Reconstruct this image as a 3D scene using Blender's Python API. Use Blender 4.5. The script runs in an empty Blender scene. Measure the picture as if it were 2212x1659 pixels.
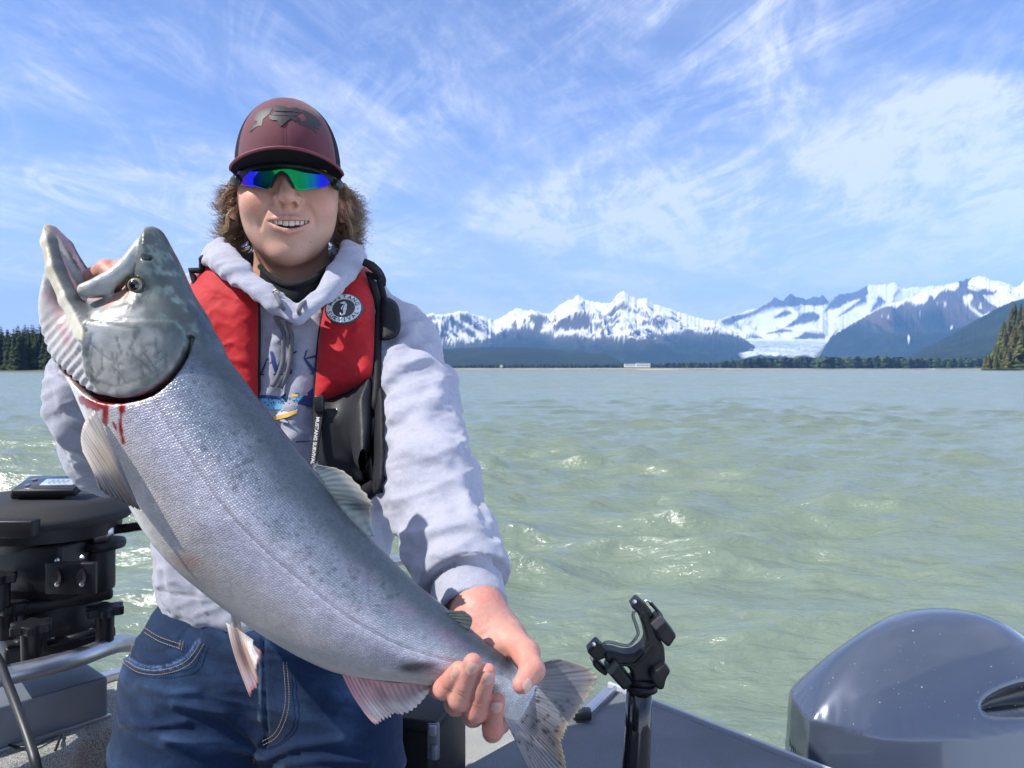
import bpy, bmesh, math, random
import numpy as np
from mathutils import Vector, Matrix

# ---------------------------------------------------------------- camera, sky, sun, exposure
SC = bpy.context.scene
COL = SC.collection
F, CX, YH, HC = 1663.0, 1106.0, 797.0, 1.75      # focal length, centre, horizon (in units of a 2212-wide frame), eye height
cam_d = bpy.data.cameras.new("camera"); cam = bpy.data.objects.new("camera", cam_d); COL.objects.link(cam)
cam.location = (0, 0, HC); cam.rotation_euler = (math.radians(90), 0, 0)
cam_d.sensor_width = 34.6; cam_d.lens = 34.6 * F / 2212.0
cam_d.shift_y = (YH - 829.5) / 2212.0
cam_d.clip_start = 0.05; cam_d.clip_end = 90000
cam_d.dof.use_dof = True; cam_d.dof.focus_distance = 0.95; cam_d.dof.aperture_fstop = 16.0
SC.camera = cam

SUN_DIR = Vector((-0.60, -0.26, 0.74)).normalized()
SUN_EL = math.asin(SUN_DIR.z); SUN_AZ = math.atan2(SUN_DIR.x, SUN_DIR.y)
W = bpy.data.worlds.new("World"); SC.world = W; W.use_nodes = True
SKY_STRENGTH = 0.092
def build_world():
    nt = W.node_tree; N = nt.nodes; L = nt.links; N.clear()
    out = N.new('ShaderNodeOutputWorld'); bg = N.new('ShaderNodeBackground'); bg.inputs[1].default_value = SKY_STRENGTH
    sky = N.new('ShaderNodeTexSky'); sky.sky_type = 'NISHITA'; sky.sun_disc = False
    sky.sun_elevation = SUN_EL; sky.sun_rotation = SUN_AZ; sky.altitude = 0
    sky.air_density = 1.0; sky.dust_density = 0.4; sky.ozone_density = 2.2
    tc = N.new('ShaderNodeTexCoord'); sep = N.new('ShaderNodeSeparateXYZ'); L.new(tc.outputs['Generated'], sep.inputs[0])
    def m(op, a, b=None, c=None, clamp=False):
        n = N.new('ShaderNodeMath'); n.operation = op; n.use_clamp = clamp
        for k, v in enumerate((a, b, c)):
            if v is None: continue
            if isinstance(v, (int, float)): n.inputs[k].default_value = v
            else: L.new(v, n.inputs[k])
        return n.outputs[0]
    zc = m('ADD', m('MAXIMUM', sep.outputs[2], 0.0), 0.10)
    px = m('DIVIDE', sep.outputs[0], zc); py = m('DIVIDE', sep.outputs[1], zc)
    cmb = N.new('ShaderNodeCombineXYZ'); L.new(px, cmb.inputs[0]); L.new(py, cmb.inputs[1])
    def noise(rot, scl, scale, detail, rough, dist, off=(0, 0, 0)):
        mp = N.new('ShaderNodeMapping'); mp.vector_type = 'TEXTURE'; mp.inputs['Rotation'].default_value = (0, 0, math.radians(rot))
        mp.inputs['Scale'].default_value = scl; mp.inputs['Location'].default_value = off
        L.new(cmb.outputs[0], mp.inputs[0])
        n = N.new('ShaderNodeTexNoise'); n.inputs['Scale'].default_value = scale; n.inputs['Detail'].default_value = detail
        n.inputs['Roughness'].default_value = rough; n.inputs['Distortion'].default_value = dist
        L.new(mp.outputs[0], n.inputs['Vector']); return n.outputs['Fac']
    def ramp(v, a, b):
        n = N.new('ShaderNodeMapRange'); n.interpolation_type = 'SMOOTHSTEP'
        n.inputs[1].default_value = a; n.inputs[2].default_value = b; L.new(v, n.inputs[0]); return n.outputs[0]
    big = ramp(noise(35, (1.5, 1, 1), 0.62, 4, 0.55, 0.8, (3.1, 1.2, 0)), 0.36, 0.60)      # broad sheets
    s1 = ramp(noise(72, (2.0, 0.62, 1), 1.25, 12, 0.68, 0.9, (0.4, 0, 0)), 0.40, 0.70)       # long streaks
    s2 = ramp(noise(112, (1.7, 0.7, 1), 2.4, 12, 0.72, 2.0, (5, 2, 0)), 0.42, 0.72)         # crossing fibres
    s3 = ramp(noise(5, (2.6, 0.8, 1), 1.0, 9, 0.62, 0.6, (2, 7, 0)), 0.42, 0.78)
    fine = ramp(noise(80, (2.1, 0.7, 1), 8.5, 10, 0.74, 1.2, (1, 9, 0)), 0.30, 0.80)
    fib = m('ADD', m('MULTIPLY', s1, 0.75), m('ADD', m('MULTIPLY', s2, 0.5), m('MULTIPLY', s3, 0.35)))
    cov = m('MULTIPLY', m('ADD', m('MULTIPLY', big, 1.25), 0.40), m('ADD', m('MULTIPLY', fib, m('ADD', m('MULTIPLY', fine, 0.75), 0.55)), 0.14))
    # thin veil that thickens towards the horizon
    veil = m('MULTIPLY', m('POWER', m('SUBTRACT', 1.0, m('MAXIMUM', sep.outputs[2], 0.0), clamp=True), 7.0), 0.25)
    cov = m('ADD', cov, veil, clamp=True)
    cov = m('MULTIPLY', cov, 0.82)
    tint = N.new('ShaderNodeMix'); tint.data_type = 'RGBA'; tint.blend_type = 'MULTIPLY'; tint.inputs[0].default_value = 1.0
    L.new(sky.outputs[0], tint.inputs[6]); tint.inputs[7].default_value = (0.75, 0.93, 1.38, 1)
    mix = N.new('ShaderNodeMix'); mix.data_type = 'RGBA'
    L.new(cov, mix.inputs[0]); L.new(tint.outputs[2], mix.inputs[6]); mix.inputs[7].default_value = (7.6, 7.9, 8.9, 1)
    hz = N.new('ShaderNodeMix'); hz.data_type = 'RGBA'; L.new(m('MULTIPLY', m('POWER', m('SUBTRACT', 1.0, m('MAXIMUM', sep.outputs[2], 0.0), clamp=True), 8.5), 0.88), hz.inputs[0])
    L.new(mix.outputs[2], hz.inputs[6]); hz.inputs[7].default_value = (10.8, 12.3, 14.6, 1)
    L.new(hz.outputs[2], bg.inputs[0]); L.new(bg.outputs[0], out.inputs[0])
build_world()
sun_d = bpy.data.lights.new("sun", 'SUN'); sun_d.energy = 5.0; sun_d.angle = math.radians(0.53); sun_d.color = (1.0, 0.955, 0.88)
sun = bpy.data.objects.new("sun", sun_d); COL.objects.link(sun); sun.location = (-5, -4, 12)
sun.rotation_euler = SUN_DIR.to_track_quat('Z', 'Y').to_euler()
SC.view_settings.view_transform = 'Standard'; SC.view_settings.look = 'None'
SC.view_settings.exposure = 0.55; SC.view_settings.gamma = 1.0; SC.view_settings.use_curve_mapping = False
SC.render.engine = 'CYCLES'
cy = SC.cycles
cy.use_denoising = True; cy.denoiser = 'OPENIMAGEDENOISE'; cy.max_bounces = 8; cy.diffuse_bounces = 3; cy.glossy_bounces = 4
cy.transmission_bounces = 4; cy.volume_bounces = 0; cy.transparent_max_bounces = 8; cy.sample_clamp_indirect = 6
cy.caustics_reflective = False; cy.caustics_refractive = False

# ---------------------------------------------------------------- helpers
def P(x, y, d):
    """place in the world seen at (x, y) of the 2212-wide frame, d metres away"""
    return np.array(((x - CX) / F * d, d, HC + (YH - y) / F * d))
def PV(x, y, d): return Vector(P(x, y, d))
def proj(p): return CX + p[:, 0] / p[:, 1] * F, YH - (p[:, 2] - HC) / p[:, 1] * F

def tag(o, label=None, cat=None, group=None, kind=None):
    if label: o['label'] = label
    if cat: o['category'] = cat
    if group: o['group'] = group
    if kind: o['kind'] = kind
    return o
def empty(name, loc=(0, 0, 0), label=None, cat=None, group=None):
    o = bpy.data.objects.new(name, None); COL.objects.link(o); o.location = loc; o.empty_display_size = 0.1
    return tag(o, label, cat, group)
def link(name, me, mat=None, parent=None, smooth=True):
    if mat is not None: me.materials.append(mat)
    if smooth: me.polygons.foreach_set('use_smooth', [True] * len(me.polygons))
    o = bpy.data.objects.new(name, me); COL.objects.link(o)
    if parent is not None:
        o.parent = parent
        # world coordinates were given: take the parent's offset out
        M = Matrix.Identity(4); q = parent
        while q is not None: M = Matrix.Translation(q.location) @ M; q = q.parent
        o.location = (0, 0, 0)
        me.transform(Matrix.Translation(-M.to_translation()))
    return o
def np_mesh(name, v, f, mat=None, parent=None, col=None, attrs=None, smooth=True):
    """v (N,3), f (M,4) or (M,3) numpy"""
    v = np.asarray(v, np.float32); f = np.asarray(f, np.int32)
    me = bpy.data.meshes.new(name); k = f.shape[1]
    me.vertices.add(len(v)); me.vertices.foreach_set('co', v.ravel())
    me.loops.add(f.size); me.loops.foreach_set('vertex_index', f.ravel())
    me.polygons.add(len(f)); me.polygons.foreach_set('loop_start', np.arange(0, f.size, k, dtype=np.int32))
    me.polygons.foreach_set('loop_total', np.full(len(f), k, np.int32))
    me.update(calc_edges=True)
    if col is not None:
        c = np.ones((len(v), 4), np.float32); c[:, :3] = col
        a = me.color_attributes.new('Col', 'FLOAT_COLOR', 'POINT'); a.data.foreach_set('color', c.ravel())
    for an, av in (attrs or {}).items():
        if av.ndim == 1:
            a = me.attributes.new(an, 'FLOAT', 'POINT'); a.data.foreach_set('value', av.astype(np.float32))
        else:
            a = me.attributes.new(an, 'FLOAT_VECTOR', 'POINT'); a.data.foreach_set('vector', av.astype(np.float32).ravel())
    return link(name, me, mat, parent, smooth)

# ---- value noise
def _h(ix, iy, iz, s):
    n = (ix * 374761393 + iy * 668265263 + iz * 2147483647 + s * 1274126177) & 0xffffffff
    n = ((n ^ (n >> 13)) * 1274126177) & 0xffffffff
    n = ((n ^ (n >> 16)) * 2246822519) & 0xffffffff
    return ((n ^ (n >> 15)) & 0xffffff) / float(0xffffff)
def vn(p, s=0):
    p = np.asarray(p, np.float64); i = np.floor(p).astype(np.int64); f = p - i; u = f * f * f * (f * (f * 6 - 15) + 10)
    x, y, z = i[:, 0], i[:, 1], i[:, 2] * 31; r = 0
    zz = [z, (i[:, 2] + 1) * 31]
    for a in (0, 1):
        wa = u[:, 0] if a else 1 - u[:, 0]
        for b in (0, 1):
            wb = u[:, 1] if b else 1 - u[:, 1]
            for c in (0, 1):
                wc = u[:, 2] if c else 1 - u[:, 2]
                r = r + _h(x + a, y + b, zz[c], s) * wa * wb * wc
    return r * 2 - 1
def fbm(p, oct=4, s=0, gain=0.5, lac=2.03):
    r = 0; a = 1; t = 0; p = np.asarray(p, np.float64)
    for k in range(oct): r = r + a * vn(p, s + k * 17); t += a; a *= gain; p = p * lac + 5.3
    return r / t
def ridged(p, oct=5, s=0, gain=0.5, lac=2.03):
    r = 0; a = 1; t = 0; p = np.asarray(p, np.float64)
    for k in range(oct): r = r + a * (1 - np.abs(vn(p, s + k * 17)) * 2); t += a; a *= gain; p = p * lac + 5.3
    return r / t
def ss(a, b, x): t = np.clip((x - a) / (b - a), 0, 1); return t * t * (3 - 2 * t)
def lerp(a, b, t):
    t = np.asarray(t)[:, None] if np.ndim(t) == 1 else t
    return np.asarray(a) * (1 - t) + np.asarray(b) * t

# ---- signed distance pieces (all take (N,3) points)
def dot(a, b): return (a * b).sum(1)
def sd_sphere(p, c, r): return np.linalg.norm(p - np.asarray(c), axis=1) - r
def sd_ell(p, c, r, R=None):
    q = p - np.asarray(c)
    if R is not None: q = q @ R
    r = np.asarray(r, float)
    k0 = np.linalg.norm(q / r, axis=1); k1 = np.linalg.norm(q / (r * r), axis=1)
    return k0 * (k0 - 1) / np.maximum(k1, 1e-9)
def sd_cap(p, a, b, ra, rb=None):
    rb = ra if rb is None else rb
    a = np.asarray(a, float); b = np.asarray(b, float); ba = b - a
    h = np.clip(((p - a) @ ba) / max(ba @ ba, 1e-12), 0, 1)
    return np.linalg.norm(p - a - h[:, None] * ba, axis=1) - (ra + (rb - ra) * h)
def sd_chain(p, pts, rs, k=0.0):
    d = None
    for i in range(len(pts) - 1):
        e = sd_cap(p, pts[i], pts[i + 1], rs[i], rs[i + 1])
        d = e if d is None else (smin(d, e, k) if k else np.minimum(d, e))
    return d
def sd_box(p, c, h, r=0.0, R=None):
    q = p - np.asarray(c)
    if R is not None: q = q @ R
    q = np.abs(q) - (np.asarray(h, float) - r)
    return np.linalg.norm(np.maximum(q, 0), axis=1) + np.minimum(q.max(1), 0) - r
def smin(a, b, k):
    h = np.maximum(k - np.abs(a - b), 0) / k
    return np.minimum(a, b) - h * h * k * 0.25
def smax(a, b, k): return -smin(-a, -b, k)
def culled(fn, lo, hi, m=.03):
    lo, hi = np.minimum(lo, hi), np.maximum(lo, hi)
    def g(p):
        d = np.linalg.norm(np.maximum(np.maximum(lo - p, p - hi), 0), axis=1); near = d < m
        if near.any(): d[near] = fn(p[near])
        return d
    return g
def poly_sd(x, y, pts):
    """signed distance to a closed 2-D outline, negative inside"""
    pts = np.asarray(pts, float); n = len(pts)
    d = np.full(len(x), 1e18); ins = np.zeros(len(x), bool)
    for i in range(n):
        ax, ay = pts[i]; bx, by = pts[(i + 1) % n]
        ex, ey = bx - ax, by - ay; wx, wy = x - ax, y - ay
        t = np.clip((wx * ex + wy * ey) / max(ex * ex + ey * ey, 1e-12), 0, 1)
        dx, dy = wx - ex * t, wy - ey * t
        d = np.minimum(d, dx * dx + dy * dy)
        if ay != by:
            c = (ay > y) != (by > y)
            ins ^= c & (x < (bx - ax) * (y - ay) / (by - ay) + ax)
    return np.sqrt(d) * np.where(ins, -1, 1)
def line_sd(x, y, pts):
    pts = np.asarray(pts, float); d = np.full(len(x), 1e18)
    for i in range(len(pts) - 1):
        ax, ay = pts[i]; bx, by = pts[i + 1]; ex, ey = bx - ax, by - ay; wx, wy = x - ax, y - ay
        t = np.clip((wx * ex + wy * ey) / max(ex * ex + ey * ey, 1e-12), 0, 1)
        d = np.minimum(d, (wx - ex * t) ** 2 + (wy - ey * t) ** 2)
    return np.sqrt(d)
def crom(pts, n=8, closed=False):
    """smooth curve through the points"""
    P_ = [np.asarray(q, float) for q in pts]; out = []; m_ = len(P_); rng = range(m_ if closed else m_ - 1)
    for i in rng:
        if closed: a, b, c, d = P_[i - 1], P_[i], P_[(i + 1) % m_], P_[(i + 2) % m_]
        else: a, b, c, d = P_[max(i - 1, 0)], P_[i], P_[i + 1], P_[min(i + 2, m_ - 1)]
        for k in range(n):
            t = k / n
            out.append(0.5 * ((2 * b) + (c - a) * t + (2 * a - 5 * b + 4 * c - d) * t * t + (3 * b - 3 * c + d - a) * t ** 3))
    if not closed: out.append(P_[-1])
    return np.array(out)

def surface(f, xs, ys, zs, B=12, slack=1.35, pad=0.0):
    """mesh of f = 0 on a rectilinear lattice (surface nets), only the blocks near the surface are looked at"""
    xs, ys, zs = (np.asarray(a, float) for a in (xs, ys, zs))
    def ext(a):
        n = (len(a) - 1 + B - 1) // B * B + 1; e = n - len(a)
        return np.concatenate([a, a[-1] + (a[-1] - a[-2]) * np.arange(1, e + 1)]) if e else a
    xs, ys, zs = ext(xs), ext(ys), ext(zs)
    nx, ny, nz = len(xs), len(ys), len(zs); bx, by, bz = (nx - 1) // B, (ny - 1) // B, (nz - 1) // B
    I, J, K = np.meshgrid(np.arange(bx), np.arange(by), np.arange(bz), indexing='ij'); I, J, K = I.ravel(), J.ravel(), K.ravel()
    lo = np.stack([xs[I * B], ys[J * B], zs[K * B]], 1); hi = np.stack([xs[I * B + B], ys[J * B + B], zs[K * B + B]], 1)
    c = (lo + hi) / 2; hd = np.linalg.norm(hi - lo, axis=1) / 2
    act = np.abs(f(c)) < hd * slack + pad
    I, J, K = I[act], J[act], K[act]
    o = np.arange(B + 1); oi, oj, ok = np.meshgrid(o, o, o, indexing='ij')
    vals = np.empty((len(I), B + 1, B + 1, B + 1), np.float32)
    step = max(1, 600000 // (B + 1) ** 3)
    for s in range(0, len(I), step):
        ii, jj, kk = I[s:s + step], J[s:s + step], K[s:s + step]
        p = np.stack([xs[ii[:, None, None, None] * B + oi], ys[jj[:, None, None, None] * B + oj], zs[kk[:, None, None, None] * B + ok]], -1)
        vals[s:s + step] = f(p.reshape(-1, 3)).reshape(len(ii), B + 1, B + 1, B + 1)
    neg = vals < 0
    cnt = sum(neg[:, a:a + B, b:b + B, c_:c_ + B].astype(np.int8) for a in (0, 1) for b in (0, 1) for c_ in (0, 1))
    q = np.nonzero((cnt > 0) & (cnt < 8)); b_, ci, cj, ck = q
    gi, gj, gk = I[b_] * B + ci, J[b_] * B + cj, K[b_] * B + ck
    NID = lambda a, b, c_: (a * ny + b) * nz + c_
    ids = NID(gi, gj, gk)
    order = np.argsort(ids); ids_s = ids[order]
    V = np.zeros((len(ids), 3)); C = np.zeros(len(ids))
    corner = lambda a, b, c_: vals[b_, ci + a, cj + b, ck + c_]
    for ax in range(3):
        for u in (0, 1):
            for w in (0, 1):
                a0 = [0, 0, 0]; oth = [k for k in range(3) if k != ax]; a0[oth[0]] = u; a0[oth[1]] = w
                a1 = list(a0); a1[ax] = 1
                v0, v1 = corner(*a0), corner(*a1); m_ = (v0 < 0) != (v1 < 0)
                t = np.where(m_, v0 / np.where(m_, v0 - v1, 1), 0)
                pos = np.stack([a0[0] + (t if ax == 0 else 0) + np.zeros(len(t)), a0[1] + (t if ax == 1 else 0) + np.zeros(len(t)), a0[2] + (t if ax == 2 else 0) + np.zeros(len(t))], 1)
                V += pos * m_[:, None]; C += m_
    V /= C[:, None]
    X = np.stack([xs[gi] + V[:, 0] * (xs[gi + 1] - xs[gi]), ys[gj] + V[:, 1] * (ys[gj + 1] - ys[gj]), zs[gk] + V[:, 2] * (zs[gk + 1] - zs[gk])], 1)[order]
    faces = []
    for ax in range(3):
        sl0 = [slice(0, B)] * 3; sl1 = [slice(0, B)] * 3; sl1[ax] = slice(1, B + 1)
        n0 = neg[(slice(None),) + tuple(sl0)]; n1 = neg[(slice(None),) + tuple(sl1)]
        b2, i2, j2, k2 = np.nonzero(n0 != n1); fl = n0[b2, i2, j2, k2]
        g = [I[b2] * B + i2, J[b2] * B + j2, K[b2] * B + k2]
        u, w = (ax + 1) % 3, (ax + 2) % 3; quad = []
        for du, dw in ((0, 0), (1, 0), (1, 1), (0, 1)):
            h = [a.copy() for a in g]; h[u] = h[u] - du; h[w] = h[w] - dw
            idn = NID(*h); ps = np.searchsorted(ids_s, idn); ps = np.minimum(ps, len(ids_s) - 1)
            quad.append(np.where(ids_s[ps] == idn, ps, -1))
        quad = np.stack(quad, 1); okq = (quad >= 0).all(1); quad = quad[okq]; fl = fl[okq]
        quad[~fl] = quad[~fl][:, ::-1]
        faces.append(quad)
    return X, np.concatenate(faces)
def axis(*segs):
    """axis((a, b, step), ...) -> lattice with different steps"""
    out = []
    for a, b, s in segs:
        n = max(1, int(round((b - a) / s))); out += list(np.linspace(a, b, n, endpoint=False))
    out.append(segs[-1][1]); return np.array(out)
def cast(f, px, py, d0, d1, n=70):
    """distance at which the sight line through (px, py) meets f = 0"""
    px = np.asarray(px, float); py = np.asarray(py, float)
    ray = lambda d: np.stack([(px - CX) / F * d, d, HC + (YH - py) / F * d], 1)
    d = np.full(len(px), d0); hit = np.zeros(len(px), bool); lo = d.copy(); hi = d.copy()
    for k in range(n):
        dn = np.full(len(px), d0 + (d1 - d0) * (k + 1) / n); v = f(ray(dn)) < 0
        new = v & ~hit; lo[new] = dn[new] - (d1 - d0) / n; hi[new] = dn[new]; hit |= v
    for k in range(12):
        mid = (lo + hi) / 2; v = f(ray(mid)) < 0; hi = np.where(v, mid, hi); lo = np.where(v, lo, mid)
    return np.where(hit, hi, np.nan)
def tube(pts, r, n=8, cap=True):
    """tube along a curve; returns v, f"""
    pts = np.asarray(pts, float); m_ = len(pts); r = np.broadcast_to(np.asarray(r, float), (m_,))
    t = np.gradient(pts, axis=0); t /= np.linalg.norm(t, axis=1)[:, None] + 1e-12
    u = np.zeros_like(pts); up = np.array((0.13, 0.2, 0.97)) if abs(t[0] @ np.array((0.13, 0.2, 0.97))) < 0.9 else np.array((1.0, 0, 0))
    u[0] = np.cross(t[0], up); u[0] /= np.linalg.norm(u[0])
    for i in range(1, m_):
        q = u[i - 1] - t[i] * (u[i - 1] @ t[i]); u[i] = q / (np.linalg.norm(q) + 1e-12)
    w = np.cross(t, u); a = np.arange(n) / n * 2 * math.pi
    v = pts[:, None] + r[:, None, None] * (u[:, None] * np.cos(a)[None, :, None] + w[:, None] * np.sin(a)[None, :, None])
    f = []
    i, j = np.meshgrid(np.arange(m_ - 1), np.arange(n), indexing='ij'); i, j = i.ravel(), j.ravel(); j2 = (j + 1) % n
    f = np.stack([i * n + j, i * n + j2, (i + 1) * n + j2, (i + 1) * n + j], 1)
    v = v.reshape(-1, 3)
    if cap:
        v = np.vstack([v, pts[0], pts[-1]]); a_, b_ = len(v) - 2, len(v) - 1
        jj = np.arange(n); c0 = np.stack([np.full(n, a_), (jj + 1) % n, jj, jj], 1); c1 = np.stack([np.full(n, b_), (m_ - 1) * n + jj, (m_ - 1) * n + (jj + 1) % n, (m_ - 1) * n + (jj + 1) % n], 1)
        f = np.vstack([f, tri4(c0), tri4(c1)])
    return v, f
def tri4(f): return f
def clean(me):
    me.validate(verbose=False); return me
def join_vf(parts):
    V, Fc, o = [], [], 0
    for v, f in parts: V.append(v); Fc.append(f + o); o += len(v)
    return np.vstack(V), np.vstack(Fc)
def tube_obj(name, pts, r, mat, parent, n=8, smooth_n=0):
    if smooth_n: pts = crom(pts, smooth_n)
    v, f = tube(pts, r, n, cap=False); o = np_mesh(name, v, f, mat, parent)
    bm = bmesh.new(); bm.from_mesh(o.data); bmesh.ops.holes_fill(bm, edges=[e for e in bm.edges if e.is_boundary]); bm.to_mesh(o.data); bm.free()
    o.data.polygons.foreach_set('use_smooth', [len(p_.vertices) == 4 for p_ in o.data.polygons])
    return o
def box_obj(name, c, h, mat, parent, bev=0.002, R=None, seg=2):
    bm = bmesh.new(); bmesh.ops.create_cube(bm, size=1.0)
    for v in bm.verts: v.co = Vector((v.co.x * 2 * h[0], v.co.y * 2 * h[1], v.co.z * 2 * h[2]))
    if bev: bmesh.ops.bevel(bm, geom=bm.edges[:], offset=bev, segments=seg, affect='EDGES', profile=0.5)
    M = Matrix.Translation(Vector(c)) @ (R.to_4x4() if R is not None else Matrix.Identity(4))
    bm.transform(M); me = bpy.data.meshes.new(name); bm.to_mesh(me); bm.free()
    return link(name, me, mat, parent, smooth=bool(bev))
def prism_obj(name, pts2, frame, t0, t1, mat, parent, bev=0.0):
    """outline in the plane of frame (Matrix) pushed from t0 to t1 along its local z"""
    bm = bmesh.new(); a = [bm.verts.new((x, y, t0)) for x, y in pts2]; b = [bm.verts.new((x, y, t1)) for x, y in pts2]; n = len(pts2)
    bm.faces.new(a[::-1]); bm.faces.new(b)
    for i in range(n): bm.faces.new((a[i], a[(i + 1) % n], b[(i + 1) % n], b[i]))
    bmesh.ops.recalc_face_normals(bm, faces=bm.faces[:])
    if bev: bmesh.ops.bevel(bm, geom=bm.edges[:], offset=bev, segments=2, affect='EDGES', profile=0.5)
    bm.transform(frame); me = bpy.data.meshes.new(name); bm.to_mesh(me); bm.free()
    return link(name, me, mat, parent, smooth=False)
def lathe_obj(name, prof, M, mat, parent, n=32):
    """prof: list of (r, z) turned about the local z of M"""
    v = []; m_ = len(prof); a = np.arange(n) / n * 2 * math.pi
    for r, z in prof: v.append(np.stack([r * np.cos(a), r * np.sin(a), np.full(n, z)], 1))
    v = np.vstack(v); i, j = np.meshgrid(np.arange(m_ - 1), np.arange(n), indexing='ij'); i, j = i.ravel(), j.ravel(); j2 = (j + 1) % n
    f = np.stack([i * n + j, i * n + j2, (i + 1) * n + j2, (i + 1) * n + j], 1)
    Mn = np.array(M); v = v @ Mn[:3, :3].T + Mn[:3, 3]
    o = np_mesh(name, v, f, mat, parent)
    bm = bmesh.new(); bm.from_mesh(o.data); bmesh.ops.holes_fill(bm, edges=[e for e in bm.edges if e.is_boundary]); bm.normal_update()
    for e in bm.edges:
        if len(e.link_faces) == 2 and e.calc_face_angle(0) > 0.7: e.smooth = False
    bm.to_mesh(o.data); bm.free(); return o

# ---- materials
def mat(name, color=(0.5, 0.5, 0.5), rough=0.5, metal=0.0, attr=None, noise=None, bump=None, coat=0.0, sss=None, spec=0.5, sheen=0.0, mult=None, aniso=None, coords='Object', trans=0.0):
    """noise=(scale, amount[, detail]): brightness mottling; bump=(scale, strength, distance)"""
    m = bpy.data.materials.new(name); m.use_nodes = True; nt = m.node_tree; N, L = nt.nodes, nt.links
    b = N['Principled BSDF']; b.inputs['Base Color'].default_value = (*color, 1); b.inputs['Roughness'].default_value = rough
    b.inputs['Metallic'].default_value = metal; b.inputs['Specular IOR Level'].default_value = spec
    b.inputs['Coat Weight'].default_value = coat; b.inputs['Coat Roughness'].default_value = 0.06
    b.inputs['Sheen Weight'].default_value = sheen
    tc = N.new('ShaderNodeTexCoord').outputs[coords]; src = None
    if attr: a = N.new('ShaderNodeAttribute'); a.attribute_name = attr; src = a.outputs['Color']
    if noise:
        n = N.new('ShaderNodeTexNoise'); n.inputs['Scale'].default_value = noise[0]; n.inputs['Detail'].default_value = noise[2] if len(noise) > 2 else 4
        n.inputs['Roughness'].default_value = 0.65; L.new(tc, n.inputs['Vector'])
        mr = N.new('ShaderNodeMapRange'); mr.inputs[1].default_value = 0.25; mr.inputs[2].default_value = 0.75
        mr.inputs[3].default_value = 1 - noise[1]; mr.inputs[4].default_value = 1 + noise[1]; L.new(n.outputs['Fac'], mr.inputs[0])
        mx = N.new('ShaderNodeMix'); mx.data_type = 'RGBA'; mx.blend_type = 'MULTIPLY'; mx.inputs[0].default_value = 1
        if src: L.new(src, mx.inputs[6])
        else: mx.inputs[6].default_value = (*color, 1)
        L.new(mr.outputs[0], mx.inputs[7]); src = mx.outputs[2]
    if src: L.new(src, b.inputs['Base Color'])
    if bump:
        hs = None
        for (sc_, st_, ds_) in (bump if isinstance(bump[0], (tuple, list)) else (bump,)):
            n = N.new('ShaderNodeTexNoise'); n.inputs['Scale'].default_value = sc_; n.inputs['Detail'].default_value = 5; L.new(tc, n.inputs['Vector'])
            bp = N.new('ShaderNodeBump'); bp.inputs['Strength'].default_value = st_; bp.inputs['Distance'].default_value = ds_; L.new(n.outputs['Fac'], bp.inputs['Height'])
            if hs: L.new(hs, bp.inputs['Normal'])
            hs = bp.outputs[0]
        L.new(hs, b.inputs['Normal'])
    if sss: b.inputs['Subsurface Weight'].default_value = sss[0]; b.inputs['Subsurface Radius'].default_value = sss[1]; b.inputs['Subsurface Scale'].default_value = sss[2]
    return m
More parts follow.
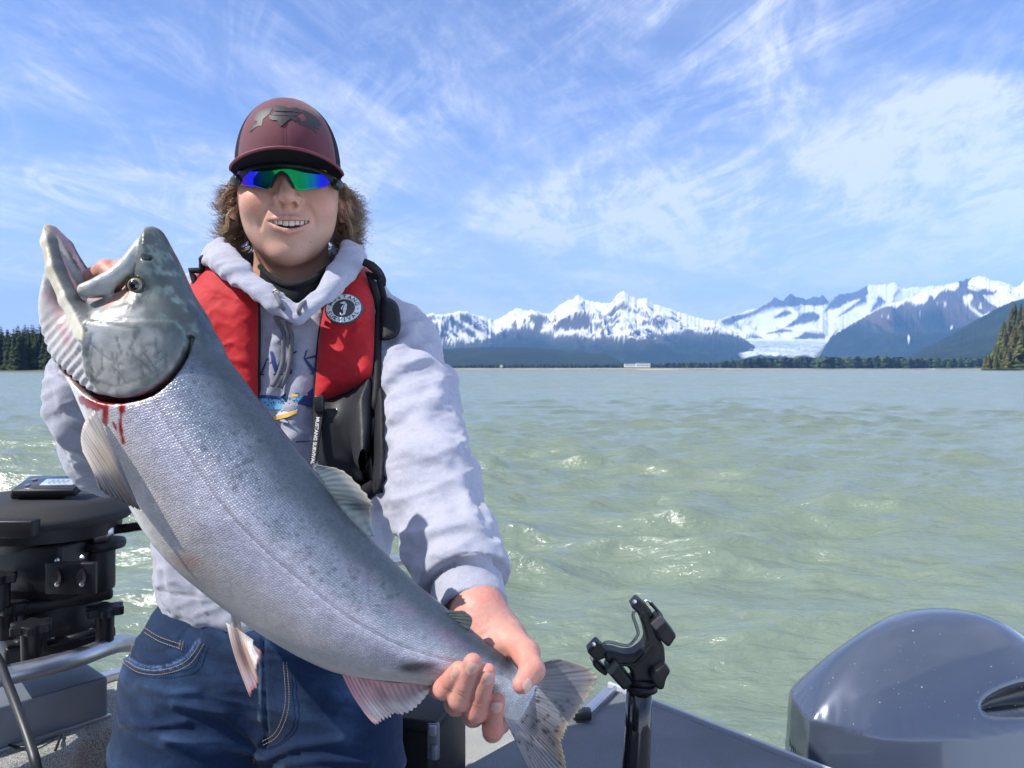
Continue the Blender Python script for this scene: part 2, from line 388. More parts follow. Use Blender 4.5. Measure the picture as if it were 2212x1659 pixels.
# ---------------------------------------------------------------- water
def build_water():
    rs = [1.1]
    while rs[-1] < 2600: rs.append(rs[-1] + min(max(rs[-1] ** 2 / (HC * 770) * 0.80, 0.011), rs[-1] * 0.022 + 0.02))
    rs += [3400, 5200, 9000, 18000, 30000]
    rs = np.array(rs); nx = 760
    a = np.tan(np.linspace(-1, 1, nx) * 0.74)
    a = a * (0.80 / a.max()); a = np.linspace(-0.80, 0.80, nx)
    R_, A_ = np.meshgrid(rs, a, indexing='ij'); X = (A_ * R_).ravel(); Y = R_.ravel()
    sp = np.gradient(rs)[:, None] + np.zeros_like(A_); sp = np.maximum(sp.ravel(), (0.8 * 2 / nx) * Y)
    rng = np.random.RandomState(5); Z = np.zeros_like(X); DX = np.zeros_like(X); DY = np.zeros_like(X)
    gust = 0.75 + 0.5 * fbm(np.stack([X / 9, Y / 14, X * 0], 1), 3, 3)
    wx = fbm(np.stack([X / 2.2, Y / 2.2, X * 0], 1), 3, 11) * 0.3; wy = fbm(np.stack([X / 2.2, Y / 2.2, X * 0 + 7], 1), 3, 12) * 0.3
    for k in range(110):
        lam = 0.14 * (2.6 / 0.14) ** (rng.rand() ** 1.25); th = math.radians(-94 + rng.randn() * (15 if rng.rand() < .75 else 42))
        amp = 0.0080 * (lam ** 1.0) * (1.55 if 0.9 < lam < 2.2 else 0.95); kx, ky = math.cos(th) * 2 * math.pi / lam, math.sin(th) * 2 * math.pi / lam
        ph = rng.rand() * 6.28
        fade = np.clip((lam / sp - 0.35) / 1.6, 0.0, 1)
        q = kx * (X + wx) + ky * (Y + wy) + ph; c = np.cos(q); s_ = np.sin(q); A = amp * fade * gust
        Z += A * c; DX -= A * 0.7 * s_ * math.cos(th); DY -= A * 0.7 * s_ * math.sin(th)
    v = np.stack([X + DX, Y + DY, Z], 1)
    n, m_ = R_.shape; i, j = np.meshgrid(np.arange(n - 1), np.arange(m_ - 1), indexing='ij'); i, j = i.ravel(), j.ravel()
    f = np.stack([i * m_ + j, i * m_ + j + 1, (i + 1) * m_ + j + 1, (i + 1) * m_ + j], 1)
    M = bpy.data.materials.new('silty_sea_water'); M.use_nodes = True; nt = M.node_tree; N, L = nt.nodes, nt.links; b = N['Principled BSDF']
    b.inputs['Roughness'].default_value = 0.07; b.inputs['IOR'].default_value = 1.62
    b.inputs['Specular IOR Level'].default_value = 1.0
    g = N.new('ShaderNodeNewGeometry')
    def nz(scale, detail, rough, sc3=(1, 1, 1), dist=0.0, rot=0.0):
        mp = N.new('ShaderNodeMapping'); mp.inputs['Scale'].default_value = sc3; mp.inputs['Rotation'].default_value = (0, 0, math.radians(rot)); L.new(g.outputs['Position'], mp.inputs[0])
        t = N.new('ShaderNodeTexNoise'); t.inputs['Scale'].default_value = scale; t.inputs['Detail'].default_value = detail; t.inputs['Roughness'].default_value = rough; t.inputs['Distortion'].default_value = dist
        L.new(mp.outputs[0], t.inputs['Vector']); return t.outputs['Fac']
    cr = N.new('ShaderNodeValToRGB'); L.new(nz(0.8, 5, 0.6), cr.inputs[0])
    cr.color_ramp.elements[0].position = 0.3; cr.color_ramp.elements[0].color = (0.138, 0.180, 0.118, 1)
    cr.color_ramp.elements[1].position = 0.75; cr.color_ramp.elements[1].color = (0.158, 0.202, 0.136, 1)
    L.new(cr.outputs[0], b.inputs['Base Color'])
    nrm = None
    for h, st, ds in ((nz(1.6, 4, 0.6, (1, 2.1, 1), 0.4, 22), 0.35, 0.16), (nz(5.5, 5, 0.62, (1, 2.6, 1), 0.6, -18), 0.60, 0.045), (nz(34, 3, 0.6, (1, 1.7, 1), 0.3, 30), 0.35, 0.006)):
        bp = N.new('ShaderNodeBump'); bp.inputs['Strength'].default_value = st; bp.inputs['Distance'].default_value = ds; L.new(h, bp.inputs['Height'])
        if nrm: L.new(nrm, bp.inputs['Normal'])
        nrm = bp.outputs[0]
    ra = N.new('ShaderNodeAttribute'); ra.attribute_name = 'unresolved'
    def vm(op, a, b_=None, s_=None):
        n = N.new('ShaderNodeVectorMath'); n.operation = op
        for k, v_ in ((0, a), (1, b_)):
            if v_ is None: continue
            if isinstance(v_, tuple): n.inputs[k].default_value = v_
            else: L.new(v_, n.inputs[k])
        if s_ is not None: L.new(s_, n.inputs['Scale'])
        return n.outputs[0]
    # waves too small for the mesh far out: their facets turn the normal point by point
    mp = N.new('ShaderNodeMapping'); mp.inputs['Scale'].default_value = (0.8, 1.3, 1); L.new(g.outputs['Position'], mp.inputs[0])
    tn = N.new('ShaderNodeTexNoise'); tn.inputs['Scale'].default_value = 0.42; tn.inputs['Detail'].default_value = 7; tn.inputs['Roughness'].default_value = 0.68; L.new(mp.outputs[0], tn.inputs['Vector'])
    df = vm('MULTIPLY', vm('SUBTRACT', tn.outputs['Color'], (0.5, 0.62, 0.5)), (0.8, 1.3, 0.0))
    L.new(vm('NORMALIZE', vm('ADD', nrm, vm('SCALE', df, None, ra.outputs['Fac']))), b.inputs['Normal'])
    b.inputs['Roughness'].default_value = 0.21
    o = np_mesh('water', v, f, M, attrs={'unresolved': ss(10, 90, Y)}); tag(o, 'pale green silty water with small wind waves', None, None, 'structure')
build_water()

# ---------------------------------------------------------------- mountains
def interp_line(pts, x):
    pts = np.array(sorted(pts), float); return np.interp(x, pts[:, 0], pts[:, 1])
def land_mat(name, rough=0.95, bump=None):
    return mat(name, rough=rough, attr='Col', spec=0.15, coords='Object')
ROCK = np.array((0.085, 0.085, 0.085)); FOREST = np.array((0.012, 0.022, 0.014)); SNOW = np.array((0.74, 0.76, 0.78)); SCRUB = np.array((0.022, 0.034, 0.018))
def mountain(name, label, sky, D, Df, Db, nx, nw, seed, snowline, relief, wl, foot=0.0, patchy=0.5, wp=1.0, cliffs=0.0, rough_sky=3.0, wsnow=30.0, skyfine=4.0, mask=None, diag=0.0):
    sky = np.array(sky, float); xs = np.linspace(sky[0, 0], sky[-1, 0], nx)
    ry = np.interp(xs, sky[:, 0], sky[:, 1])
    ry = ry + fbm(np.stack([xs / skyfine, xs * 0, xs * 0], 1), 4, seed + 90) * rough_sky * ss(797, 745, ry)
    H = (YH - ry) / F * D; nb = 8
    w = np.concatenate([np.linspace(0, 1, nw) ** 0.9, 1 + np.linspace(0.05, 1, nb)])
    Wg, XI = np.meshgrid(w, np.arange(nx), indexing='ij'); Wg = Wg.ravel(); XI = XI.ravel()
    d = np.where(Wg <= 1, Df + (D - Df) * Wg, D + (Db - D) * (Wg - 1))
    x = xs[XI]; X = (x - CX) / F * d; Hx = H[XI]
    prof = np.where(Wg <= 1, foot + (1 - foot) * np.clip(Wg, 0, 1) ** wp, np.clip(1 - (Wg - 1) ** 1.3, 0, 1))
    q = np.stack([X / wl + .45 * d / wl + 0.6 * fbm(np.stack([X / wl, d / wl, X * 0], 1), 2, seed + 5), d / (wl * 1.5), X * 0], 1)
    R_ = ridged(q, 7, seed, 0.52) - 0.35
    env = np.clip(Wg * 1.0, 0, 1) ** 0.6 * np.clip((1 - Wg) * 7, 0, 1) * (Wg <= 1)
    Z = Hx * prof + relief * R_ * env * np.minimum(Hx / 500, 1.3)
    Zmax = (YH - ry[XI]) / F * d * 0.985
    Z = np.where((Wg < 1), np.minimum(Z, Zmax), Z); Z = np.maximum(Z, -1.0) + 0
    Z = Z + 1.0 * (Wg > 0)
    n_, m_ = len(w), nx; i, j = np.meshgrid(np.arange(n_ - 1), np.arange(m_ - 1), indexing='ij'); i, j = i.ravel(), j.ravel()
    f = np.stack([i * m_ + j, i * m_ + j + 1, (i + 1) * m_ + j + 1, (i + 1) * m_ + j], 1)
    G = Z.reshape(n_, m_); gx = np.gradient(G, axis=1) / np.maximum(np.gradient(X.reshape(n_, m_), axis=1), 1); gy = np.gradient(G, axis=0) / np.maximum(np.gradient(d.reshape(n_, m_), axis=0), 1)
    slope = np.sqrt(gx ** 2 + gy ** 2).ravel()
    py = YH - (Z - HC) / d * F; wlm = wl
    e = fbm(np.stack([X / (wlm * .28), d / (wlm * .5), Z / (wlm * .28)], 1), 5, seed + 31, 0.6)
    e2 = fbm(np.stack([X / (wlm * .11) + Z / (wlm * .16), d / (wlm * .5), Z / (wlm * .055) - X / (wlm * .3)], 1), 5, seed + 41, 0.62)
    col = lerp(FOREST, SCRUB, ss(-0.3, 0.5, e)); 
    sl = interp_line(snowline, x) if not callable(snowline) else snowline(x, py)
    up = (sl - py)                                         # how far above the snow line, frame units
    col = lerp(col, ROCK * (1 + 0.3 * e2[:, None]), ss(-30, 6, up + 10 * e))
    if cliffs:
        cl = ss(0.12, 0.45, fbm(np.stack([X / (wlm * .12), X * 0, Z / (wlm * .7)], 1), 4, seed + 51) - 0.0) * cliffs * ss(-75, -20, up)
        col = lerp(col, np.array((0.20, 0.135, 0.125)), cl)
    s90 = np.percentile(slope[Wg < 1], 85)
    if diag: e2 = fbm(np.stack([(X + diag * Z) / (wlm * .075), X / (wlm * .42), d / (wlm * .8)], 1), 5, seed + 41, 0.6)
    rk = e2 * 0.95 + e * 0.50 + (slope / s90 - 0.75) * 0.42                     # bare rock on steep and wind-swept ground
    sn = ss(-2.0, 3.0, up + wsnow * 0.5 * (e + 0.75 * e2) + 3) * (1 - ss(0.16, 0.34, rk + patchy * 0.35 - 0.28 - 0.2 * ss(30, 70, up)))
    if mask is not None:
        mk = mask(x, py, e, e2); sn = mk; col = lerp(col, ROCK * (1 + .3 * e2)[:, None], ss(.02, .3, mk) + (py < np.interp(x, [1500, 1900, 2212], [735, 655, 640])))
    col = lerp(col, SNOW * (1 - 0.04 * np.abs(e2))[:, None], sn)
    o = np_mesh(name, np.stack([X, d, Z], 1), f, MLAND, None, col)
    tag(o, label, None, None, 'structure'); return o
MLAND = land_mat('mountain_ground')
A_SKY = [(-900, 780), (-300, 765), (60, 742), (300, 722), (520, 690), (700, 668), (800, 690), (912, 682), (930, 676), (960, 680), (991, 672), (1010, 673), (1030, 681), (1072, 692), (1100, 676), (1116, 664), (1132, 670), (1150, 670), (1185, 679), (1215, 655), (1236, 646), (1250, 637), (1265, 648), (1295, 654), (1319, 655), (1334, 637), (1346, 629), (1358, 636), (1376, 646), (1397, 644), (1412, 656), (1447, 667), (1503, 686), (1550, 695), (1577, 711), (1600, 726), (1622, 742), (1636, 752), (1628, 764), (1650, 790)]
A_SKY[-2] = (1641, 770)
mountain('mountain', 'snow covered range with two sharp peaks above blue forested slopes', A_SKY, 11000, 6500, 14000, 1300, 150, 3,
         [(300, 740), (960, 742), (1040, 735), (1085, 712), (1150, 708), (1200, 722), (1300, 730), (1420, 722), (1480, 714), (1600, 722), (1660, 735)], 420, 900, patchy=0.36, wp=1.4, diag=1.5, wsnow=26)
B_SKY = [(1500, 735), (1552, 692), (1583, 680), (1620, 670), (1646, 662), (1660, 655), (1674, 642), (1683, 647), (1692, 648), (1700, 638), (1708, 634), (1722, 641), (1740, 646), (1760, 641), (1769, 643), (1777, 637), (1790, 652), (1800, 643), (1811, 637), (1830, 634), (1852, 629), (1877, 616), (1911, 614), (1936, 610), (1952, 622), (2008, 619), (2052, 613), (2085, 606), (2110, 640)]
R8 = lambda pts: [(1520.8 + a * .3125, 570.3 + b * .3125) for a, b in pts]
ROCKS_B = [R8(p_) for p_ in ([(190, 380), (350, 322), (430, 268), (490, 225), (560, 236), (600, 200), (700, 235), (820, 205), (865, 255), (860, 280), (780, 288), (600, 288), (470, 302), (380, 342), (300, 372), (210, 402)], [(480, 375), (560, 325), (620, 335), (560, 362)], [(640, 350), (760, 335), (805, 350), (780, 392), (700, 402), (650, 380)],
    [(860, 270), (930, 205), (1060, 180), (1125, 150), (1135, 200), (1100, 232), (1000, 262), (930, 302), (830, 332), (860, 290)], [(900, 372), (1000, 300), (1120, 230), (1128, 268), (1040, 302), (960, 352), (860, 388)], [(570, 432), (650, 370), (720, 402), (650, 422)], [(1200, 222), (1268, 265), (1180, 322), (1150, 332)], [(430, 482), (540, 450), (600, 462), (520, 478)], [(620, 527), (700, 470), (835, 480), (832, 517), (700, 524)], [(90, 398), (200, 355), (262, 350), (200, 422), (160, 432)], [(285, 497), (350, 485), (405, 512), (340, 518)])]
def mask_b(x, y, e, e2):
    w = 0.0 * x + 9e9
    for p_ in ROCKS_B: w = np.minimum(w, poly_sd(x, y, p_))
    return ss(-1.0, 1.2, w + 5.0 * e2 + 3.5 * e) * (1 - .75 * ss(.30, .42, e2))
SNOWS_C = [R8(p_) for p_ in ([(1140, 342), (1300, 262), (1430, 205), (1480, 180), (1600, 150), (1760, 100), (1762, 150), (1735, 190), (1650, 180), (1592, 242), (1565, 215), (1530, 272), (1460, 285), (1400, 258), (1330, 302), (1250, 292)], [(1830, 125), (1880, 60), (2050, 80), (2400, 120), (2420, 260), (2212, 240), (2150, 262), (2030, 305), (1960, 256), (1930, 217), (1990, 212), (2032, 190), (1930, 175), (1900, 190), (1820, 166)],
    [(1795, 268), (1808, 266), (1885, 325), (1930, 358), (1972, 335), (1975, 348), (1932, 376), (1875, 335)], [(1785, 222), (1850, 203), (1862, 230), (1832, 277), (1800, 262)], [(1905, 270), (1920, 268), (1918, 305), (1902, 305)], [(1650, 262), (1678, 265), (1665, 285)], [(1408, 492), (1420, 494), (1421, 520), (1414, 548)], [(1525, 540), (1530, 522), (1548, 520), (1540, 540)], [(1704, 436), (1716, 436), (1714, 452), (1706, 452)], [(1470, 345), (1490, 335), (1495, 345)], [(1212, 368), (1232, 355), (1236, 372)], [(1262, 362), (1278, 360), (1276, 378)], [(1600, 280), (1615, 262), (1618, 285)])]
def mask_c(x, y, e, e2):
    w = 0.0 * x + 9e9
    for p_ in SNOWS_C: w = np.minimum(w, poly_sd(x, y, p_))
    return ss(1.0, -1.0, w + 3.2 * e2 * np.clip(1 - w / 30, 0, 1) + 2.0 * e * np.clip(1 - w / 30, 0, 1)) * (1 - .8 * ss(.32, .45, e2))
def b_snow(x, y): return 764 + 0 * x
mountain('mountain', 'far jagged rock peaks rising behind the white icefield', B_SKY, 17000, 12500, 20000, 620, 150, 21, b_snow, 560, 1500, foot=0.10, patchy=0.40, wp=1.35, mask=mask_b, diag=-1.2, wsnow=70, rough_sky=3)
C_SKY = [(1762, 775), (1777, 757), (1796, 726), (1833, 705), (1880, 677), (1927, 655), (1967, 644), (2000, 628), (2030, 622), (2052, 614), (2085, 604), (2100, 600), (2114, 597), (2130, 599), (2145, 606), (2161, 606), (2192, 620), (2203, 617), (2212, 608), (2260, 600), (2420, 640)]
mountain('mountain', 'broad dark blue mountain with streaked cliffs and a snowy top beside the glacier', C_SKY, 10500, 7000, 13500, 620, 150, 47,
         [(1700, 690), (1850, 668), (1900, 672), (1960, 668), (2040, 650), (2090, 655), (2110, 662), (2150, 688), (2200, 670), (2420, 672)], 420, 1000, patchy=0.38, wp=1.35, mask=mask_c, diag=1.2, cliffs=0.40, wsnow=34)
D_SKY = [(1930, 784), (1967, 768), (2010, 745), (2052, 724), (2100, 696), (2140, 673), (2183, 652), (2212, 645), (2300, 610), (2450, 600)]
mountain('hill', 'dark forested slope falling to the shore at the right of the bay', D_SKY, 5200, 3400, 7500, 300, 70, 61, [(1900, 300), (2500, 300)], 60, 380, wp=0.9, rough_sky=2.5, skyfine=2)
G_SKY = [(-900, 775), (0, 755), (300, 745), (700, 742), (900, 752), (957, 754), (1000, 752), (1050, 751), (1103, 749), (1150, 751), (1197, 754), (1228, 761), (1260, 763), (1306, 763), (1325, 772), (1345, 782), (1420, 790)]
mountain('hill', 'low dark green forested hill in front of the snowy range', G_SKY, 5600, 4000, 7500, 420, 70, 71, [(200, 300), (2500, 300)], 30, 300, wp=0.8, rough_sky=1.6, skyfine=2)

# glacier tongue: pale sheet spilling between the two ranges
def glacier():
    top = [(1560, 722), (1620, 738), (1700, 737), (1790, 734)]; n, m_ = 40, 120
    Y = np.linspace(7600, 13000, n)[:, None] + np.zeros((n, m_)); t = np.linspace(0, 1, n)[:, None]
    xl = 1604 + (1568 - 1604) * t; xr = 1765 + (1800 - 1765) * t; x = xl + (xr - xl) * np.linspace(0, 1, m_)[None]
    py = 771 - 37 * t ** 0.85 + 2.5 * (fbm(np.stack([x.ravel() / 22, x.ravel() * 0, x.ravel() * 0], 1), 3, 5)).reshape(n, m_) * (1 - t)
    X = (x - CX) / F * Y; Z = HC + (YH - py) / F * Y
    cf = np.linspace(-1, 1, m_)[None] + 0 * x
    p = np.stack([X.ravel() / 170 + Y.ravel() / 2600, Y.ravel() / 330, X.ravel() * 0], 1); Z = Z + (30 * ridged(p, 5, 8)).reshape(n, m_) * (1 - np.abs(cf) ** 6) - 30 * np.abs(cf) ** 5
    xx, yy = X.ravel(), Y.ravel(); tt = (t + 0 * x).ravel()
    crev = ridged(np.stack([xx / 900 + yy / 2400, yy / 150, xx * 0], 1), 4, 14); flow = fbm(np.stack([xx / 110 + yy / 700, yy / 5000, xx * 0], 1), 3, 6)
    c = lerp(np.array((0.36, 0.45, 0.50)), np.array((0.66, 0.70, 0.71)), ss(-.1, .75, crev + .4 * flow))
    c = lerp(c, np.array((0.24, 0.235, 0.23)), 0.75 * ss(0.28, 0.50, flow)); c = lerp(c, np.array((0.17, 0.16, 0.15)), ss(.86, .99, np.abs(cf).ravel() + .06 * flow)); c = lerp(c, np.array((0.20, 0.20, 0.20)), ss(.06, .0, tt + .03 * flow)); c = lerp(c, SNOW, ss(.75, 1.0, tt))
    i, j = np.meshgrid(np.arange(n - 1), np.arange(m_ - 1), indexing='ij'); i, j = i.ravel(), j.ravel()
    f = np.stack([i * m_ + j, i * m_ + j + 1, (i + 1) * m_ + j + 1, (i + 1) * m_ + j], 1)
    tag(np_mesh('glacier', np.stack([X.ravel(), Y.ravel(), Z.ravel()], 1), f, MLAND, None, c), 'pale glacier tongue flowing down to the flats between two mountains', None, None, 'structure')
glacier()

# flat shore: tidal sand bar with grass behind it
def bank(name, label, x0, x1, d0, d1, h, seed, cols):
    n, m_ = 26, 260; x = np.linspace(x0, x1, m_)[None] + np.zeros((n, 1)); t = np.linspace(0, 1, n)[:, None]
    d = (d0(x) if callable(d0) else d0) * (1 - t) + d1 * t + 0 * x
    X = (x - CX) / F * d; q = np.stack([X.ravel() / 60, d.ravel() / 200, X.ravel() * 0], 1)
    Z = -0.6 + h * t ** 0.55 + (0.25 * h * fbm(q, 3, seed)).reshape(n, m_) * t
    e = fbm(np.stack([X.ravel() / 90, d.ravel() / 70, X.ravel() * 0], 1), 4, seed + 3)
    tt = (t + 0 * x).ravel() + 0.12 * e
    c = lerp(cols[0], cols[1], ss(0.02, 0.14, tt)); c = lerp(c, cols[2], ss(0.22, 0.42, tt)) * (1 + 0.25 * e[:, None])
    i, j = np.meshgrid(np.arange(n - 1), np.arange(m_ - 1), indexing='ij'); i, j = i.ravel(), j.ravel()
    f = np.stack([i * m_ + j, i * m_ + j + 1, (i + 1) * m_ + j + 1, (i + 1) * m_ + j], 1)
    tag(np_mesh(name, np.stack([X.ravel(), d.ravel(), Z.ravel()], 1), f, MLAND, None, c), label, None, None, 'structure')
SAND = [np.array((0.16, 0.125, 0.085)), np.array((0.40, 0.33, 0.22)), np.array((0.16, 0.19, 0.06))]
bank('shore', 'low sandy tide flat with grass along the far shore', 250, 2500, lambda x: 1500 + 260 * np.sin(x / 130.) + 0 * x, 5200, 8.5, 12, SAND)
bank('beach', 'stony beach under the spruces at the right', 2020, 2600, lambda x: 820 + np.clip((2212 - x) / 190, 0, 2) * 700, 1700, 5.0, 14, [np.array((0.13, 0.11, 0.09)), np.array((0.30, 0.25, 0.20)), np.array((0.07, 0.10, 0.03))])
bank('beach', 'narrow mud beach under the dark wood at the left', -700, 420, 460, 700, 5.0, 15, [np.array((0.14, 0.12, 0.09)), np.array((0.27, 0.23, 0.16)), np.array((0.06, 0.09, 0.03))])

# ---------------------------------------------------------------- conifers
MFOL = mat('spruce_needles', rough=0.8, attr='Col', spec=0.2); MBARK = mat('spruce_bark', (0.07, 0.05, 0.035), 0.9)
def conifer_mesh(seed, h=24.0, tiers=26, spread=0.19, tone=(0.040, 0.058, 0.020), n_b=9):
    rng = np.random.RandomState(seed); V, Q, C = [], [], []
    lean = rng.randn(2) * 0.02
    for k in range(tiers):
        t = (k + rng.rand() * 0.5) / tiers; z = h * (0.06 + 0.93 * t); R0 = h * spread * (1 - t) ** 0.8 * (0.75 + 0.5 * rng.rand()) + 0.25
        for b in range(n_b):
            a = rng.rand() * 6.283; R1 = R0 * (0.55 + 0.6 * rng.rand()); wd = R1 * 0.33 + 0.15; dr = R1 * (0.28 + 0.25 * rng.rand())
            ca, sa = math.cos(a), math.sin(a); tn = np.array((-sa, ca, 0)); ou = np.array((ca, sa, 0)); cz = np.array((lean[0] * z, lean[1] * z, z))
            for s_ in (0, 1):                                   # two drooping sprays per bough
                o = len(V) * 1; base = cz + np.array((0, 0, rng.randn() * 0.1 * R0)); mid = base + ou * R1 * 0.55 + tn * wd * (s_ - 0.5) * 0.9 + np.array((0, 0, -dr * 0.35)); tip = base + ou * R1 + tn * (s_ - 0.5) * wd * 0.6 + np.array((0, 0, -dr))
                V += [base, mid + tn * wd * 0.5 + np.array((0, 0, -wd * .25)), tip, mid - tn * wd * 0.5 + np.array((0, 0, wd * .12))]; Q.append((o, o + 1, o + 2, o + 3))
                br = 0.75 + 0.7 * rng.rand(); cc = np.array(tone) * br * (1.0 + 0.25 * rng.randn() * np.array((1, .4, .2)))
                C += [cc] * 4
    return np.array(V), np.array(Q), np.clip(np.array(C), 0.008, 0.3)
def conifer_proto(seed, **kw):
    v, q, c = conifer_mesh(seed, **kw); h = kw.get('h', 24.0)
    root = empty('spruce_tree', (0, 0, 0)); np_mesh('crown', v, q, MFOL, root, c, smooth=False)
    tube_obj('trunk', [(0, 0, -1), (0, 0, h * 0.5), (0, 0, h * 0.97)], [h * 0.016, h * 0.009, h * 0.002], MBARK, root, 6)
    return root
def copy_thing(r):
    c = r.copy(); COL.objects.link(c)
    for ch in r.children:
        k = ch.copy(); COL.objects.link(k); k.parent = c
    return c

# ---------------------------------------------------------------- air
def haze_box():
    m = bpy.data.materials.new('air'); m.use_nodes = True; N, L = m.node_tree.nodes, m.node_tree.links; N.remove(N['Principled BSDF'])
    pv = N.new('ShaderNodeVolumePrincipled'); pv.inputs['Color'].default_value = (0.21, 0.47, 1.0, 1); pv.inputs['Density'].default_value = 5.6e-5; pv.inputs['Anisotropy'].default_value = -0.15
    L.new(pv.outputs[0], N['Material Output'].inputs['Volume'])
    bm = bmesh.new(); bmesh.ops.create_cube(bm, size=1.0); me = bpy.data.meshes.new('haze'); bm.to_mesh(me); bm.free(); me.materials.append(m)
    me.transform(Matrix.Translation((0, 8900, 1000)) @ Matrix.Diagonal((46000, 23400, 2004, 1)))
    o = bpy.data.objects.new('haze', me); COL.objects.link(o); tag(o, 'thin blue air between the boat and the mountains', None, None, 'stuff')
haze_box()

# ---------------------------------------------------------------- woods
def woods():
    rng = random.Random(9)
    protos = [conifer_proto(1, h=25, tiers=30, n_b=12, spread=0.19), conifer_proto(2, h=23, tiers=28, n_b=12, spread=0.23, tone=(0.050, 0.062, 0.022)), conifer_proto(3, h=26, tiers=30, n_b=11, spread=0.18, tone=(0.034, 0.052, 0.022))]
    warm = [conifer_proto(4, h=26, tiers=30, n_b=13, spread=0.24, tone=(0.12, 0.115, 0.035)), conifer_proto(5, h=24, tiers=28, n_b=13, spread=0.27, tone=(0.085, 0.10, 0.03))]
    used = set()
    def put(pr, x, d, z, s, label, group):
        c = pr if pr.name not in used else copy_thing(pr); used.add(pr.name)
        c.location = ((x - CX) / F * d, d, z); c.scale = (s * rng.uniform(.9, 1.15), s * rng.uniform(.9, 1.15), s); c.rotation_euler = (0, 0, rng.uniform(0, 6.28))
        tag(c, label, 'tree', group)
    # wood on the left bank, front edge at the mud beach
    for r in range(5):
        for k in range(20):
            x = -100 + k * 14.5 + rng.uniform(-6, 6); d = 486 + r * 9 + rng.uniform(-3, 3); s_ = rng.uniform(0.94, 1.14) * (0.90 if r == 0 else 1.0)
            lb = ('front row spruce of the left bank wood with its foot at the mud beach', 'tall dark spruce whose tip stands above the left bank wood', 'dark spruce inside the left bank wood behind its front row')[0 if r == 0 else (1 if s_ > 1.07 and r > 2 else 2)]
            put(rng.choice(protos), x, d, 0.6 + r * 1.0, s_, lb, 'spruces of the wood on the left bank')
    # stand on the point at the right
    top = [(2126, 770), (2133, 733), (2146, 712), (2161, 688), (2177, 668), (2195, 652), (2212, 636), (2300, 590), (2420, 580)]
    n = 0
    for r in range(7):
        for k in range(15):
            x = 2126 + r * 7 + k * 14 + rng.uniform(-5, 5); ty = interp_line(top, x) + (6 - r) * 13 * (1 if r < 6 else 0) + rng.uniform(-4, 10)
            if ty > 766: ty = 764
            d = 905 + r * 26 + rng.uniform(-6, 6); H = rng.uniform(25, 33); Zt = HC + (YH - ty) / F * d; zb = max(1.5, Zt - H)
            put(rng.choice(warm), x, d, zb - 0.5, (Zt - zb) / 25.0,
                ('low spruce at the foot of the right point above the stony beach', 'olive spruce halfway up the right point among the others', 'topmost spruce on the crest of the right point against the sky')[0 if r < 2 else (1 if r < 5 else 2)], 'spruces standing on the right point'); n += 1
    return protos
WOOD_PROTOS = woods()
def point_ground():
    n, m_ = 14, 60; x = np.linspace(2118, 2700, m_)[None] + np.zeros((n, 1)); t = np.linspace(0, 1, n)[:, None]; d = 890 + 260 * t + 0 * x
    top = [(2126, 790), (2133, 760), (2161, 735), (2177, 722), (2212, 700), (2420, 640), (2700, 600)]
    h = (YH - interp_line(top, x.ravel()).reshape(n, m_)) / F * 1150; X = (x - CX) / F * d; Z = np.maximum(h - 6, 0) * t ** 1.1 + 1.2
    i, j = np.meshgrid(np.arange(n - 1), np.arange(m_ - 1), indexing='ij'); i, j = i.ravel(), j.ravel()
    f = np.stack([i * m_ + j, i * m_ + j + 1, (i + 1) * m_ + j + 1, (i + 1) * m_ + j], 1)
    c = lerp(np.array((0.03, 0.05, 0.015)), np.array((0.09, 0.13, 0.03)), ss(-.3, .4, fbm(np.stack([X.ravel() / 12, d.ravel() / 12, Z.ravel() / 12], 1), 3, 4)))
    tag(np_mesh('hill', np.stack([X.ravel(), d.ravel(), Z.ravel()], 1), f, MLAND, None, c), 'steep wooded point with green scrub at its foot', None, None, 'structure')
point_ground()
def treeline():
    """far belts of trees behind the tide flat: one mass each"""
    rng = np.random.RandomState(4)
    def belt(name, label, segs, tones, tiers, nb):
        lib = [conifer_mesh(30 + k, h=1.0, tiers=tiers, n_b=nb, spread=0.24 if k % 2 else 0.17, tone=tones[k % len(tones)]) for k in range(4)]
        V, Q, C, o = [], [], [], 0
        for (x0, x1, d0, d1, h0, h1, n) in segs:
            for k in range(n):
                t = (k + rng.rand()) / n; x = x0 + (x1 - x0) * t; d = d0 + (d1 - d0) * rng.rand(); h = (h0 + (h1 - h0) * t) * (0.72 + 0.45 * rng.rand())
                v, q, c = lib[rng.randint(4)]; a = rng.rand() * 6.28; w = h * (0.9 + 0.8 * rng.rand()); R = np.array([[math.cos(a), -math.sin(a), 0], [math.sin(a), math.cos(a), 0], [0, 0, 1]])
                vv = (v * (w, w, h)) @ R.T + ((x - CX) / F * d, d, 5.5); V.append(vv); Q.append(q + o); C.append(c * (0.8 + 0.4 * rng.rand())); o += len(v)
        tag(np_mesh(name, np.vstack(V), np.vstack(Q), MFOL, None, np.clip(np.vstack(C), 0, 1), smooth=False), label, None, None, 'stuff')
    T1 = [(0.030, 0.048, 0.020), (0.045, 0.070, 0.022)]; T2 = [(0.060, 0.095, 0.028), (0.050, 0.080, 0.026)]
    belt('treeline', 'belt of far trees along the tide flat below the glacier', [(1340, 1560, 2900, 3200, 16, 22, 130), (1560, 1640, 2700, 2900, 22, 30, 60), (1600, 1780, 2400, 2600, 28, 32, 210), (940, 1340, 3300, 3600, 14, 17, 240)], T1, 9, 5)
    belt('treeline', 'paler belt of broad trees on the flat left of the point', [(1765, 1950, 2300, 2550, 30, 32, 210), (1940, 2130, 2300, 2500, 28, 26, 230)], T2, 8, 6)
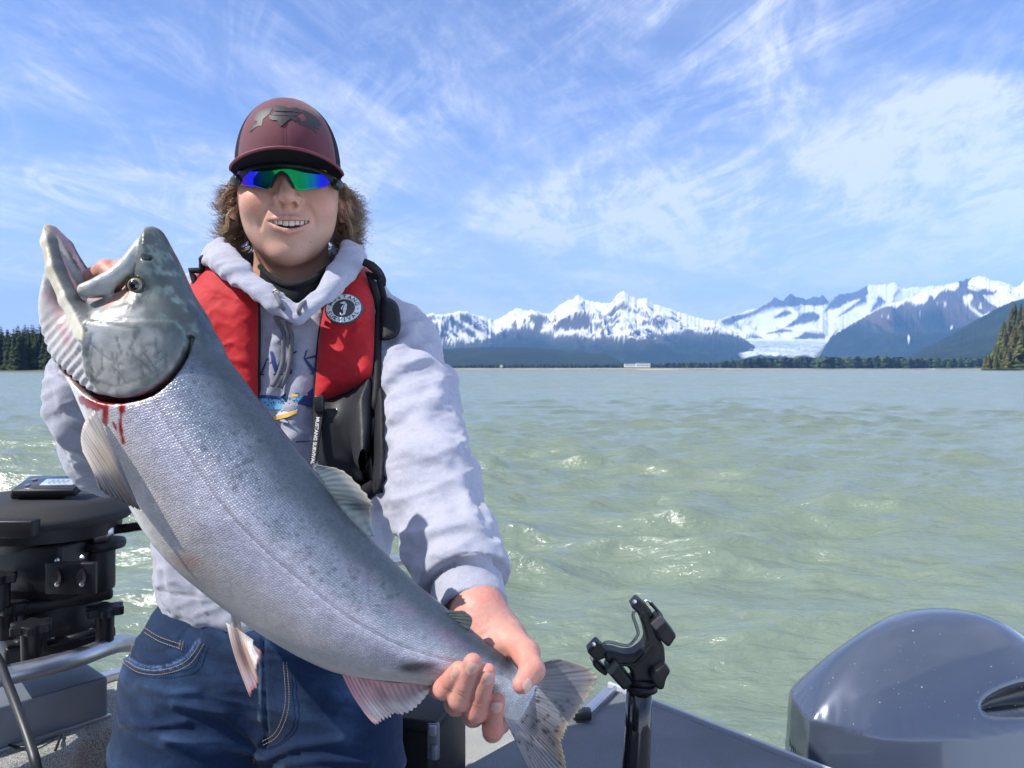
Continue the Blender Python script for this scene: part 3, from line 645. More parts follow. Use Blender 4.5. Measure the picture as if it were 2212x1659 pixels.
    # scattered bushes at the bank of the left wood
treeline()
MWHITE = mat('white_cladding', (0.75, 0.76, 0.76), 0.6); MROOF = mat('grey_roof', (0.35, 0.37, 0.38), 0.6); MWIN = mat('far_window', (0.05, 0.06, 0.07), 0.2)
def building(x0, x1, ytop, ybase, d, label, n_win):
    w = (x1 - x0) / F * d; h = (ybase - ytop) / F * d; b = P((x0 + x1) / 2, ybase, d); z0 = max(b[2], 3.0)
    root = empty('shore_building', (b[0], d, z0), label, 'building')
    box_obj('wall', (b[0], d, z0 + h * .35), (w / 2, 8, h * .5), MWHITE, root, 0); prism_obj('roof', [(-w / 2 - .5, 0), (w / 2 + .5, 0), (w / 2 - 1, h * .28), (-w / 2 + 1, h * .28)],
        Matrix.Translation((b[0], d + 8.5, z0 + h * .855)) @ Matrix.Rotation(math.radians(90), 4, 'X'), 0, 17, MROOF, root)
    for k in range(n_win): box_obj('window', (b[0] - w / 2 + (k + .5) * w / n_win, d - 8.05, z0 + h * .4), (w / n_win * .28, .08, h * .15), MWIN, root, 0)
building(1349, 1372, 786.5, 792.5, 2550, 'long low white shed at the left of the cluster on the far shore', 5)
building(1374, 1404, 785, 792.5, 2600, 'wide white warehouse at the right of the cluster on the far shore', 7)
building(1080, 1086, 789, 793, 2600, 'tiny white cabin alone on the sand below the low dark hill', 2)
# ---------------------------------------------------------------- the angler
HO = P(624, 400, 1.19); TH = math.radians(7.0)
RH = np.array(Matrix.Rotation(math.radians(14.5), 3, 'Z') @ Matrix.Rotation(TH, 3, 'X') @ Matrix.Rotation(math.radians(-1.0), 3, 'Y'))
def to_head(p): return (p - HO) @ RH              # world -> head frame (x to the frame's right, y back, z up)
def from_head(q): return np.asarray(q, float) @ RH.T + HO
def yface(x): return -0.094 + x * x * 13.0        # front of the dental arch
MOUTH = crom([(-.0275, -.0605), (-.014, -.0598), (0, -.0603), (.015, -.0596), (.0305, -.0592), (.021, -.0658), (.010, -.0698), (-.001, -.0708), (-.011, -.0688), (-.020, -.0648)], 4, True)
UPL = [(-.0285, yface(.028) - .001, -.0605), (-.014, yface(.014) - .004, -.0572), (-.004, yface(0) - .0055, -.0562), (0.001, yface(0) - .005, -.0570), (.006, yface(0) - .0055, -.0562), (.016, yface(.016) - .004, -.0568), (.0315, yface(.031) - .001, -.0592)]
LOL = [(-.0265, yface(.026) + .000, -.0622), (-.015, yface(.015) - .0035, -.0700), (-.001, yface(0) - .0050, -.0750), (.014, yface(.014) - .0035, -.0714), (.0295, yface(.029) + .000, -.0612)]
def f_head0(q):
    a = q.copy(); a[:, 0] = np.abs(a[:, 0])
    d = sd_ell(q, (0, .014, .030), (.0735, .094, .083))
    d = smin(d, sd_ell(q, (0, -.018, -.022), (.0725, .070, .070)), .03)
    d = smin(d, sd_ell(q, (0, -.022, -.066), (.0610, .064, .052)), .03)
    d = smin(d, sd_ell(q, (0, -.040, -.090), (.040, .045, .034)), .02)
    d = smin(d, sd_ell(q, (0.0, -.072, -.1045), (.024, .020, .0175)), .018)
    d = smin(d, sd_ell(q, (0, -.062, -.060), (.036, .036, .026)), .018)
    d = smin(d, sd_ell(a, (.040, -.060, -.034), (.027, .026, .024)), .016)      # cheek apples
    d = smin(d, sd_ell(a, (.030, -.074, .017), (.028, .012, .009)), .012)       # brow
    d = smax(d, -sd_ell(a, (.031, -.098, .002), (.017, .016, .011)), .010)      # sockets
    d = smin(d, sd_ell(a, (.031, -.074, .001), (.014, .013, .012)), .003)
    # nose
    n = sd_chain(q, [(0, -.084, .012), (0, -.098, -.010), (0, -.112, -.0275)], [.0085, .0082, .0105], .004)
    n = smin(n, sd_ell(a, (.0125, -.0985, -.0315), (.0088, .0105, .0082)), .006)
    n = smin(n, sd_ell(q, (0, -.092, -.028), (.015, .012, .018)), .008)
    d = smin(d, n, .008)
    d = smax(d, -sd_ell(a, (.0085, -.1045, -.0405), (.0052, .0090, .0074)), .0015)
    return d
def on_face(x, z):
    """front surface of the head at (x, z) of the head frame"""
    x, z = np.asarray(x, float), np.asarray(z, float); lo, hi = np.full(len(x), -.16), np.full(len(x), -.02)
    for _ in range(24): m = (lo + hi) / 2; ins = f_head0(np.stack([x, m, z], 1)) < 0; hi = np.where(ins, m, hi); lo = np.where(ins, lo, m)
    return np.stack([x, hi, z], 1)
_FC = crom([(.0180, -.030, 0), (.0265, -.0385, 0), (.0345, -.0500, 0), (.0395, -.0620, 0), (.0400, -.0710, 0)], 3)
FOLD_R = on_face(_FC[:, 0], _FC[:, 1]); FOLD_L = FOLD_R * (-1, 1, 1)
_CC = crom([(.0440, -.0660, 0), (.0490, -.0540, 0), (.0500, -.0420, 0)], 3)
def f_head(p):
    q = to_head(p); a = q.copy(); a[:, 0] = np.abs(a[:, 0]); d = f_head0(q)
    n = len(FOLD_R); r = .0034 * np.sin(np.linspace(.25, .92, n) * math.pi) ** .6
    d = smax(d, -sd_chain(a, FOLD_R + (0, -.0018, 0), r), .0060)
    d = smax(d, -sd_ell(q, (0, -.105, -.0885), (.018, .008, .0045)), .008)
    d = smax(d, -sd_chain(q, [(0, -.107, -.044), (0, -.104, -.052)], [.0028, .0028]), .004)
    # lips and opening
    d = smin(d, sd_chain(q, UPL, [.0024, .0040, .0044, .0040, .0044, .0040, .0024]), .0035)
    d = smin(d, sd_chain(q, LOL, [.0024, .0045, .0055, .0045, .0024]), .0035)
    mo = poly_sd(q[:, 0], q[:, 2], MOUTH); dep = q[:, 1] - (yface(q[:, 0]) + .013)
    d = smax(d, -np.maximum(mo, dep), .0018)
    # ears
    ea = sd_ell(a, (.0845, .012, -.022), (.0085, .018, .031), np.array(Matrix.Rotation(math.radians(-22), 3, 'Z')))
    ea = smax(ea, -sd_ell(a, (.0905, .004, -.016), (.006, .010, .018)), .004)
    ea = smin(ea, sd_ell(a, (.0800, .006, -.046), (.006, .009, .009)), .006)
    d = smin(d, ea, .005)
    # neck
    d = smin(d, sd_chain(q, [(0, .022, -.06), (.002, .034, -.135), (.004, .055, -.22)], [.056, .059, .075]), .020)
    return d
# ---- hand at the tail: four fingers come up in front from under the fish, thumb over its back
FISH_D = 0.78
def hand_pieces():
    W_ = [P(1010, 1245, .872), P(1035, 1330, .835), P(1062, 1400, .812)]
    palm = [P(1058, 1400, .812), P(1050, 1465, .812)]
    fin = []
    # (knuckle behind) (bottom) (front) (tip)
    fin.append(([P(1060, 1400, .812), P(975, 1442, .812), P(949, 1484, .790), P(960, 1487, .752), P(991, 1447, .738)], [.0125, .0115, .0108, .0103, .0088]))
    fin.append(([P(1070, 1420, .812), P(1005, 1490, .812), P(985, 1520, .786), P(993, 1509, .746), P(1021, 1432, .728)], [.0125, .0118, .0112, .0108, .0088]))
    fin.append(([P(1085, 1430, .812), P(1040, 1520, .812), P(1023, 1545, .786), P(1028, 1535, .748), P(1052, 1453, .730)], [.0125, .0118, .0112, .0108, .0088]))
    fin.append(([P(1100, 1440, .812), P(1080, 1560, .808), P(1065, 1580, .788), P(1064, 1572, .758), P(1074, 1516, .742)], [.0120, .0108, .0100, .0096, .0080]))
    thumb = ([P(1045, 1345, .832), P(1100, 1378, .800), P(1137, 1412, .768), P(1150, 1447, .744), P(1127, 1478, .728)], [.0160, .0152, .0128, .0114, .0090])
    return W_, palm, fin, thumb
HP_ = hand_pieces()
def f_hand(p):
    W_, palm, fin, th = HP_
    d = sd_chain(p, W_, [.0280, .0262, .0280], .02)
    d = smin(d, sd_ell(p, P(1068, 1420, .818), (.036, .014, .042)), .015)
    d = smin(d, sd_chain(p, [P(1040, 1340, .83), P(1085, 1390, .812), P(1110, 1440, .806)], [.0250, .0225, .018], .01), .015)
    for pts, rs in fin: d = smin(d, sd_chain(p, pts, rs, .004), .0030)
    d = smin(d, sd_chain(p, th[0], th[1], .005), .009)
    return d
def f_hand2(p):
    # the other hand comes up behind the gill cover, two fingers show in the open mouth
    d = sd_chain(p, [P(210, 800, .89), P(212, 740, .87), P(220, 680, .86)], [.030, .029, .034], .02)
    for pts, rs in (([P(200, 690, .86), P(185, 640, .84), P(205, 600, .80), P(230, 583, .785), P(249, 600, .775)], [.012, .011, .0105, .0100, .0085]),
                    ([P(225, 680, .86), P(230, 640, .84), P(248, 603, .80), P(268, 579, .785), P(287, 577, .778)], [.012, .011, .0100, .0095, .0080]),
                    ([P(245, 690, .86), P(275, 650, .85), P(300, 600, .84)], [.012, .010, .009])):
        d = smin(d, sd_chain(p, pts, rs, .004), .003)
    return d
SHL, SHR = P(835, 762, 1.23), P(430, 706, 1.25)
ARM_F = [SHL, P(893, 860, 1.15), P(912, 955, 1.08), P(932, 1050, 1.005), P(975, 1180, .93), P(1003, 1240, .888), P(1012, 1262, .872)]
ARM_B = [SHR, P(330, 860, 1.12), P(256, 960, .98), P(218, 865, .90), P(206, 790, .88)]
fc_head = culled(f_head, HO + (-.12, -.15, -.27), HO + (.12, .13, .14))
fc_hand = culled(f_hand, P(925, 1230, .80) + (0, -.10, 0), P(1185, 1610, .80) + (0, .10, 0)); fc_hand2 = culled(f_hand2, P(150, 560, .83) + (-.01, -.10, 0), P(310, 830, .83) + (0, .10, 0))
def f_body(p):
    d = fc_head(p)
    t = sd_ell(p, P(635, 860, 1.26), (.150, .085, .22)); t = smin(t, sd_ell(p, P(590, 1200, 1.24), (.145, .090, .24)), .06)
    t = smin(t, sd_chain(p, [SHR, P(630, 700, 1.27), SHL], [.050, .060, .050], .03), .05)
    d = smin(d, t, .03)
    d = smin(d, sd_chain(p, ARM_F, [.045, .038, .036, .036, .031, .029, .028], .02), .03)
    d = smin(d, sd_chain(p, ARM_B, [.045, .038, .034, .030, .028], .02), .03)
    d = smin(d, fc_hand(p), .006); d = smin(d, fc_hand2(p), .006)
    for sx in (-1, 1): d = smin(d, sd_chain(p, [P(590 + sx * 115, 1420, 1.25), P(570 + sx * 190, 1800, 1.22)], [.075, .065]), .03)
    return d
hx, hz = HO[0], HO[2]
person = empty('person', P(590, 1660, 1.22), 'young man in maroon cap and red life vest smiling and holding up a salmon', 'person')
def build_body():
    xs = axis((-.70, -.475, .006), (-.475, -.225, .0017), (-.225, -.100, .005), (-.100, .050, .0014), (.050, .10, .005))
    ys = axis((.68, .84, .0017), (.84, 1.055, .005), (1.055, 1.20, .0017), (1.20, 1.40, .005))
    zs = axis((HC - .86, HC - .395, .010), (HC - .395, HC - .20, .0016), (HC - .20, HC + .075, .006), (HC + .075, HC + .125, .0017), (HC + .125, HC + .40, .0017))
    v, f = surface(f_body, xs, ys, zs, B=10, slack=1.25, pad=.004)
    q = to_head(v); x, y, z = q[:, 0], q[:, 1], q[:, 2]; ax = np.abs(x)
    base = np.array((0.51, 0.283, 0.195)); col = np.tile(base, (len(v), 1))
    n1 = fbm(v * 60, 3, 3); n2 = fbm(v * 300, 2, 5)
    col *= (1 + 0.05 * n1 + 0.03 * n2)[:, None]
    head = (z > -.2) & (v[:, 1] > 1.0)
    g = lambda cx, cy, cz, r: np.exp(-(((ax - cx) ** 2 + (y - cy) ** 2 + (z - cz) ** 2) / r ** 2))
    pink = 0.55 * g(.046, -.075, -.030, .024) + 0.55 * g(0, -.112, -.030, .013) + 0.35 * g(0, -.08, -.110, .02) + 0.6 * g(.088, .01, -.03, .02)
    col = lerp(col, np.array((0.60, 0.215, 0.155)), np.clip(pink * head, 0, 1) * 0.75)
    dl = np.minimum(sd_chain(q, UPL, [.002, .004, .0044, .004, .0044, .004, .002]), sd_chain(q, LOL, [.002, .0045, .0055, .0045, .002]))
    lipz = (poly_sd(x, z, crom([(-.0295, -.0605), (-.015, -.0545), (-.004, -.0520), (.001, -.0530), (.006, -.0520), (.016, -.0540), (.0325, -.0592), (.021, -.0735), (.001, -.0812), (-.018, -.0722)], 4, True)))
    col = lerp(col, np.array((0.50, 0.225, 0.19)), ss(.0030, -.0024, lipz + .0006 * n1) * head * (y < -.06) * 0.62)
    ins = (poly_sd(x, z, MOUTH) < 0.0006) & (y > yface(x) - .001) & (y < -.05) & head
    col[ins] = np.array((0.16, 0.035, 0.03))
    brow = np.exp(-((z - .024) / .0035) ** 2) * ss(.010, .016, ax) * ss(.050, .042, ax) * (y < -.05) * head
    col = lerp(col, np.array((0.16, 0.10, 0.06)), brow * 0.8)
    jawz = ss(-.045, -.075, z) * (y < .01) * head; col = lerp(col, np.array((.40, .29, .235)), .22 * jawz * (lipz > .003))        # faint shaven tone
    rf = np.random.RandomState(3)
    for _ in range(70):                                     # freckles and a mole
        fx, fz = rf.uniform(-.065, .065), rf.uniform(-.10, -.005); col = lerp(col, np.array((.36, .19, .13)), .45 * rf.rand() * np.exp(-(((x - fx) ** 2 + (z - fz) ** 2) / .0011 ** 2)) * (y < -.03) * head)
    col = lerp(col, np.array((.12, .06, .04)), .9 * np.exp(-(((x - .031) ** 2 + (z + .089) ** 2) / .0009 ** 2)) * (y < -.03) * head)
    # hands: redder knuckles and tips
    hand = (~head) & (v[:, 1] < .86)
    tips = np.zeros(len(v))
    for pts, rs in HP_[2] + [HP_[3]]:
        for k_, r_ in ((4, .011), (3, .010), (2, .009)): tips = np.maximum(tips, np.exp(-(np.linalg.norm(v - pts[k_], axis=1) / r_) ** 2) * (1 if k_ == 4 else .5))
    col = lerp(col, np.array((0.60, 0.25, 0.185)), np.clip(tips + .18, 0, 1) * hand * 0.75)
    nrm = np.zeros_like(v); fn = np.cross(v[f[:, 1]] - v[f[:, 0]], v[f[:, 2]] - v[f[:, 0]])
    for k in range(4): np.add.at(nrm, f[:, k], fn)
    nrm /= np.linalg.norm(nrm, axis=1)[:, None] + 1e-12; cr = np.zeros(len(v))
    for pts, rs in HP_[2] + [HP_[3]]:
        for a_, b_, tt in ((3, 4, (.30, .38)), (2, 3, (.55,))):
            A_, B_ = np.array(pts[a_]), np.array(pts[b_]); ab = B_ - A_; L_ = np.linalg.norm(ab); t = (v - A_) @ ab / L_ ** 2; rad = np.linalg.norm(v - A_ - t[:, None] * ab, axis=1)
            for k in tt: cr = np.maximum(cr, np.exp(-((t - k) * L_ / .0006) ** 2) * (rad < rs[a_] * 1.15))
    hw_ = (~head) & (v[:, 1] < .90)
    col[hw_] *= np.array((.96, .90, 1.02))
    v = v - nrm * (.00055 * cr - .0007 * fbm(v * np.array((70, 70, 70)), 3, 8) * hw_ - .0003 * fbm(v * 260, 2, 18) * hw_)[:, None]
    col = lerp(col, col * np.array((1.12, .82, .80)), hw_ * ss(-.1, .5, fbm(v * 55, 3, 31)) * .7)
    sk = mat('skin', rough=0.50, attr='Col', spec=0.38, noise=(260, .07, 6), bump=((1400, 0.30, 0.0006), (330, .22, .0008), (70, .12, .002)), sss=(0.10, (0.9, 0.35, 0.2), 0.004))
    o = np_mesh('body', v, f, sk, person, np.clip(col, 0, 1)); return o
build_body()
MTOOTH = mat('tooth_enamel', (0.74, 0.68, 0.56), 0.25, spec=0.5)
def teeth():
    ws = [.0062, .0068, .0066, .0084, .0084, .0066, .0068, .0062]; x = -sum(ws) / 2 + .0010
    for k, w_ in enumerate(ws):
        c = x + w_ / 2; x += w_; h = (.0086, .0094, .0088, .0104, .0104, .0088, .0094, .0086)[k]
        sl = 2 * 13 * c; R = Matrix.Rotation(math.atan(sl) + (.06, -.10, .05, -.03, .04, -.08, .10, -.05)[k], 3, 'Z') @ Matrix.Rotation((.04, -.03, .05, .02, -.02, -.05, .03, .02)[k], 3, 'Y')
        cc = np.array((c, yface(c) + .0035, -.0590 - h / 2 + .0016)); M = Matrix(RH.tolist()) @ R
        box_obj('tooth', from_head(cc), (w_ / 2 - .00012, .0020, h / 2 * .94), MTOOTH, person, .0014, M, 3)
    v, f = surface(lambda p: sd_ell(to_head(p), (0.001, -.078, -.0735), (.016, .012, .0052)), *[np.arange(a - .02, a + .02, .0012) for a in from_head((0.001, -.078, -.0735))], B=8)
    np_mesh('tongue', v, f, mat('tongue_flesh', (0.50, 0.16, 0.13), 0.3), person)
teeth()
MNAIL = mat('fingernail', (0.60, 0.365, 0.295), 0.35, coat=0.1)
def nails():
    """a nail on the outer side of each visible fingertip"""
    for (pts, rs), (nx_, nz_) in zip(HP_[2] + [HP_[3]], ((.25, .30), (.15, .30), (.30, .25), (.05, .35), (.35, -.1))):
        tip, pre = np.array(pts[4]), np.array(pts[3]); ax_ = tip - pre; ax_ /= np.linalg.norm(ax_); out = np.array((nx_, -1.0, nz_)); out -= ax_ * (out @ ax_); out /= np.linalg.norm(out); sd = np.cross(ax_, out)
        c = tip + ax_ * rs[4] * 0.05; r = rs[4]; n, m_ = 9, 9; V = []
        for i in range(n):
            for j in range(m_):
                u = (i / (n - 1) * 2 - 1); w = (j / (m_ - 1) * 2 - 1); wid = 0.74 * math.sqrt(max(1 - max(abs(w) - .45, 0) ** 2 / .34, .05))
                a = u * wid; V.append(c + ax_ * (w * r * .78 + r * .02) + sd * math.sin(a) * r * 1.0 + out * (math.cos(a) * r * 1.045 - max(w, 0) ** 2 * r * .22))
        i, j = np.meshgrid(np.arange(n - 1), np.arange(m_ - 1), indexing='ij'); i, j = i.ravel(), j.ravel()
        f = np.stack([i * m_ + j, i * m_ + j + 1, (i + 1) * m_ + j + 1, (i + 1) * m_ + j], 1); np_mesh('fingernail', np.array(V), f, MNAIL, person)
nails()

# ---- cap
def cap():
    cp = bpy.data.objects.new('cap', None); COL.objects.link(cp); cp.parent = person; cp.location = (0, 0, 0)
    def place(q): return from_head(q)
    na, nt = 120, 40; a = np.linspace(0, 2 * math.pi, na, endpoint=False); t = np.linspace(0, 1, nt)
    T, A = np.meshgrid(t, a, indexing='ij'); T, A = T.ravel(), A.ravel()      # A = 0 at the front
    c = (1 - T ** 2.5) ** (1 / 2.05); fr = np.cos(A)
    seam = np.zeros_like(A)
    for s_ in (0, 60, 120, 180, 240, 300): da = np.abs((np.degrees(A) - s_ + 180) % 360 - 180); seam += np.exp(-(da / 1.3) ** 2)
    rr = c * (1 - 0.010 * seam * (T < .98)); z0 = 0.017 - 0.010 * (1 - fr) / 2
    rr = rr * (1 + .006 * fbm(np.stack([np.sin(A) * 3, np.cos(A) * 3, T * 3], 1), 3, 2))
    q = np.stack([.0775 * rr * np.sin(A), .010 - .1005 * rr * fr, z0 + (0.1285 - z0) * T], 1)
    q[:, 1] += 0.006 * np.exp(-((A / .8) ** 2)) * 0
    i, j = np.meshgrid(np.arange(nt - 1), np.arange(na), indexing='ij'); i, j = i.ravel(), j.ravel(); j2 = (j + 1) % na
    f = np.stack([i * na + j, (i + 1) * na + j, (i + 1) * na + j2, i * na + j2], 1)
    af = np.abs((np.degrees(a)[j] + 1.5 + 180) % 360 - 180); front = af < 62
    maroon = mat('maroon_twill', (0.098, 0.016, 0.028), 0.8, noise=(900, .22), bump=(1500, .5, .0006), sheen=.15)
    blackmesh = mat('black_cap_mesh', (0.012, 0.012, 0.016), 0.85, spec=.2, bump=(1200, .9, .001))
    for nm, sel, m_ in (('front_panel', front, maroon), ('mesh_panel', ~front, blackmesh)):
        used, inv = np.unique(f[sel], return_inverse=True); vv = q[used]
        o = np_mesh(nm, place(vv), inv.reshape(-1, 4), m_, cp); md = o.modifiers.new('thick', 'SOLIDIFY'); md.thickness = .0018; md.offset = -1
    sm = np.array([(0, .010 - .1005 * (1 - t_ ** 2.5) ** (1 / 2.05) - .0004, .017 + .1115 * t_) for t_ in np.linspace(0.02, .985, 40)]); v, ff = tube(place(sm), .0007, 6, False); np_mesh('seam', v, ff, maroon, cp)
    v, ff = tube(place(np.array([(0, .010, .1280), (0, .010, .1315)])), [.006, .003], 12); np_mesh('top_button', v, ff, maroon, cp)
    # brim
    nu, nv = 61, 18; u = np.linspace(-1, 1, nu) * math.radians(83); s = np.linspace(0, 1, nv); S_, U = np.meshgrid(s, u, indexing='ij'); S_, U = S_.ravel(), U.ravel()
    xr, yr = .0768 * np.sin(U), .010 - .1000 * np.cos(U); xe = .0805 * np.sin(U) * (1 + .02 * np.cos(U)); ye = -.012 - .152 * np.cos(U) ** .72
    X = xr + (xe - xr) * S_; Y = yr + (ye - yr) * S_; Z = (.0205 + (.0335 - .0205) * S_) - (.0175 * (X / .078) ** 2) * (.55 + .45 * S_)
    top = np.stack([X, Y, Z], 1); bot = top - np.array((0, 0, .0030)); n = len(top)
    i, j = np.meshgrid(np.arange(nv - 1), np.arange(nu - 1), indexing='ij'); i, j = i.ravel(), j.ravel()
    ft = np.stack([i * nu + j, i * nu + j + 1, (i + 1) * nu + j + 1, (i + 1) * nu + j], 1)
    e = np.arange(nu - 1) + (nv - 1) * nu; ed = np.stack([e, e + 1, e + 1 + n, e + n], 1)
    s0 = np.arange(nv - 1) * nu; sd0 = np.stack([s0, s0 + nu, s0 + nu + n, s0 + n], 1); s1 = s0 + nu - 1; sd1 = np.stack([s1, s1 + n, s1 + nu + n, s1 + nu], 1)
    V = place(np.vstack([top, bot])); np_mesh('brim', V, np.vstack([ft, ed, sd0, sd1]), maroon, cp)
    o = np_mesh('brim_underside', place(bot - np.array((0, 0, .0004)))[:, :], ft[:, ::-1], mat('dark_brim_lining', (0.007, 0.006, 0.008), .9, spec=.1), cp)
    edge = np.stack([X, Y, Z], 1).reshape(nv, nu, 3)[-1] + (0, -.0006, -.0015); v, ff = tube(place(edge), .0022, 8, False); np_mesh('brim_binding', v, ff, mat('maroon_binding', (0.15, 0.030, 0.048), .7), cp)
    # raised rubber emblem laid on the front panels
    def on_crown(x, z):
        T = np.clip((z - .017) / (.1285 - .017), 0, .99); c = (1 - T ** 2.5) ** (1 / 2.05); s_ = np.clip(x / (.0775 * c), -1, 1)
        return np.stack([x, .010 - .1005 * c * np.sqrt(1 - s_ ** 2), z], 1)
    def E(pts): return [((x_ - 672) * .000164, .0900 - (y_ - 300) * .000186) for x_, y_ in pts]
    shapes = [E([(365, 430), (375, 408), (395, 400), (400, 375), (425, 372), (432, 350), (400, 340), (404, 300), (430, 270), (480, 250), (555, 238), (552, 260), (535, 290), (500, 318), (480, 335), (470, 380), (440, 385)]),
              E([(560, 240), (590, 222), (640, 222), (700, 240), (760, 226), (790, 240), (800, 262), (780, 275), (720, 268), (650, 272), (585, 270), (570, 262)]),
              E([(550, 292), (585, 278), (650, 280), (720, 278), (778, 284), (770, 298), (720, 306), (640, 304), (570, 306)]),
              E([(530, 310), (600, 312), (690, 312), (780, 308), (775, 330), (740, 350), (715, 330), (690, 345), (630, 398), (600, 350), (560, 348), (540, 335)]),
              E([(800, 232), (860, 248), (910, 270), (950, 300), (970, 340), (940, 345), (950, 380), (900, 375), (930, 420), (860, 385), (790, 368), (770, 350), (830, 330), (845, 300), (820, 285)]),
              E([(395, 392), (468, 388), (476, 372), (405, 374)]), E([(770, 366), (860, 360), (860, 350), (790, 346)])]
    rub = mat('black_rubber', (0.016, 0.013, 0.016), .5, coat=.1, bump=(900, .5, .0008))
    for k, sh in enumerate(shapes):
        bm = bmesh.new(); vs = [bm.verts.new((x_, z_, 0)) for x_, z_ in sh]; fc = bm.faces.new(vs); bmesh.ops.triangulate(bm, faces=[fc])
        
        for _ in range(5):
            lg = [e for e in bm.edges if e.calc_length() > .0035]
            if lg: bmesh.ops.subdivide_edges(bm, edges=lg, cuts=1); bmesh.ops.triangulate(bm, faces=bm.faces[:])
        r = bmesh.ops.extrude_face_region(bm, geom=bm.faces[:]); tops = [g for g in r['geom'] if isinstance(g, bmesh.types.BMVert)]
        th = .0016 if k not in (1, 3) else .0022
        for g in tops: g.co.z = 1
        co = np.array([w_.co for w_ in bm.verts]); b0 = on_crown(co[:, 0], co[:, 1]); nr = b0 - np.array((0, .01, .03)); nr /= np.linalg.norm(nr, axis=1)[:, None]
        W_ = place(b0 + nr * (co[:, 2:3] * th + .0006))
        for w_, c_ in zip(bm.verts, W_): w_.co = c_
        bmesh.ops.recalc_face_normals(bm, faces=bm.faces[:]); me = bpy.data.meshes.new('emblem'); bm.to_mesh(me); bm.free(); link('emblem', me, rub, cp, False)
    stud = mat('grey_stud', (0.25, .22, .20), .4)
    for x_, y_ in ((440, 290), (462, 275), (485, 262), (450, 310), (475, 296), (500, 280), (520, 262), (430, 318)):
        (sx, sz), = E([(x_, y_)]); b0 = on_crown(np.array([sx]), np.array([sz]))[0] + (0, -.002, 0)
        bm = bmesh.new(); bmesh.ops.create_icosphere(bm, subdivisions=1, radius=.0008); bm.transform(Matrix.Translation(place(b0[None])[0])); me = bpy.data.meshes.new('emblem_dot'); bm.to_mesh(me); bm.free(); link('emblem_dot', me, stud, cp)
cap()

# ---- sunglasses
def shades():
    sg = bpy.data.objects.new('sunglasses', None); COL.objects.link(sg); sg.parent = person
    Z = lambda x_, y_: ((432 + x_ * .2605 - 624) * .00066, (400 - (190.1 + y_ * .2605)) * .00066 - .0080)
    out = [Z(*p_) for p_ in [(345, 680), (440, 655), (560, 642), (690, 636), (820, 642), (960, 660), (1060, 690), (1083, 740), (1078, 792), (1045, 815), (940, 845), (870, 862), (822, 862), (780, 820), (745, 760), (718, 742), (682, 742), (655, 765), (622, 825), (585, 862), (545, 858), (470, 838), (385, 825), (345, 770)]]
    out = crom(out, 4, True)
    ys = lambda x: -.1080 + x * x * 8.6
    def fl(p): q = to_head(p); return smax(np.abs(q[:, 1] - ys(q[:, 0]) + (q[:, 2] - .0) * -.10) - .0011, poly_sd(q[:, 0], q[:, 2], out), .001)
    c = from_head((0, -.09, 0)); xs, ys_, zs = np.arange(c[0] - .080, c[0] + .080, .0011), np.arange(c[1] - .045, c[1] + .045, .0009), np.arange(c[2] - .035, c[2] + .035, .0010)
    v, f = surface(fl, xs, ys_, zs, B=10, slack=2.2); q = to_head(v)
    m = bpy.data.materials.new('green_blue_mirror_lens'); m.use_nodes = True; N, L = m.node_tree.nodes, m.node_tree.links; b = N['Principled BSDF']
    a = N.new('ShaderNodeAttribute'); a.attribute_name = 'Col'; L.new(a.outputs['Color'], b.inputs['Base Color']); b.inputs['Metallic'].default_value = .96; b.inputs['Roughness'].default_value = .04
    x = q[:, 0]; t = np.abs(x - .002) / .060
    col = lerp(np.array((.008, .26, .06)), np.array((.008, .20, .17)), ss(.25, .55, t)); col = lerp(col, np.array((.02, .025, .50)), ss(.5, .78, t)); col = lerp(col, np.array((.12, .02, .26)), ss(.86, 1.05, t))
    np_mesh('lens', v, f, m, sg, col)
    # rim: thick bar along the top, thin along the nose notch
    top = crom([(-.0690, .000), (-.063, .0040), (-.050, .0115), (-.025, .0155), (0, .0165), (.025, .0155), (.050, .0110), (.063, .0035), (.0690, -.001)], 6)
    nose = crom([Z(612, 840), Z(655, 765), Z(682, 735), Z(700, 724), Z(718, 735), Z(745, 758), Z(790, 840)], 5)
    def fr(p):
        q = to_head(p); yy = q[:, 1] - ys(q[:, 0]) - q[:, 2] * .10
        d1 = line_sd(q[:, 0], q[:, 2], top); d1 = np.maximum(np.abs(yy - .001) - .0032, d1 - (.0026 + .0018 * ss(.04, .065, np.abs(q[:, 0]))))
        d2 = np.maximum(np.abs(yy) - .0030, line_sd(q[:, 0], q[:, 2], nose) - .0022); return smin(d1, d2, .002)
    v, f = surface(fr, np.arange(c[0] - .086, c[0] + .086, .0012), ys_, np.arange(c[2] - .035, c[2] + .045, .0010), B=10, slack=2.2)
    blk = mat('glossy_black_frame', (0.008, 0.009, 0.010), .38, spec=.25); np_mesh('rim', v, f, blk, sg)
    for s_ in (-1, 1):
        pts = [(s_ * .0655, -.072, -.0005), (s_ * .0725, -.060, -.0045), (s_ * .0775, -.035, -.0040), (s_ * .0790, .0, -.002), (s_ * .080, .03, -.008)]
        P5 = crom(pts, 5); v, f = tube(from_head(P5), np.interp(np.arange(len(P5)), [0, 4, 8, 20], [.0060, .0078, .0048, .003]), 12); np_mesh('temple', v, f, mat('dark_green_black_frame', (0.018, .026, .026), .3, spec=.4), sg)
        # oval ring mark on each temple
        a_ = np.arange(25) / 24 * 2 * math.pi; cx, cz = s_ * .0715, -.0045
        ring = np.stack([cx + .0036 * np.cos(a_), np.full(25, -.0683), cz + .0024 * np.sin(a_)], 1); v, f = tube(from_head(ring), .0006, 6, False); np_mesh('oval_mark', v, f, mat('silver_mark', (.7, .72, .7), .3, .6), sg)
shades()
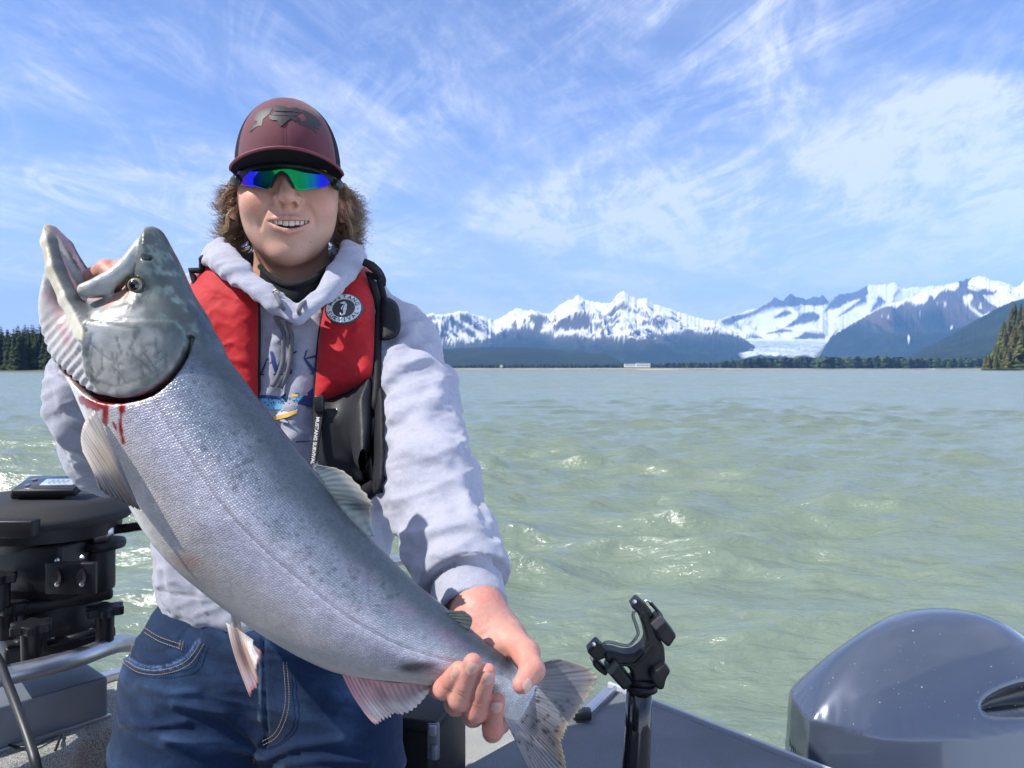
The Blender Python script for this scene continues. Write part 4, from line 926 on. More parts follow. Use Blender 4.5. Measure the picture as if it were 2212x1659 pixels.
# ---------------------------------------------------------------- hooded sweatshirt
hoodie = bpy.data.objects.new('hoodie', None); COL.objects.link(hoodie); hoodie.parent = person
NECK0, NECK1 = from_head((0, .02, -.09)), from_head((0.004, .045, -.20))
HEM_Z = HC - .386
def f_trunk(p):
    d = sd_ell(p, P(640, 860, 1.255), (.188, .125, .245))
    d = smin(d, sd_ell(p, P(592, 1180, 1.225), (.186, .130, .27)), .07)
    d = smin(d, sd_chain(p, [SHR, P(630, 690, 1.27), SHL], [.083, .095, .083], .03), .06)
    return d
RIM = [P(640, 664, 1.082), P(562, 612, 1.098), P(505, 555, 1.135), P(478, 528, 1.19), P(500, 540, 1.27), P(560, 560, 1.35), P(625, 565, 1.38), P(700, 560, 1.35), P(738, 540, 1.27), P(748, 535, 1.19), P(722, 584, 1.130), P(696, 626, 1.098), P(645, 664, 1.082)]
RIMC = crom(RIM, 6)
_rc = np.array(P(628, 575, 1.24)); _n = len(RIMC); _tt = 1 - np.abs(np.arange(_n) / (_n - 1) - .5) * 2
_ow = RIMC - _rc; _ow[:, 2] *= .2; _ow /= np.linalg.norm(_ow, axis=1)[:, None]
RIM2 = RIMC + _ow * (.010 + .006 * _tt[:, None]) + np.array((0, .0, -1)) * (.010 + .004 * _tt[:, None]); RIM3 = RIMC + _ow * (.012 + .012 * _tt[:, None]) + np.array((0, .004, -1)) * (.016 + .010 * _tt[:, None])
def f_hood(p):
    r1, r2, r3 = .0060 + .0040 * ss(.02, .4, _tt), .0070 + .0050 * ss(.02, .4, _tt), .0062 + .0080 * ss(.05, .5, _tt)
    c = sd_chain(p, RIMC, r1, .003); c = smin(c, sd_chain(p, RIM2, r2, .004), .012); c = smin(c, sd_chain(p, RIM3, r3, .004), .014)
    # back of the fallen hood
    b = sd_ell(p, P(625, 650, 1.37), (.125, .065, .085)); return smin(c, b, .03)
SL_F = [.066, .063, .059, .060, .0525, .0505]
def f_sleeves(p):
    d = sd_chain(p, ARM_F[:6], [.072, .064, .060, .0610, .0530, .0545], .03)
    d = smin(d, sd_ell(p, P(1000, 1236, .890), (.055, .048, .030)), .010)
    a, b = ARM_F[5], P(1020, 1318, .852); u = (b - a) / np.linalg.norm(b - a)
    d = np.maximum(d, (p - (a + u * .012)) @ u)
    cu = np.maximum(sd_cap(p, a - u * .01, b + u * .03, .0430, .0400), (p - b) @ u); d = smin(d, cu, .004)
    e = sd_chain(p, ARM_B[:4] + [P(204, 800, .885)], [.072, .066, .058, .052, .047], .035)
    a2, b2 = ARM_B[3], P(204, 765, .878); u2 = (b2 - a2) / np.linalg.norm(b2 - a2); e = np.maximum(e, (p - (a2 + u2 * .050)) @ u2)
    cu2 = np.maximum(sd_cap(p, a2, b2 + u2 * .03, .042, .040), (p - b2) @ u2)
    return np.minimum(d, smin(e, cu2, .005))
CUFF_F = (ARM_F[5], P(1020, 1318, .852)); CUFF_B = (ARM_B[3], P(204, 765, .878))
def f_hoodie0(p):
    d = f_trunk(p); d = smin(d, f_sleeves(p), .035)
    # waistband: trunk ends at the hem, pulled in a little
    d = smax(d, HEM_Z - p[:, 2], .012)
    return d
FOLDS = None
def make_folds():
    """cloth ridges: drawn where they run on the front and set on the surface"""
    L = [([(846, 772), (872, 742), (898, 706)], .010), ([(836, 826), (862, 800), (915, 776)], .010), ([(842, 862), (880, 838), (925, 826)], .008), ([(905, 905), (935, 868), (952, 820)], .011),
         ([(850, 905), (890, 885), (925, 880)], .007), ([(900, 920), (950, 950), (990, 985)], .008), ([(850, 985), (905, 975), (960, 1000)], .007), ([(985, 1040), (1008, 1080), (1020, 1130)], .007), ([(930, 1150), (980, 1135), (1030, 1150)], .006),
         ([(935, 1205), (990, 1190), (1050, 1205)], .006), ([(640, 705), (650, 800), (636, 900), (622, 980)], .012), ([(600, 720), (590, 800), (575, 860)], .009), ([(575, 690), (600, 720), (640, 720)], .007), ([(660, 740), (676, 700), (690, 670)], .007),
         ([(365, 1200), (385, 1280), (430, 1340)], .008), ([(440, 1290), (470, 1330), (540, 1370)], .008), ([(345, 1230), (352, 1280), (380, 1320)], .007), ([(820, 1080), (835, 1130), (838, 1180)], .010), ([(850, 1110), (856, 1150), (850, 1200)], .006),
         ([(140, 810), (165, 850), (200, 870)], .009), ([(130, 930), (165, 960), (215, 960)], .009), ([(135, 850), (165, 900), (230, 905)], .008), ([(160, 1000), (190, 985), (235, 1000)], .008)]
    out = []
    for pts, r in L:
        c = crom([(x, y, 0) for x, y in pts], 4)[:, :2]; d = cast(f_hoodie0, c[:, 0], c[:, 1], .78, 1.4, 60)
        ok = ~np.isnan(d)
        if ok.sum() < 3: continue
        c, d = c[ok], d[ok]; q = np.stack([(c[:, 0] - CX) / F * d, d, HC + (YH - c[:, 1]) / F * d], 1)
        n = len(q); rr = r * np.sin(np.linspace(.12, .88, n) * math.pi) ** .5; out.append((q + np.array((0, 1, 0)) * rr[:, None] * .45, rr))
    return out
FOLDS = make_folds()
fc_hood = culled(f_hood, P(430, 480, 1.2) + (0, -.16, 0), P(820, 740, 1.2) + (0, .30, 0))
def f_hoodie(p):
    d = f_hoodie0(p)
    for q, rr in FOLDS:
        lo, hi = q.min(0) - .06, q.max(0) + .06; m = ((p > lo) & (p < hi)).all(1)
        if not m.any(): continue
        pp = p[m]; e = None
        for i in range(len(q) - 1):
            g = sd_cap(pp, q[i], q[i + 1], rr[i], rr[i + 1]); e = g if e is None else np.minimum(e, g)
        d[m] = smin(d[m], e, .016)
    # groove where each cuff is sewn on
    h = fc_hood(p); d = smin(d, h, .010)
    neck = sd_chain(p, [from_head((0, .02, .02)), NECK0, NECK1, NECK1 + np.array((0, .0, -.02))], [.082, .075, .070, .055], .02)
    vv = sd_chain(p, [from_head((0, -.02, -.09)), P(640, 640, 1.08)], [.060, .004])
    d = smax(d, -smin(neck, vv, .02), .006)
    for a, b in (CUFF_F, CUFF_B):
        u = (b - a) / np.linalg.norm(b - a); d = smax(d, -sd_cap(p, a + u * .02, b + u * .08, .034, .034), .003)
    return d
def build_hoodie():
    v, f = surface(f_hoodie, np.arange(-.72, .10, .0034), np.arange(.79, 1.46, .0034), np.arange(HEM_Z - .01, HC + .25, .0034), B=10, slack=1.3, pad=.006)
    # fine cloth wrinkles along the surface
    n = np.zeros_like(v); fn = np.cross(v[f[:, 1]] - v[f[:, 0]], v[f[:, 2]] - v[f[:, 0]])
    for k in range(4): np.add.at(n, f[:, k], fn)
    n /= np.linalg.norm(n, axis=1)[:, None] + 1e-12
    s = v * np.array((1, 1, 1)); w1 = ridged(np.stack([s[:, 0] * 9 + s[:, 2] * 9, s[:, 1] * 12, s[:, 2] * 26 - s[:, 0] * 8], 1), 3, 7) - .45
    w2 = fbm(s * 34, 2, 9)
    arm = ss(-.02, .015, f_trunk(v)); cuffm = np.ones(len(v))
    seam = np.zeros(len(v))
    for a, b in (CUFF_F, CUFF_B):
        u = (b - a) / np.linalg.norm(b - a); t = (v - a) @ u; near = np.linalg.norm(v - a - t[:, None] * u, axis=1) < .075
        cuffm = np.where(near & (t > .012 if a is CUFF_F[0] else near & (t > .052)), .3, cuffm)
        seam = np.maximum(seam, np.exp(-((t - (.0145 if a is CUFF_F[0] else .052)) / .0018) ** 2) * near)
    seam = np.maximum(seam, np.exp(-((v[:, 2] - HEM_Z - .060) / .0018) ** 2) * (f_trunk(v) < .012))
    v = v + n * ((.0062 * w1 * (.35 + .65 * arm) + .0020 * w2) * cuffm - .0022 * seam)[:, None]
    q = v; g = fbm(v * np.array((240, 240, 900)), 3, 4); base = np.array((0.345, 0.352, 0.420))
    col = np.tile(base, (len(v), 1)) * (1 + .10 * g)[:, None]
    # charcoal lining inside the hood
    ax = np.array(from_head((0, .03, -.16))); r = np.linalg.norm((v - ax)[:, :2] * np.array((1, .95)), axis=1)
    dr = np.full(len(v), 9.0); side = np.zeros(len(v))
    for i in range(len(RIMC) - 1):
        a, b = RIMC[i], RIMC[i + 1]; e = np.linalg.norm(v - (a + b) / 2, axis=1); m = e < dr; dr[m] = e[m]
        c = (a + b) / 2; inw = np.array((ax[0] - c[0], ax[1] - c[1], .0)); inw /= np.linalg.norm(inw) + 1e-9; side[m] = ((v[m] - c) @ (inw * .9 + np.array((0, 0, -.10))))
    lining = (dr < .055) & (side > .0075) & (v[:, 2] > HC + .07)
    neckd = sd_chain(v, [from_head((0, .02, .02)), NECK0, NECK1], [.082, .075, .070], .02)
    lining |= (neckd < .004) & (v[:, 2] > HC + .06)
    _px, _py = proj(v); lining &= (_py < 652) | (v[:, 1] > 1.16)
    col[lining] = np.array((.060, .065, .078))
    col = lerp(col, col * .55, seam * .6)
    m = mat('heather_fleece', rough=.92, attr='Col', noise=(420, .10, 6), bump=((700, .45, .0012), (90, .18, .004)), sheen=.25, spec=.2)
    np_mesh('sweatshirt', v, f, m, hoodie, np.clip(col, 0, 1))
build_hoodie()
def surf(pts, off=.001, base=None, d0=.85, d1=1.35):
    """points on the cloth seen at the given frame positions, lifted by off"""
    pts = np.asarray(pts, float); d = cast(base or f_hoodie, pts[:, 0], pts[:, 1], d0, d1, 60)
    d = np.where(np.isnan(d), np.nanmedian(d), d) - off
    return np.stack([(pts[:, 0] - CX) / F * d, d, HC + (YH - pts[:, 1]) / F * d], 1)
def stuck(name, outlines, off, m, parent, base=None, d0=.85, d1=1.35, cuts=3, thick=0.0):
    """flat print laid on the cloth"""
    bm = bmesh.new()
    for o in outlines:
        vs = [bm.verts.new((x, y, 0)) for x, y in o]; bm.faces.new(vs)
    bmesh.ops.triangulate(bm, faces=bm.faces[:])
    for _ in range(cuts):
        long = [e for e in bm.edges if e.calc_length() > 9]
        if long: bmesh.ops.subdivide_edges(bm, edges=long, cuts=1); bmesh.ops.triangulate(bm, faces=bm.faces[:])
    co = np.array([v.co[:2] for v in bm.verts]); W_ = surf(co, off, base, d0, d1)
    for v, c in zip(bm.verts, W_): v.co = c
    bm.normal_update(); me = bpy.data.meshes.new(name); bm.to_mesh(me); bm.free(); return link(name, me, m, parent, True)
# T-shirt collar
def tshirt():
    c = crom([P(560, 575, 1.16), P(585, 600, 1.115), P(625, 616, 1.09), P(668, 606, 1.10), P(705, 580, 1.15)], 6)
    black = mat('black_tshirt', (.010, .011, .013), .9, spec=.2, bump=(900, .4, .0006))
    ts = []
    for k, (dz, dy) in enumerate(((0, 0), (-.010, -.003), (-.020, -.004), (-.030, .002))): ts.append(c + np.array((0, dy + .006, dz)))
    V = np.vstack(ts); m_ = len(c); i, j = np.meshgrid(np.arange(len(ts) - 1), np.arange(m_ - 1), indexing='ij'); i, j = i.ravel(), j.ravel()
    o = np_mesh('tshirt', V, np.stack([i * m_ + j, i * m_ + j + 1, (i + 1) * m_ + j + 1, (i + 1) * m_ + j], 1), black, person)
    v, f = tube(c + (0, .004, 0), .0042, 8, False); np_mesh('collar', v, f, black, o)
tshirt()
# drawstrings with eyelets
MCORD = mat('grey_cotton_cord', (.13, .135, .15), .8, bump=(1400, .8, .001)); MMETAL = mat('brass_eyelet', (.42, .36, .26), .35, .9)
def strings():
    for pts in ([(597, 635), (606, 655), (612, 690), (613, 740), (612, 780), (600, 815), (588, 835)], [(661, 640), (648, 665), (635, 700), (630, 745), (628, 780), (618, 815), (606, 838)]):
        c = crom([(a, b, 0) for a, b in pts], 5)[:, :2]; q = surf(c, .006); q[:, 1] = np.convolve(np.pad(q[:, 1], 3, mode='edge'), np.ones(7) / 7, 'valid') - .002
        v, f = tube(q, np.interp(np.arange(len(q)), [0, len(q) * .75, len(q) - 1], [.0032, .0034, .0038]), 8); np_mesh('drawstring', v, f, MCORD, hoodie)
        e = surf([pts[0]], .001)[0]; a = np.arange(17) / 16 * 2 * math.pi; ring = e + np.stack([.0050 * np.cos(a), -.0015 + 0 * a, .0055 * np.sin(a)], 1); v, f = tube(ring, .0013, 6, False); np_mesh('eyelet', v, f, MMETAL, hoodie)
strings()
# chest print: letters and a leaping spotted fish, mostly hidden by the vest
MNAVY = mat('navy_print', (.022, .045, .16), .8); 
def letter(poly): return poly
def chest_print():
    X = lambda pts: [((640 + x / 4.15) / 1.1573, (850 + y / 4.15) / 1.1573) for x, y in pts]     # positions read on a close view
    A = [X([(140, 115), (172, 118), (245, 350), (200, 352), (160, 235), (178, 225)]), X([(140, 115), (158, 118), (62, 352), (44, 352)]), X([(92, 232), (185, 228), (185, 242), (90, 248)]), X([(36, 350), (86, 350), (86, 366), (36, 366)]), X([(180, 350), (280, 350), (285, 366), (180, 366)])]
    K = [X([(540, 35), (556, 48), (505, 200), (492, 195)]), X([(535, 35), (595, 72), (588, 88), (545, 62)]), X([(508, 180), (625, 320), (612, 352), (592, 348), (500, 205)]), X([(512, 185), (640, 150), (640, 172), (520, 202)]), X([(560, 345), (640, 345), (640, 360), (560, 356)])]
    S = [X([(335, 165), (368, 130), (420, 112), (422, 128), (380, 150), (352, 185), (382, 235), (368, 250), (336, 200)]), X([(330, 300), (345, 285), (375, 310), (372, 350), (335, 358)])]
    stuck('printed_letter', A, .0012, MNAVY, hoodie); stuck('printed_letter', K, .0012, MNAVY, hoodie); stuck('printed_letter', S, .0012, MNAVY, hoodie)
    blue = mat('light_blue_print', (.16, .42, .62), .8); gold = mat('gold_print', (.72, .42, .08), .8); white = mat('white_print', (.72, .74, .76), .8); grey = mat('grey_print', (.36, .40, .47), .8)
    fish = bpy.data.objects.new('printed_fish', None); COL.objects.link(fish); fish.parent = hoodie
    stuck('belly', [X([(150, 830), (250, 740), (330, 700), (430, 680), (425, 755), (330, 800), (190, 832)])], .0012, white, fish)
    stuck('belly_stripe', [X([(190, 790), (280, 770), (380, 740), (425, 728), (425, 755), (330, 800), (190, 832), (150, 828)])], .0016, gold, fish)
    stuck('flank', [X([(20, 600), (120, 590), (260, 620), (320, 575), (440, 570), (500, 590), (500, 640), (430, 640), (330, 670), (250, 720), (140, 722), (20, 650)])], .0018, blue, fish)
    stuck('flank', [X([(255, 720), (335, 665), (430, 640), (432, 680), (335, 705), (250, 745)])], .0020, grey, fish)
    stuck('back_stripe', [X([(20, 572), (120, 570), (250, 590), (325, 538), (440, 548), (440, 570), (320, 580), (250, 622), (120, 605), (20, 605)])], .0022, MNAVY, fish)
    stuck('back_stripe', [X([(325, 556), (437, 562), (437, 586), (315, 590)])], .0025, gold, fish)
    stuck('tail', [X([(490, 585), (600, 490), (640, 470), (640, 740), (600, 700), (540, 690), (495, 640), (440, 655), (440, 640)])], .0020, MNAVY, fish)
    stuck('fin', [X([(230, 825), (290, 815), (345, 848), (345, 868), (290, 860), (250, 845)])], .0022, MNAVY, fish); stuck('fin', [X([(245, 829), (288, 822), (332, 850), (332, 860), (292, 853), (256, 843)])], .0026, grey, fish)
    rng = random.Random(3); sp = []
    for k in range(46):
        t = rng.random(); x = 25 + 450 * t; y = 640 - 30 * math.sin(t * 3) + rng.uniform(-34, 62) * (1 - .6 * abs(t - .4)); a = rng.uniform(4, 8)
        sp.append(X([(x + a * math.cos(k_), y + 1.3 * a * math.sin(k_)) for k_ in np.arange(6) / 6 * 6.283]))
    stuck('spots', sp, .0030, MNAVY, fish, cuts=0)
    stuck('printed_line', [X([(410, 1052), (580, 1042), (580, 1052), (410, 1064)])], .0012, MNAVY, hoodie)
chest_print()

# ---------------------------------------------------------------- life vest
vest = bpy.data.objects.new('life_vest', None); COL.objects.link(vest); vest.parent = person
MRED = mat('red_nylon', (.42, .008, .013), .66, spec=.25, noise=(60, .06), bump=((1300, .35, .0006), (38, .35, .004)), sheen=.15)
MVBLK = mat('black_vest_fabric', (.010, .011, .015), .65, spec=.25, bump=((1100, .5, .0006), (50, .2, .003))); MVINYL = mat('black_vinyl', (.018, .020, .024), .52, spec=.3, bump=((26, .3, .008), (900, .1, .0004)), coat=.05)
BADGE_AT = (744, 669)
def panel(name, outline, thick, pill, m, bump_fn=None, base=None, n=6, parent=None, h=.0026, dd=(.86, 1.36), inner=-.010, raise_=0.0):
    o = crom([(a, b, 0) for a, b in outline], n, True)[:, :2] if n > 1 else np.array(outline, float)
    base = base or f_hoodie0
    cx, cy_ = o.mean(0); d = surf(o, 0, base, *dd)[:, 1]; dm = np.median(d)
    def fp(p):
        x, y = proj(p); s = poly_sd(x, y, o) * p[:, 1] / F; b = base(p)
        T = raise_ + thick * np.sqrt(np.clip(1 - (1 - np.clip(-s / pill, 0, 1)) ** 2, 0, 1)) + .0012
        if bump_fn is not None: T = T + bump_fn(x, y) * np.clip(-s / .008, 0, 1)
        return smax(smax((b - T) * .8, inner - b, .001), s, .002)
    lo = surf(o, thick + .01 + raise_, base, *dd).min(0) - .02; hi = surf(o, -.01, base, *dd).max(0) + .02
    fp = fp; v, f = surface(fp, np.arange(lo[0], hi[0], h), np.arange(max(lo[1] - .02, dd[0]), hi[1] + .02, h), np.arange(lo[2], hi[2], h), B=10, slack=1.6, pad=.012)
    return np_mesh(name, v, f, m, parent or vest), fp
def wr(x, y):
    r = .0022 * (ridged(np.stack([(x + y) / 60, (y - .5 * x) / 34, x * 0], 1), 3, 3) - .4)
    # creases fanning from the badge
    for (a, b, c, e, w_, h_) in ((770, 690, 790, 672, 6, .005), (768, 712, 795, 690, 5, .004)):
        r = r + h_ * np.exp(-(line_sd(x, y, [(a, b), (c, e)]) / w_) ** 2)
    return r
RED_L = [(466, 552), (510, 578), (545, 606), (558, 640), (559, 760), (558, 862), (556, 905), (470, 900), (380, 860), (350, 760), (380, 660), (420, 600), (440, 558)]
RED_R = [(711, 592), (745, 572), (784, 568), (800, 582), (808, 605), (810, 690), (810, 770), (800, 818), (760, 845), (715, 862), (680, 868), (682, 800), (687, 735), (696, 680), (703, 630)]
_, f_redl = panel('vest_panel', RED_L, .026, .035, MRED, wr); pr_, f_redr = panel('vest_panel', RED_R, .026, .034, MRED, wr)
LOBE = [(676, 872), (716, 858), (760, 840), (800, 812), (804, 880), (800, 980), (792, 1045), (770, 1068), (736, 1050), (690, 1010), (678, 940)]
_, f_lobe = panel('vest_lobe', LOBE, .030, .040, MVINYL, lambda x, y: .003 * (ridged(np.stack([x / 120, y / 200, x * 0], 1), 2, 5) - .5))
def piping():
    def strip(name, pts, r, base, off, m):
        c = crom([(a, b, 0) for a, b in pts], 5)[:, :2]; q = surf(c, off, base); q[:, 1] = np.convolve(np.pad(q[:, 1], 4, mode='edge'), np.ones(9) / 9, 'valid')
        v, f = tube(q, r, 8); np_mesh(name, v, f, m, vest)
    strip('edge_binding', [(446, 556), (436, 560), (428, 590), (422, 640), (424, 690)], .0050, f_hoodie0, .010, MVBLK)
    strip('edge_binding', [(786, 566), (804, 576), (814, 605), (816, 690), (815, 780), (812, 860), (808, 960), (800, 1045)], .0060, f_hoodie0, .006, MVBLK)
    strip('edge_binding', [(800, 572), (818, 590), (826, 618), (826, 660)], .0070, f_hoodie0, .002, MVBLK)
    strip('edge_binding', [(559, 640), (560, 760), (559, 868)], .0022, f_hoodie0, .004, MVBLK)
    strip('edge_binding', [(703, 632), (692, 700), (684, 780), (679, 868), (676, 940)], .0022, f_hoodie0, .004, MVBLK)
    strip('chest_strap', [(802, 1045), (815, 1046), (826, 1048)], .011, f_hoodie0, .004, MVBLK)
piping()
panel('webbing_tab', [(826, 646), (845, 645), (860, 660), (865, 690), (864, 715), (852, 730), (824, 734), (822, 700)], .010, .010, MVBLK, raise_=.006)
panel('side_strap', [(812, 850), (828, 850), (830, 1000), (822, 1062), (796, 1062), (800, 1000), (806, 930)], .006, .006, MVBLK)
def pull_tab():
    # zip pull hanging at the lobe's edge, lettered down its length
    a, b = surf([(690, 880)], .030, f_hoodie)[0], surf([(676, 1000)], .030, f_hoodie)[0]; ax = (b - a); L_ = np.linalg.norm(ax); ax /= L_; nrm = np.array((-.15, -1, 0.)); nrm -= ax * (nrm @ ax); nrm /= np.linalg.norm(nrm); sd = np.cross(ax, nrm)
    M = Matrix(((sd[0], ax[0], nrm[0], a[0]), (sd[1], ax[1], nrm[1], a[1]), (sd[2], ax[2], nrm[2], a[2]), (0, 0, 0, 1)))
    o = prism_obj('pull_tab', [(-.0075, 0), (.0075, 0), (.0050, L_), (-.0050, L_)], M, -.0015, .0015, mat('black_strap', (.012, .012, .014), .6), vest, .0008)
    text_on('MUSTANG SURVIVAL', M @ Matrix.Translation((0.0022, .014, .0019)) @ Matrix.Rotation(math.radians(90), 4, 'Z'), .0072, L_ * .84, mat('white_lettering', (.75, .76, .78), .7), o)
    box_obj('zip_slider', surf([(690, 872)], .034, f_hoodie)[0], (.007, .004, .012), mat('gunmetal', (.05, .052, .058), .35, .7), vest, .002)
FONT = {}
def text_mesh(s, name='lettering', bold=False):
    c = bpy.data.curves.new(name, 'FONT'); c.body = s; c.size = 1.0; c.resolution_u = 3
    if bold: c.offset = .022
    o = bpy.data.objects.new(name, c); COL.objects.link(o); dg = bpy.context.evaluated_depsgraph_get(); me = bpy.data.meshes.new_from_object(o.evaluated_get(dg)); bpy.data.objects.remove(o); bpy.data.curves.remove(c)
    me.materials.clear(); return me
def text_on(s, M, size, width, m, parent):
    me = text_mesh(s, bold=True); co = np.array([v.co for v in me.vertices]); w = co[:, 0].max() - co[:, 0].min()
    me.transform(M @ Matrix.Diagonal((width / w, size, 1, 1))); o = link('lettering', me, m, parent, False); o['kind'] = 'structure' if False else o.get('kind', '') or ''
    del o['kind']; return o
pull_tab()
def badge():
    c = surf([BADGE_AT], .0, f_redr)[0]; d = c[1]; n = []
    pts = surf([(BADGE_AT[0] - 30, BADGE_AT[1]), (BADGE_AT[0] + 30, BADGE_AT[1]), (BADGE_AT[0], BADGE_AT[1] - 30), (BADGE_AT[0], BADGE_AT[1] + 30)], .0, f_redr)
    ux = pts[1] - pts[0]; ux /= np.linalg.norm(ux); uz = pts[2] - pts[3]; uz /= np.linalg.norm(uz); nn = np.cross(ux, uz); nn /= np.linalg.norm(nn)
    if nn[1] > 0: nn = -nn
    uz = np.cross(nn, ux) * 1.0; c = pts.mean(0) * .5 + c * .5 + nn * .0030
    M = Matrix(((ux[0], uz[0], nn[0], c[0]), (ux[1], uz[1], nn[1], c[1]), (ux[2], uz[2], nn[2], c[2]), (0, 0, 0, 1))) @ Matrix.Diagonal((1, .86, 1, 1))
    R = .0262; root = bpy.data.objects.new('round_badge', None); COL.objects.link(root); root.parent = vest
    dk = mat('dark_grey_rubber', (.060, .064, .062), .5); wh = mat('white_rubber', (.74, .76, .80), .5)
    lathe_obj('backing', [(R + .0018, -.004), (R + .0022, .0), (R + .0012, .0018), (R * .5, .0020), (.0001, .0020)], M, dk, root, 48)
    lathe_obj('white_ring', [(R * .985, .0019), (R * .975, .0030), (R * .655, .0030), (R * .645, .0019)], M, wh, root, 48)
    for word, a0, a1, top in (('MUSTANG', 158, 22, True), ('SURVIVAL', 203, 337, False)):
        for k, ch in enumerate(word):
            a = math.radians(a0 + (a1 - a0) * k / (len(word) - 1)); me = text_mesh(ch, bold=True); co = np.array([v.co for v in me.vertices]); mid = (co.min(0) + co.max(0)) / 2
            rot = a - math.pi / 2 if top else a + math.pi / 2; r_ = R * .815; s_ = .0092
            me.transform(M @ Matrix.Translation((r_ * math.cos(a), r_ * math.sin(a), .0034)) @ Matrix.Rotation(rot, 4, 'Z') @ Matrix.Scale(s_, 4) @ Matrix.Translation((-mid[0], -.36, 0))); link('lettering', me, dk, root, False)
    for s_ in (-1, 1): lathe_obj('dot', [(.0009, .0030), (.0008, .0034), (.0001, .0034)], M @ Matrix.Translation((s_ * R * .815, -.001, 0)), dk, root, 10)
    sx = lambda pts: [((x - 345) / 207 * R * .62, -(y - 750) / 150 * R * .56) for x, y in pts]
    for o in (sx([(265, 655), (330, 630), (370, 628), (372, 655), (350, 672), (310, 665)]), sx([(370, 672), (392, 655), (405, 690), (395, 735), (408, 748), (398, 775), (390, 830), (375, 870), (335, 886), (295, 872), (285, 840), (300, 828), (305, 850), (335, 862), (352, 845), (345, 800), (338, 770), (350, 730)]), sx([(352, 680), (330, 700), (300, 735), (300, 760), (322, 785), (322, 740)])):
        prism_obj('seahorse', o, M, .0019, .0031, wh, root)
badge()
# ---------------------------------------------------------------- jeans
jeans = bpy.data.objects.new('jeans', None); COL.objects.link(jeans); jeans.parent = person
def f_jeans(p):
    # hips and two legs; the near side sits under the sweatshirt hem
    d = sd_ell(p, P(575, 1390, 1.215), (.178, .122, .165))
    l = sd_chain(p, [P(425, 1480, 1.20), P(385, 1750, 1.15), P(370, 2150, 1.15)], [.112, .106, .085])
    r = sd_chain(p, [P(715, 1480, 1.21), P(730, 1750, 1.18), P(750, 2150, 1.18)], [.112, .104, .082])
    d = smin(d, smin(l, r, .02), .05)
    d = smax(d, p[:, 2] - (HC - .34), .006)
    return d
def build_jeans():
    h = .0034
    v, f = surface(f_jeans, np.arange(-.70, -.08, h), np.arange(1.01, 1.40, h), axis((HC - 1.25, HC - .66, .012), (HC - .66, HC - .33, h)), B=10, slack=1.25, pad=.004)
    n = np.zeros_like(v); fn = np.cross(v[f[:, 1]] - v[f[:, 0]], v[f[:, 2]] - v[f[:, 0]])
    for k in range(4): np.add.at(n, f[:, k], fn)
    n /= np.linalg.norm(n, axis=1)[:, None] + 1e-12
    x, y = proj(v)
    w = ridged(np.stack([v[:, 0] * 4 + 3, v[:, 1] * 5, v[:, 2] * 17 + v[:, 0] * 5], 1), 4, 5) - .45
    w2 = ridged(np.stack([v[:, 0] * 9, v[:, 1] * 9, v[:, 2] * 34], 1), 2, 8) - .5
    fan = 0
    for pts, wd, h_ in (([(560, 1600), (480, 1540), (380, 1520)], 12, .006), ([(560, 1625), (470, 1600), (360, 1600)], 12, .006), ([(565, 1640), (640, 1610), (740, 1600)], 12, .006), ([(620, 1650), (700, 1640), (800, 1650)], 10, .005), ([(300, 1480), (360, 1500), (430, 1490)], 9, .004), ([(262, 1560), (320, 1570), (400, 1560)], 9, .004)):
        fan = fan + h_ * np.exp(-(line_sd(x, y, pts) / wd) ** 2)
    fl = np.exp(-((x - 572 - 3 * np.sin(y / 60)) / 3.0) ** 2) * (y < 1610) * (v[:, 1] < 1.25)
    pk = crom([(262, 1418, 0), (300, 1440, 0), (350, 1444, 0), (400, 1425, 0), (430, 1385, 0)], 8)[:, :2]
    pkd = line_sd(x, y, pk); front = v[:, 1] < 1.2; pin = front & (pkd < 40) & (y < np.interp(x, pk[:, 0], pk[:, 1])) & (x < 432) & (x > 262)
    v = v + n * (.0050 * w + .0018 * w2 + fan * front - .0030 * fl + .0028 * np.exp(-(pkd / 4.5) ** 2) * front - .0016 * pin)[:, None]
    g = fbm(np.stack([v[:, 0] * 900, v[:, 1] * 900, v[:, 2] * 110], 1), 2, 3); g2 = fbm(v * 22, 3, 6)
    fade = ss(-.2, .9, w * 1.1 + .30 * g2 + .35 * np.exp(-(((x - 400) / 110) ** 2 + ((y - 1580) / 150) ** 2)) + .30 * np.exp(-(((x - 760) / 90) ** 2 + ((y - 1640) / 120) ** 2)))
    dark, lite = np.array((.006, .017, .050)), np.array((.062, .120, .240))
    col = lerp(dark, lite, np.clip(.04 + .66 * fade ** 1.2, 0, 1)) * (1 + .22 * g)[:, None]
    col = lerp(col, np.array((.005, .012, .04)), (pin & (y > np.interp(x, pk[:, 0], pk[:, 1]) - 14)) * .55)
    for off in (-9, 9):
        col = lerp(col, lite * 1.2, .6 * np.exp(-((pkd - 4) / 1.6) ** 2) * front)
    col = lerp(col, np.array((.35, .48, .62)), .55 * np.exp(-((x - 560 - 0) / 1.6) ** 2) * front * (y > 1410) * (y < 1560))
    m = mat('blue_denim', rough=.9, attr='Col', noise=(700, .30, 3), bump=((1500, .5, .0008), (140, .15, .003)), sheen=.1, spec=.15)
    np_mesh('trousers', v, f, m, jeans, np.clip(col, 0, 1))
build_jeans()
MTHREAD = mat('gold_thread', (.34, .26, .15), .8)
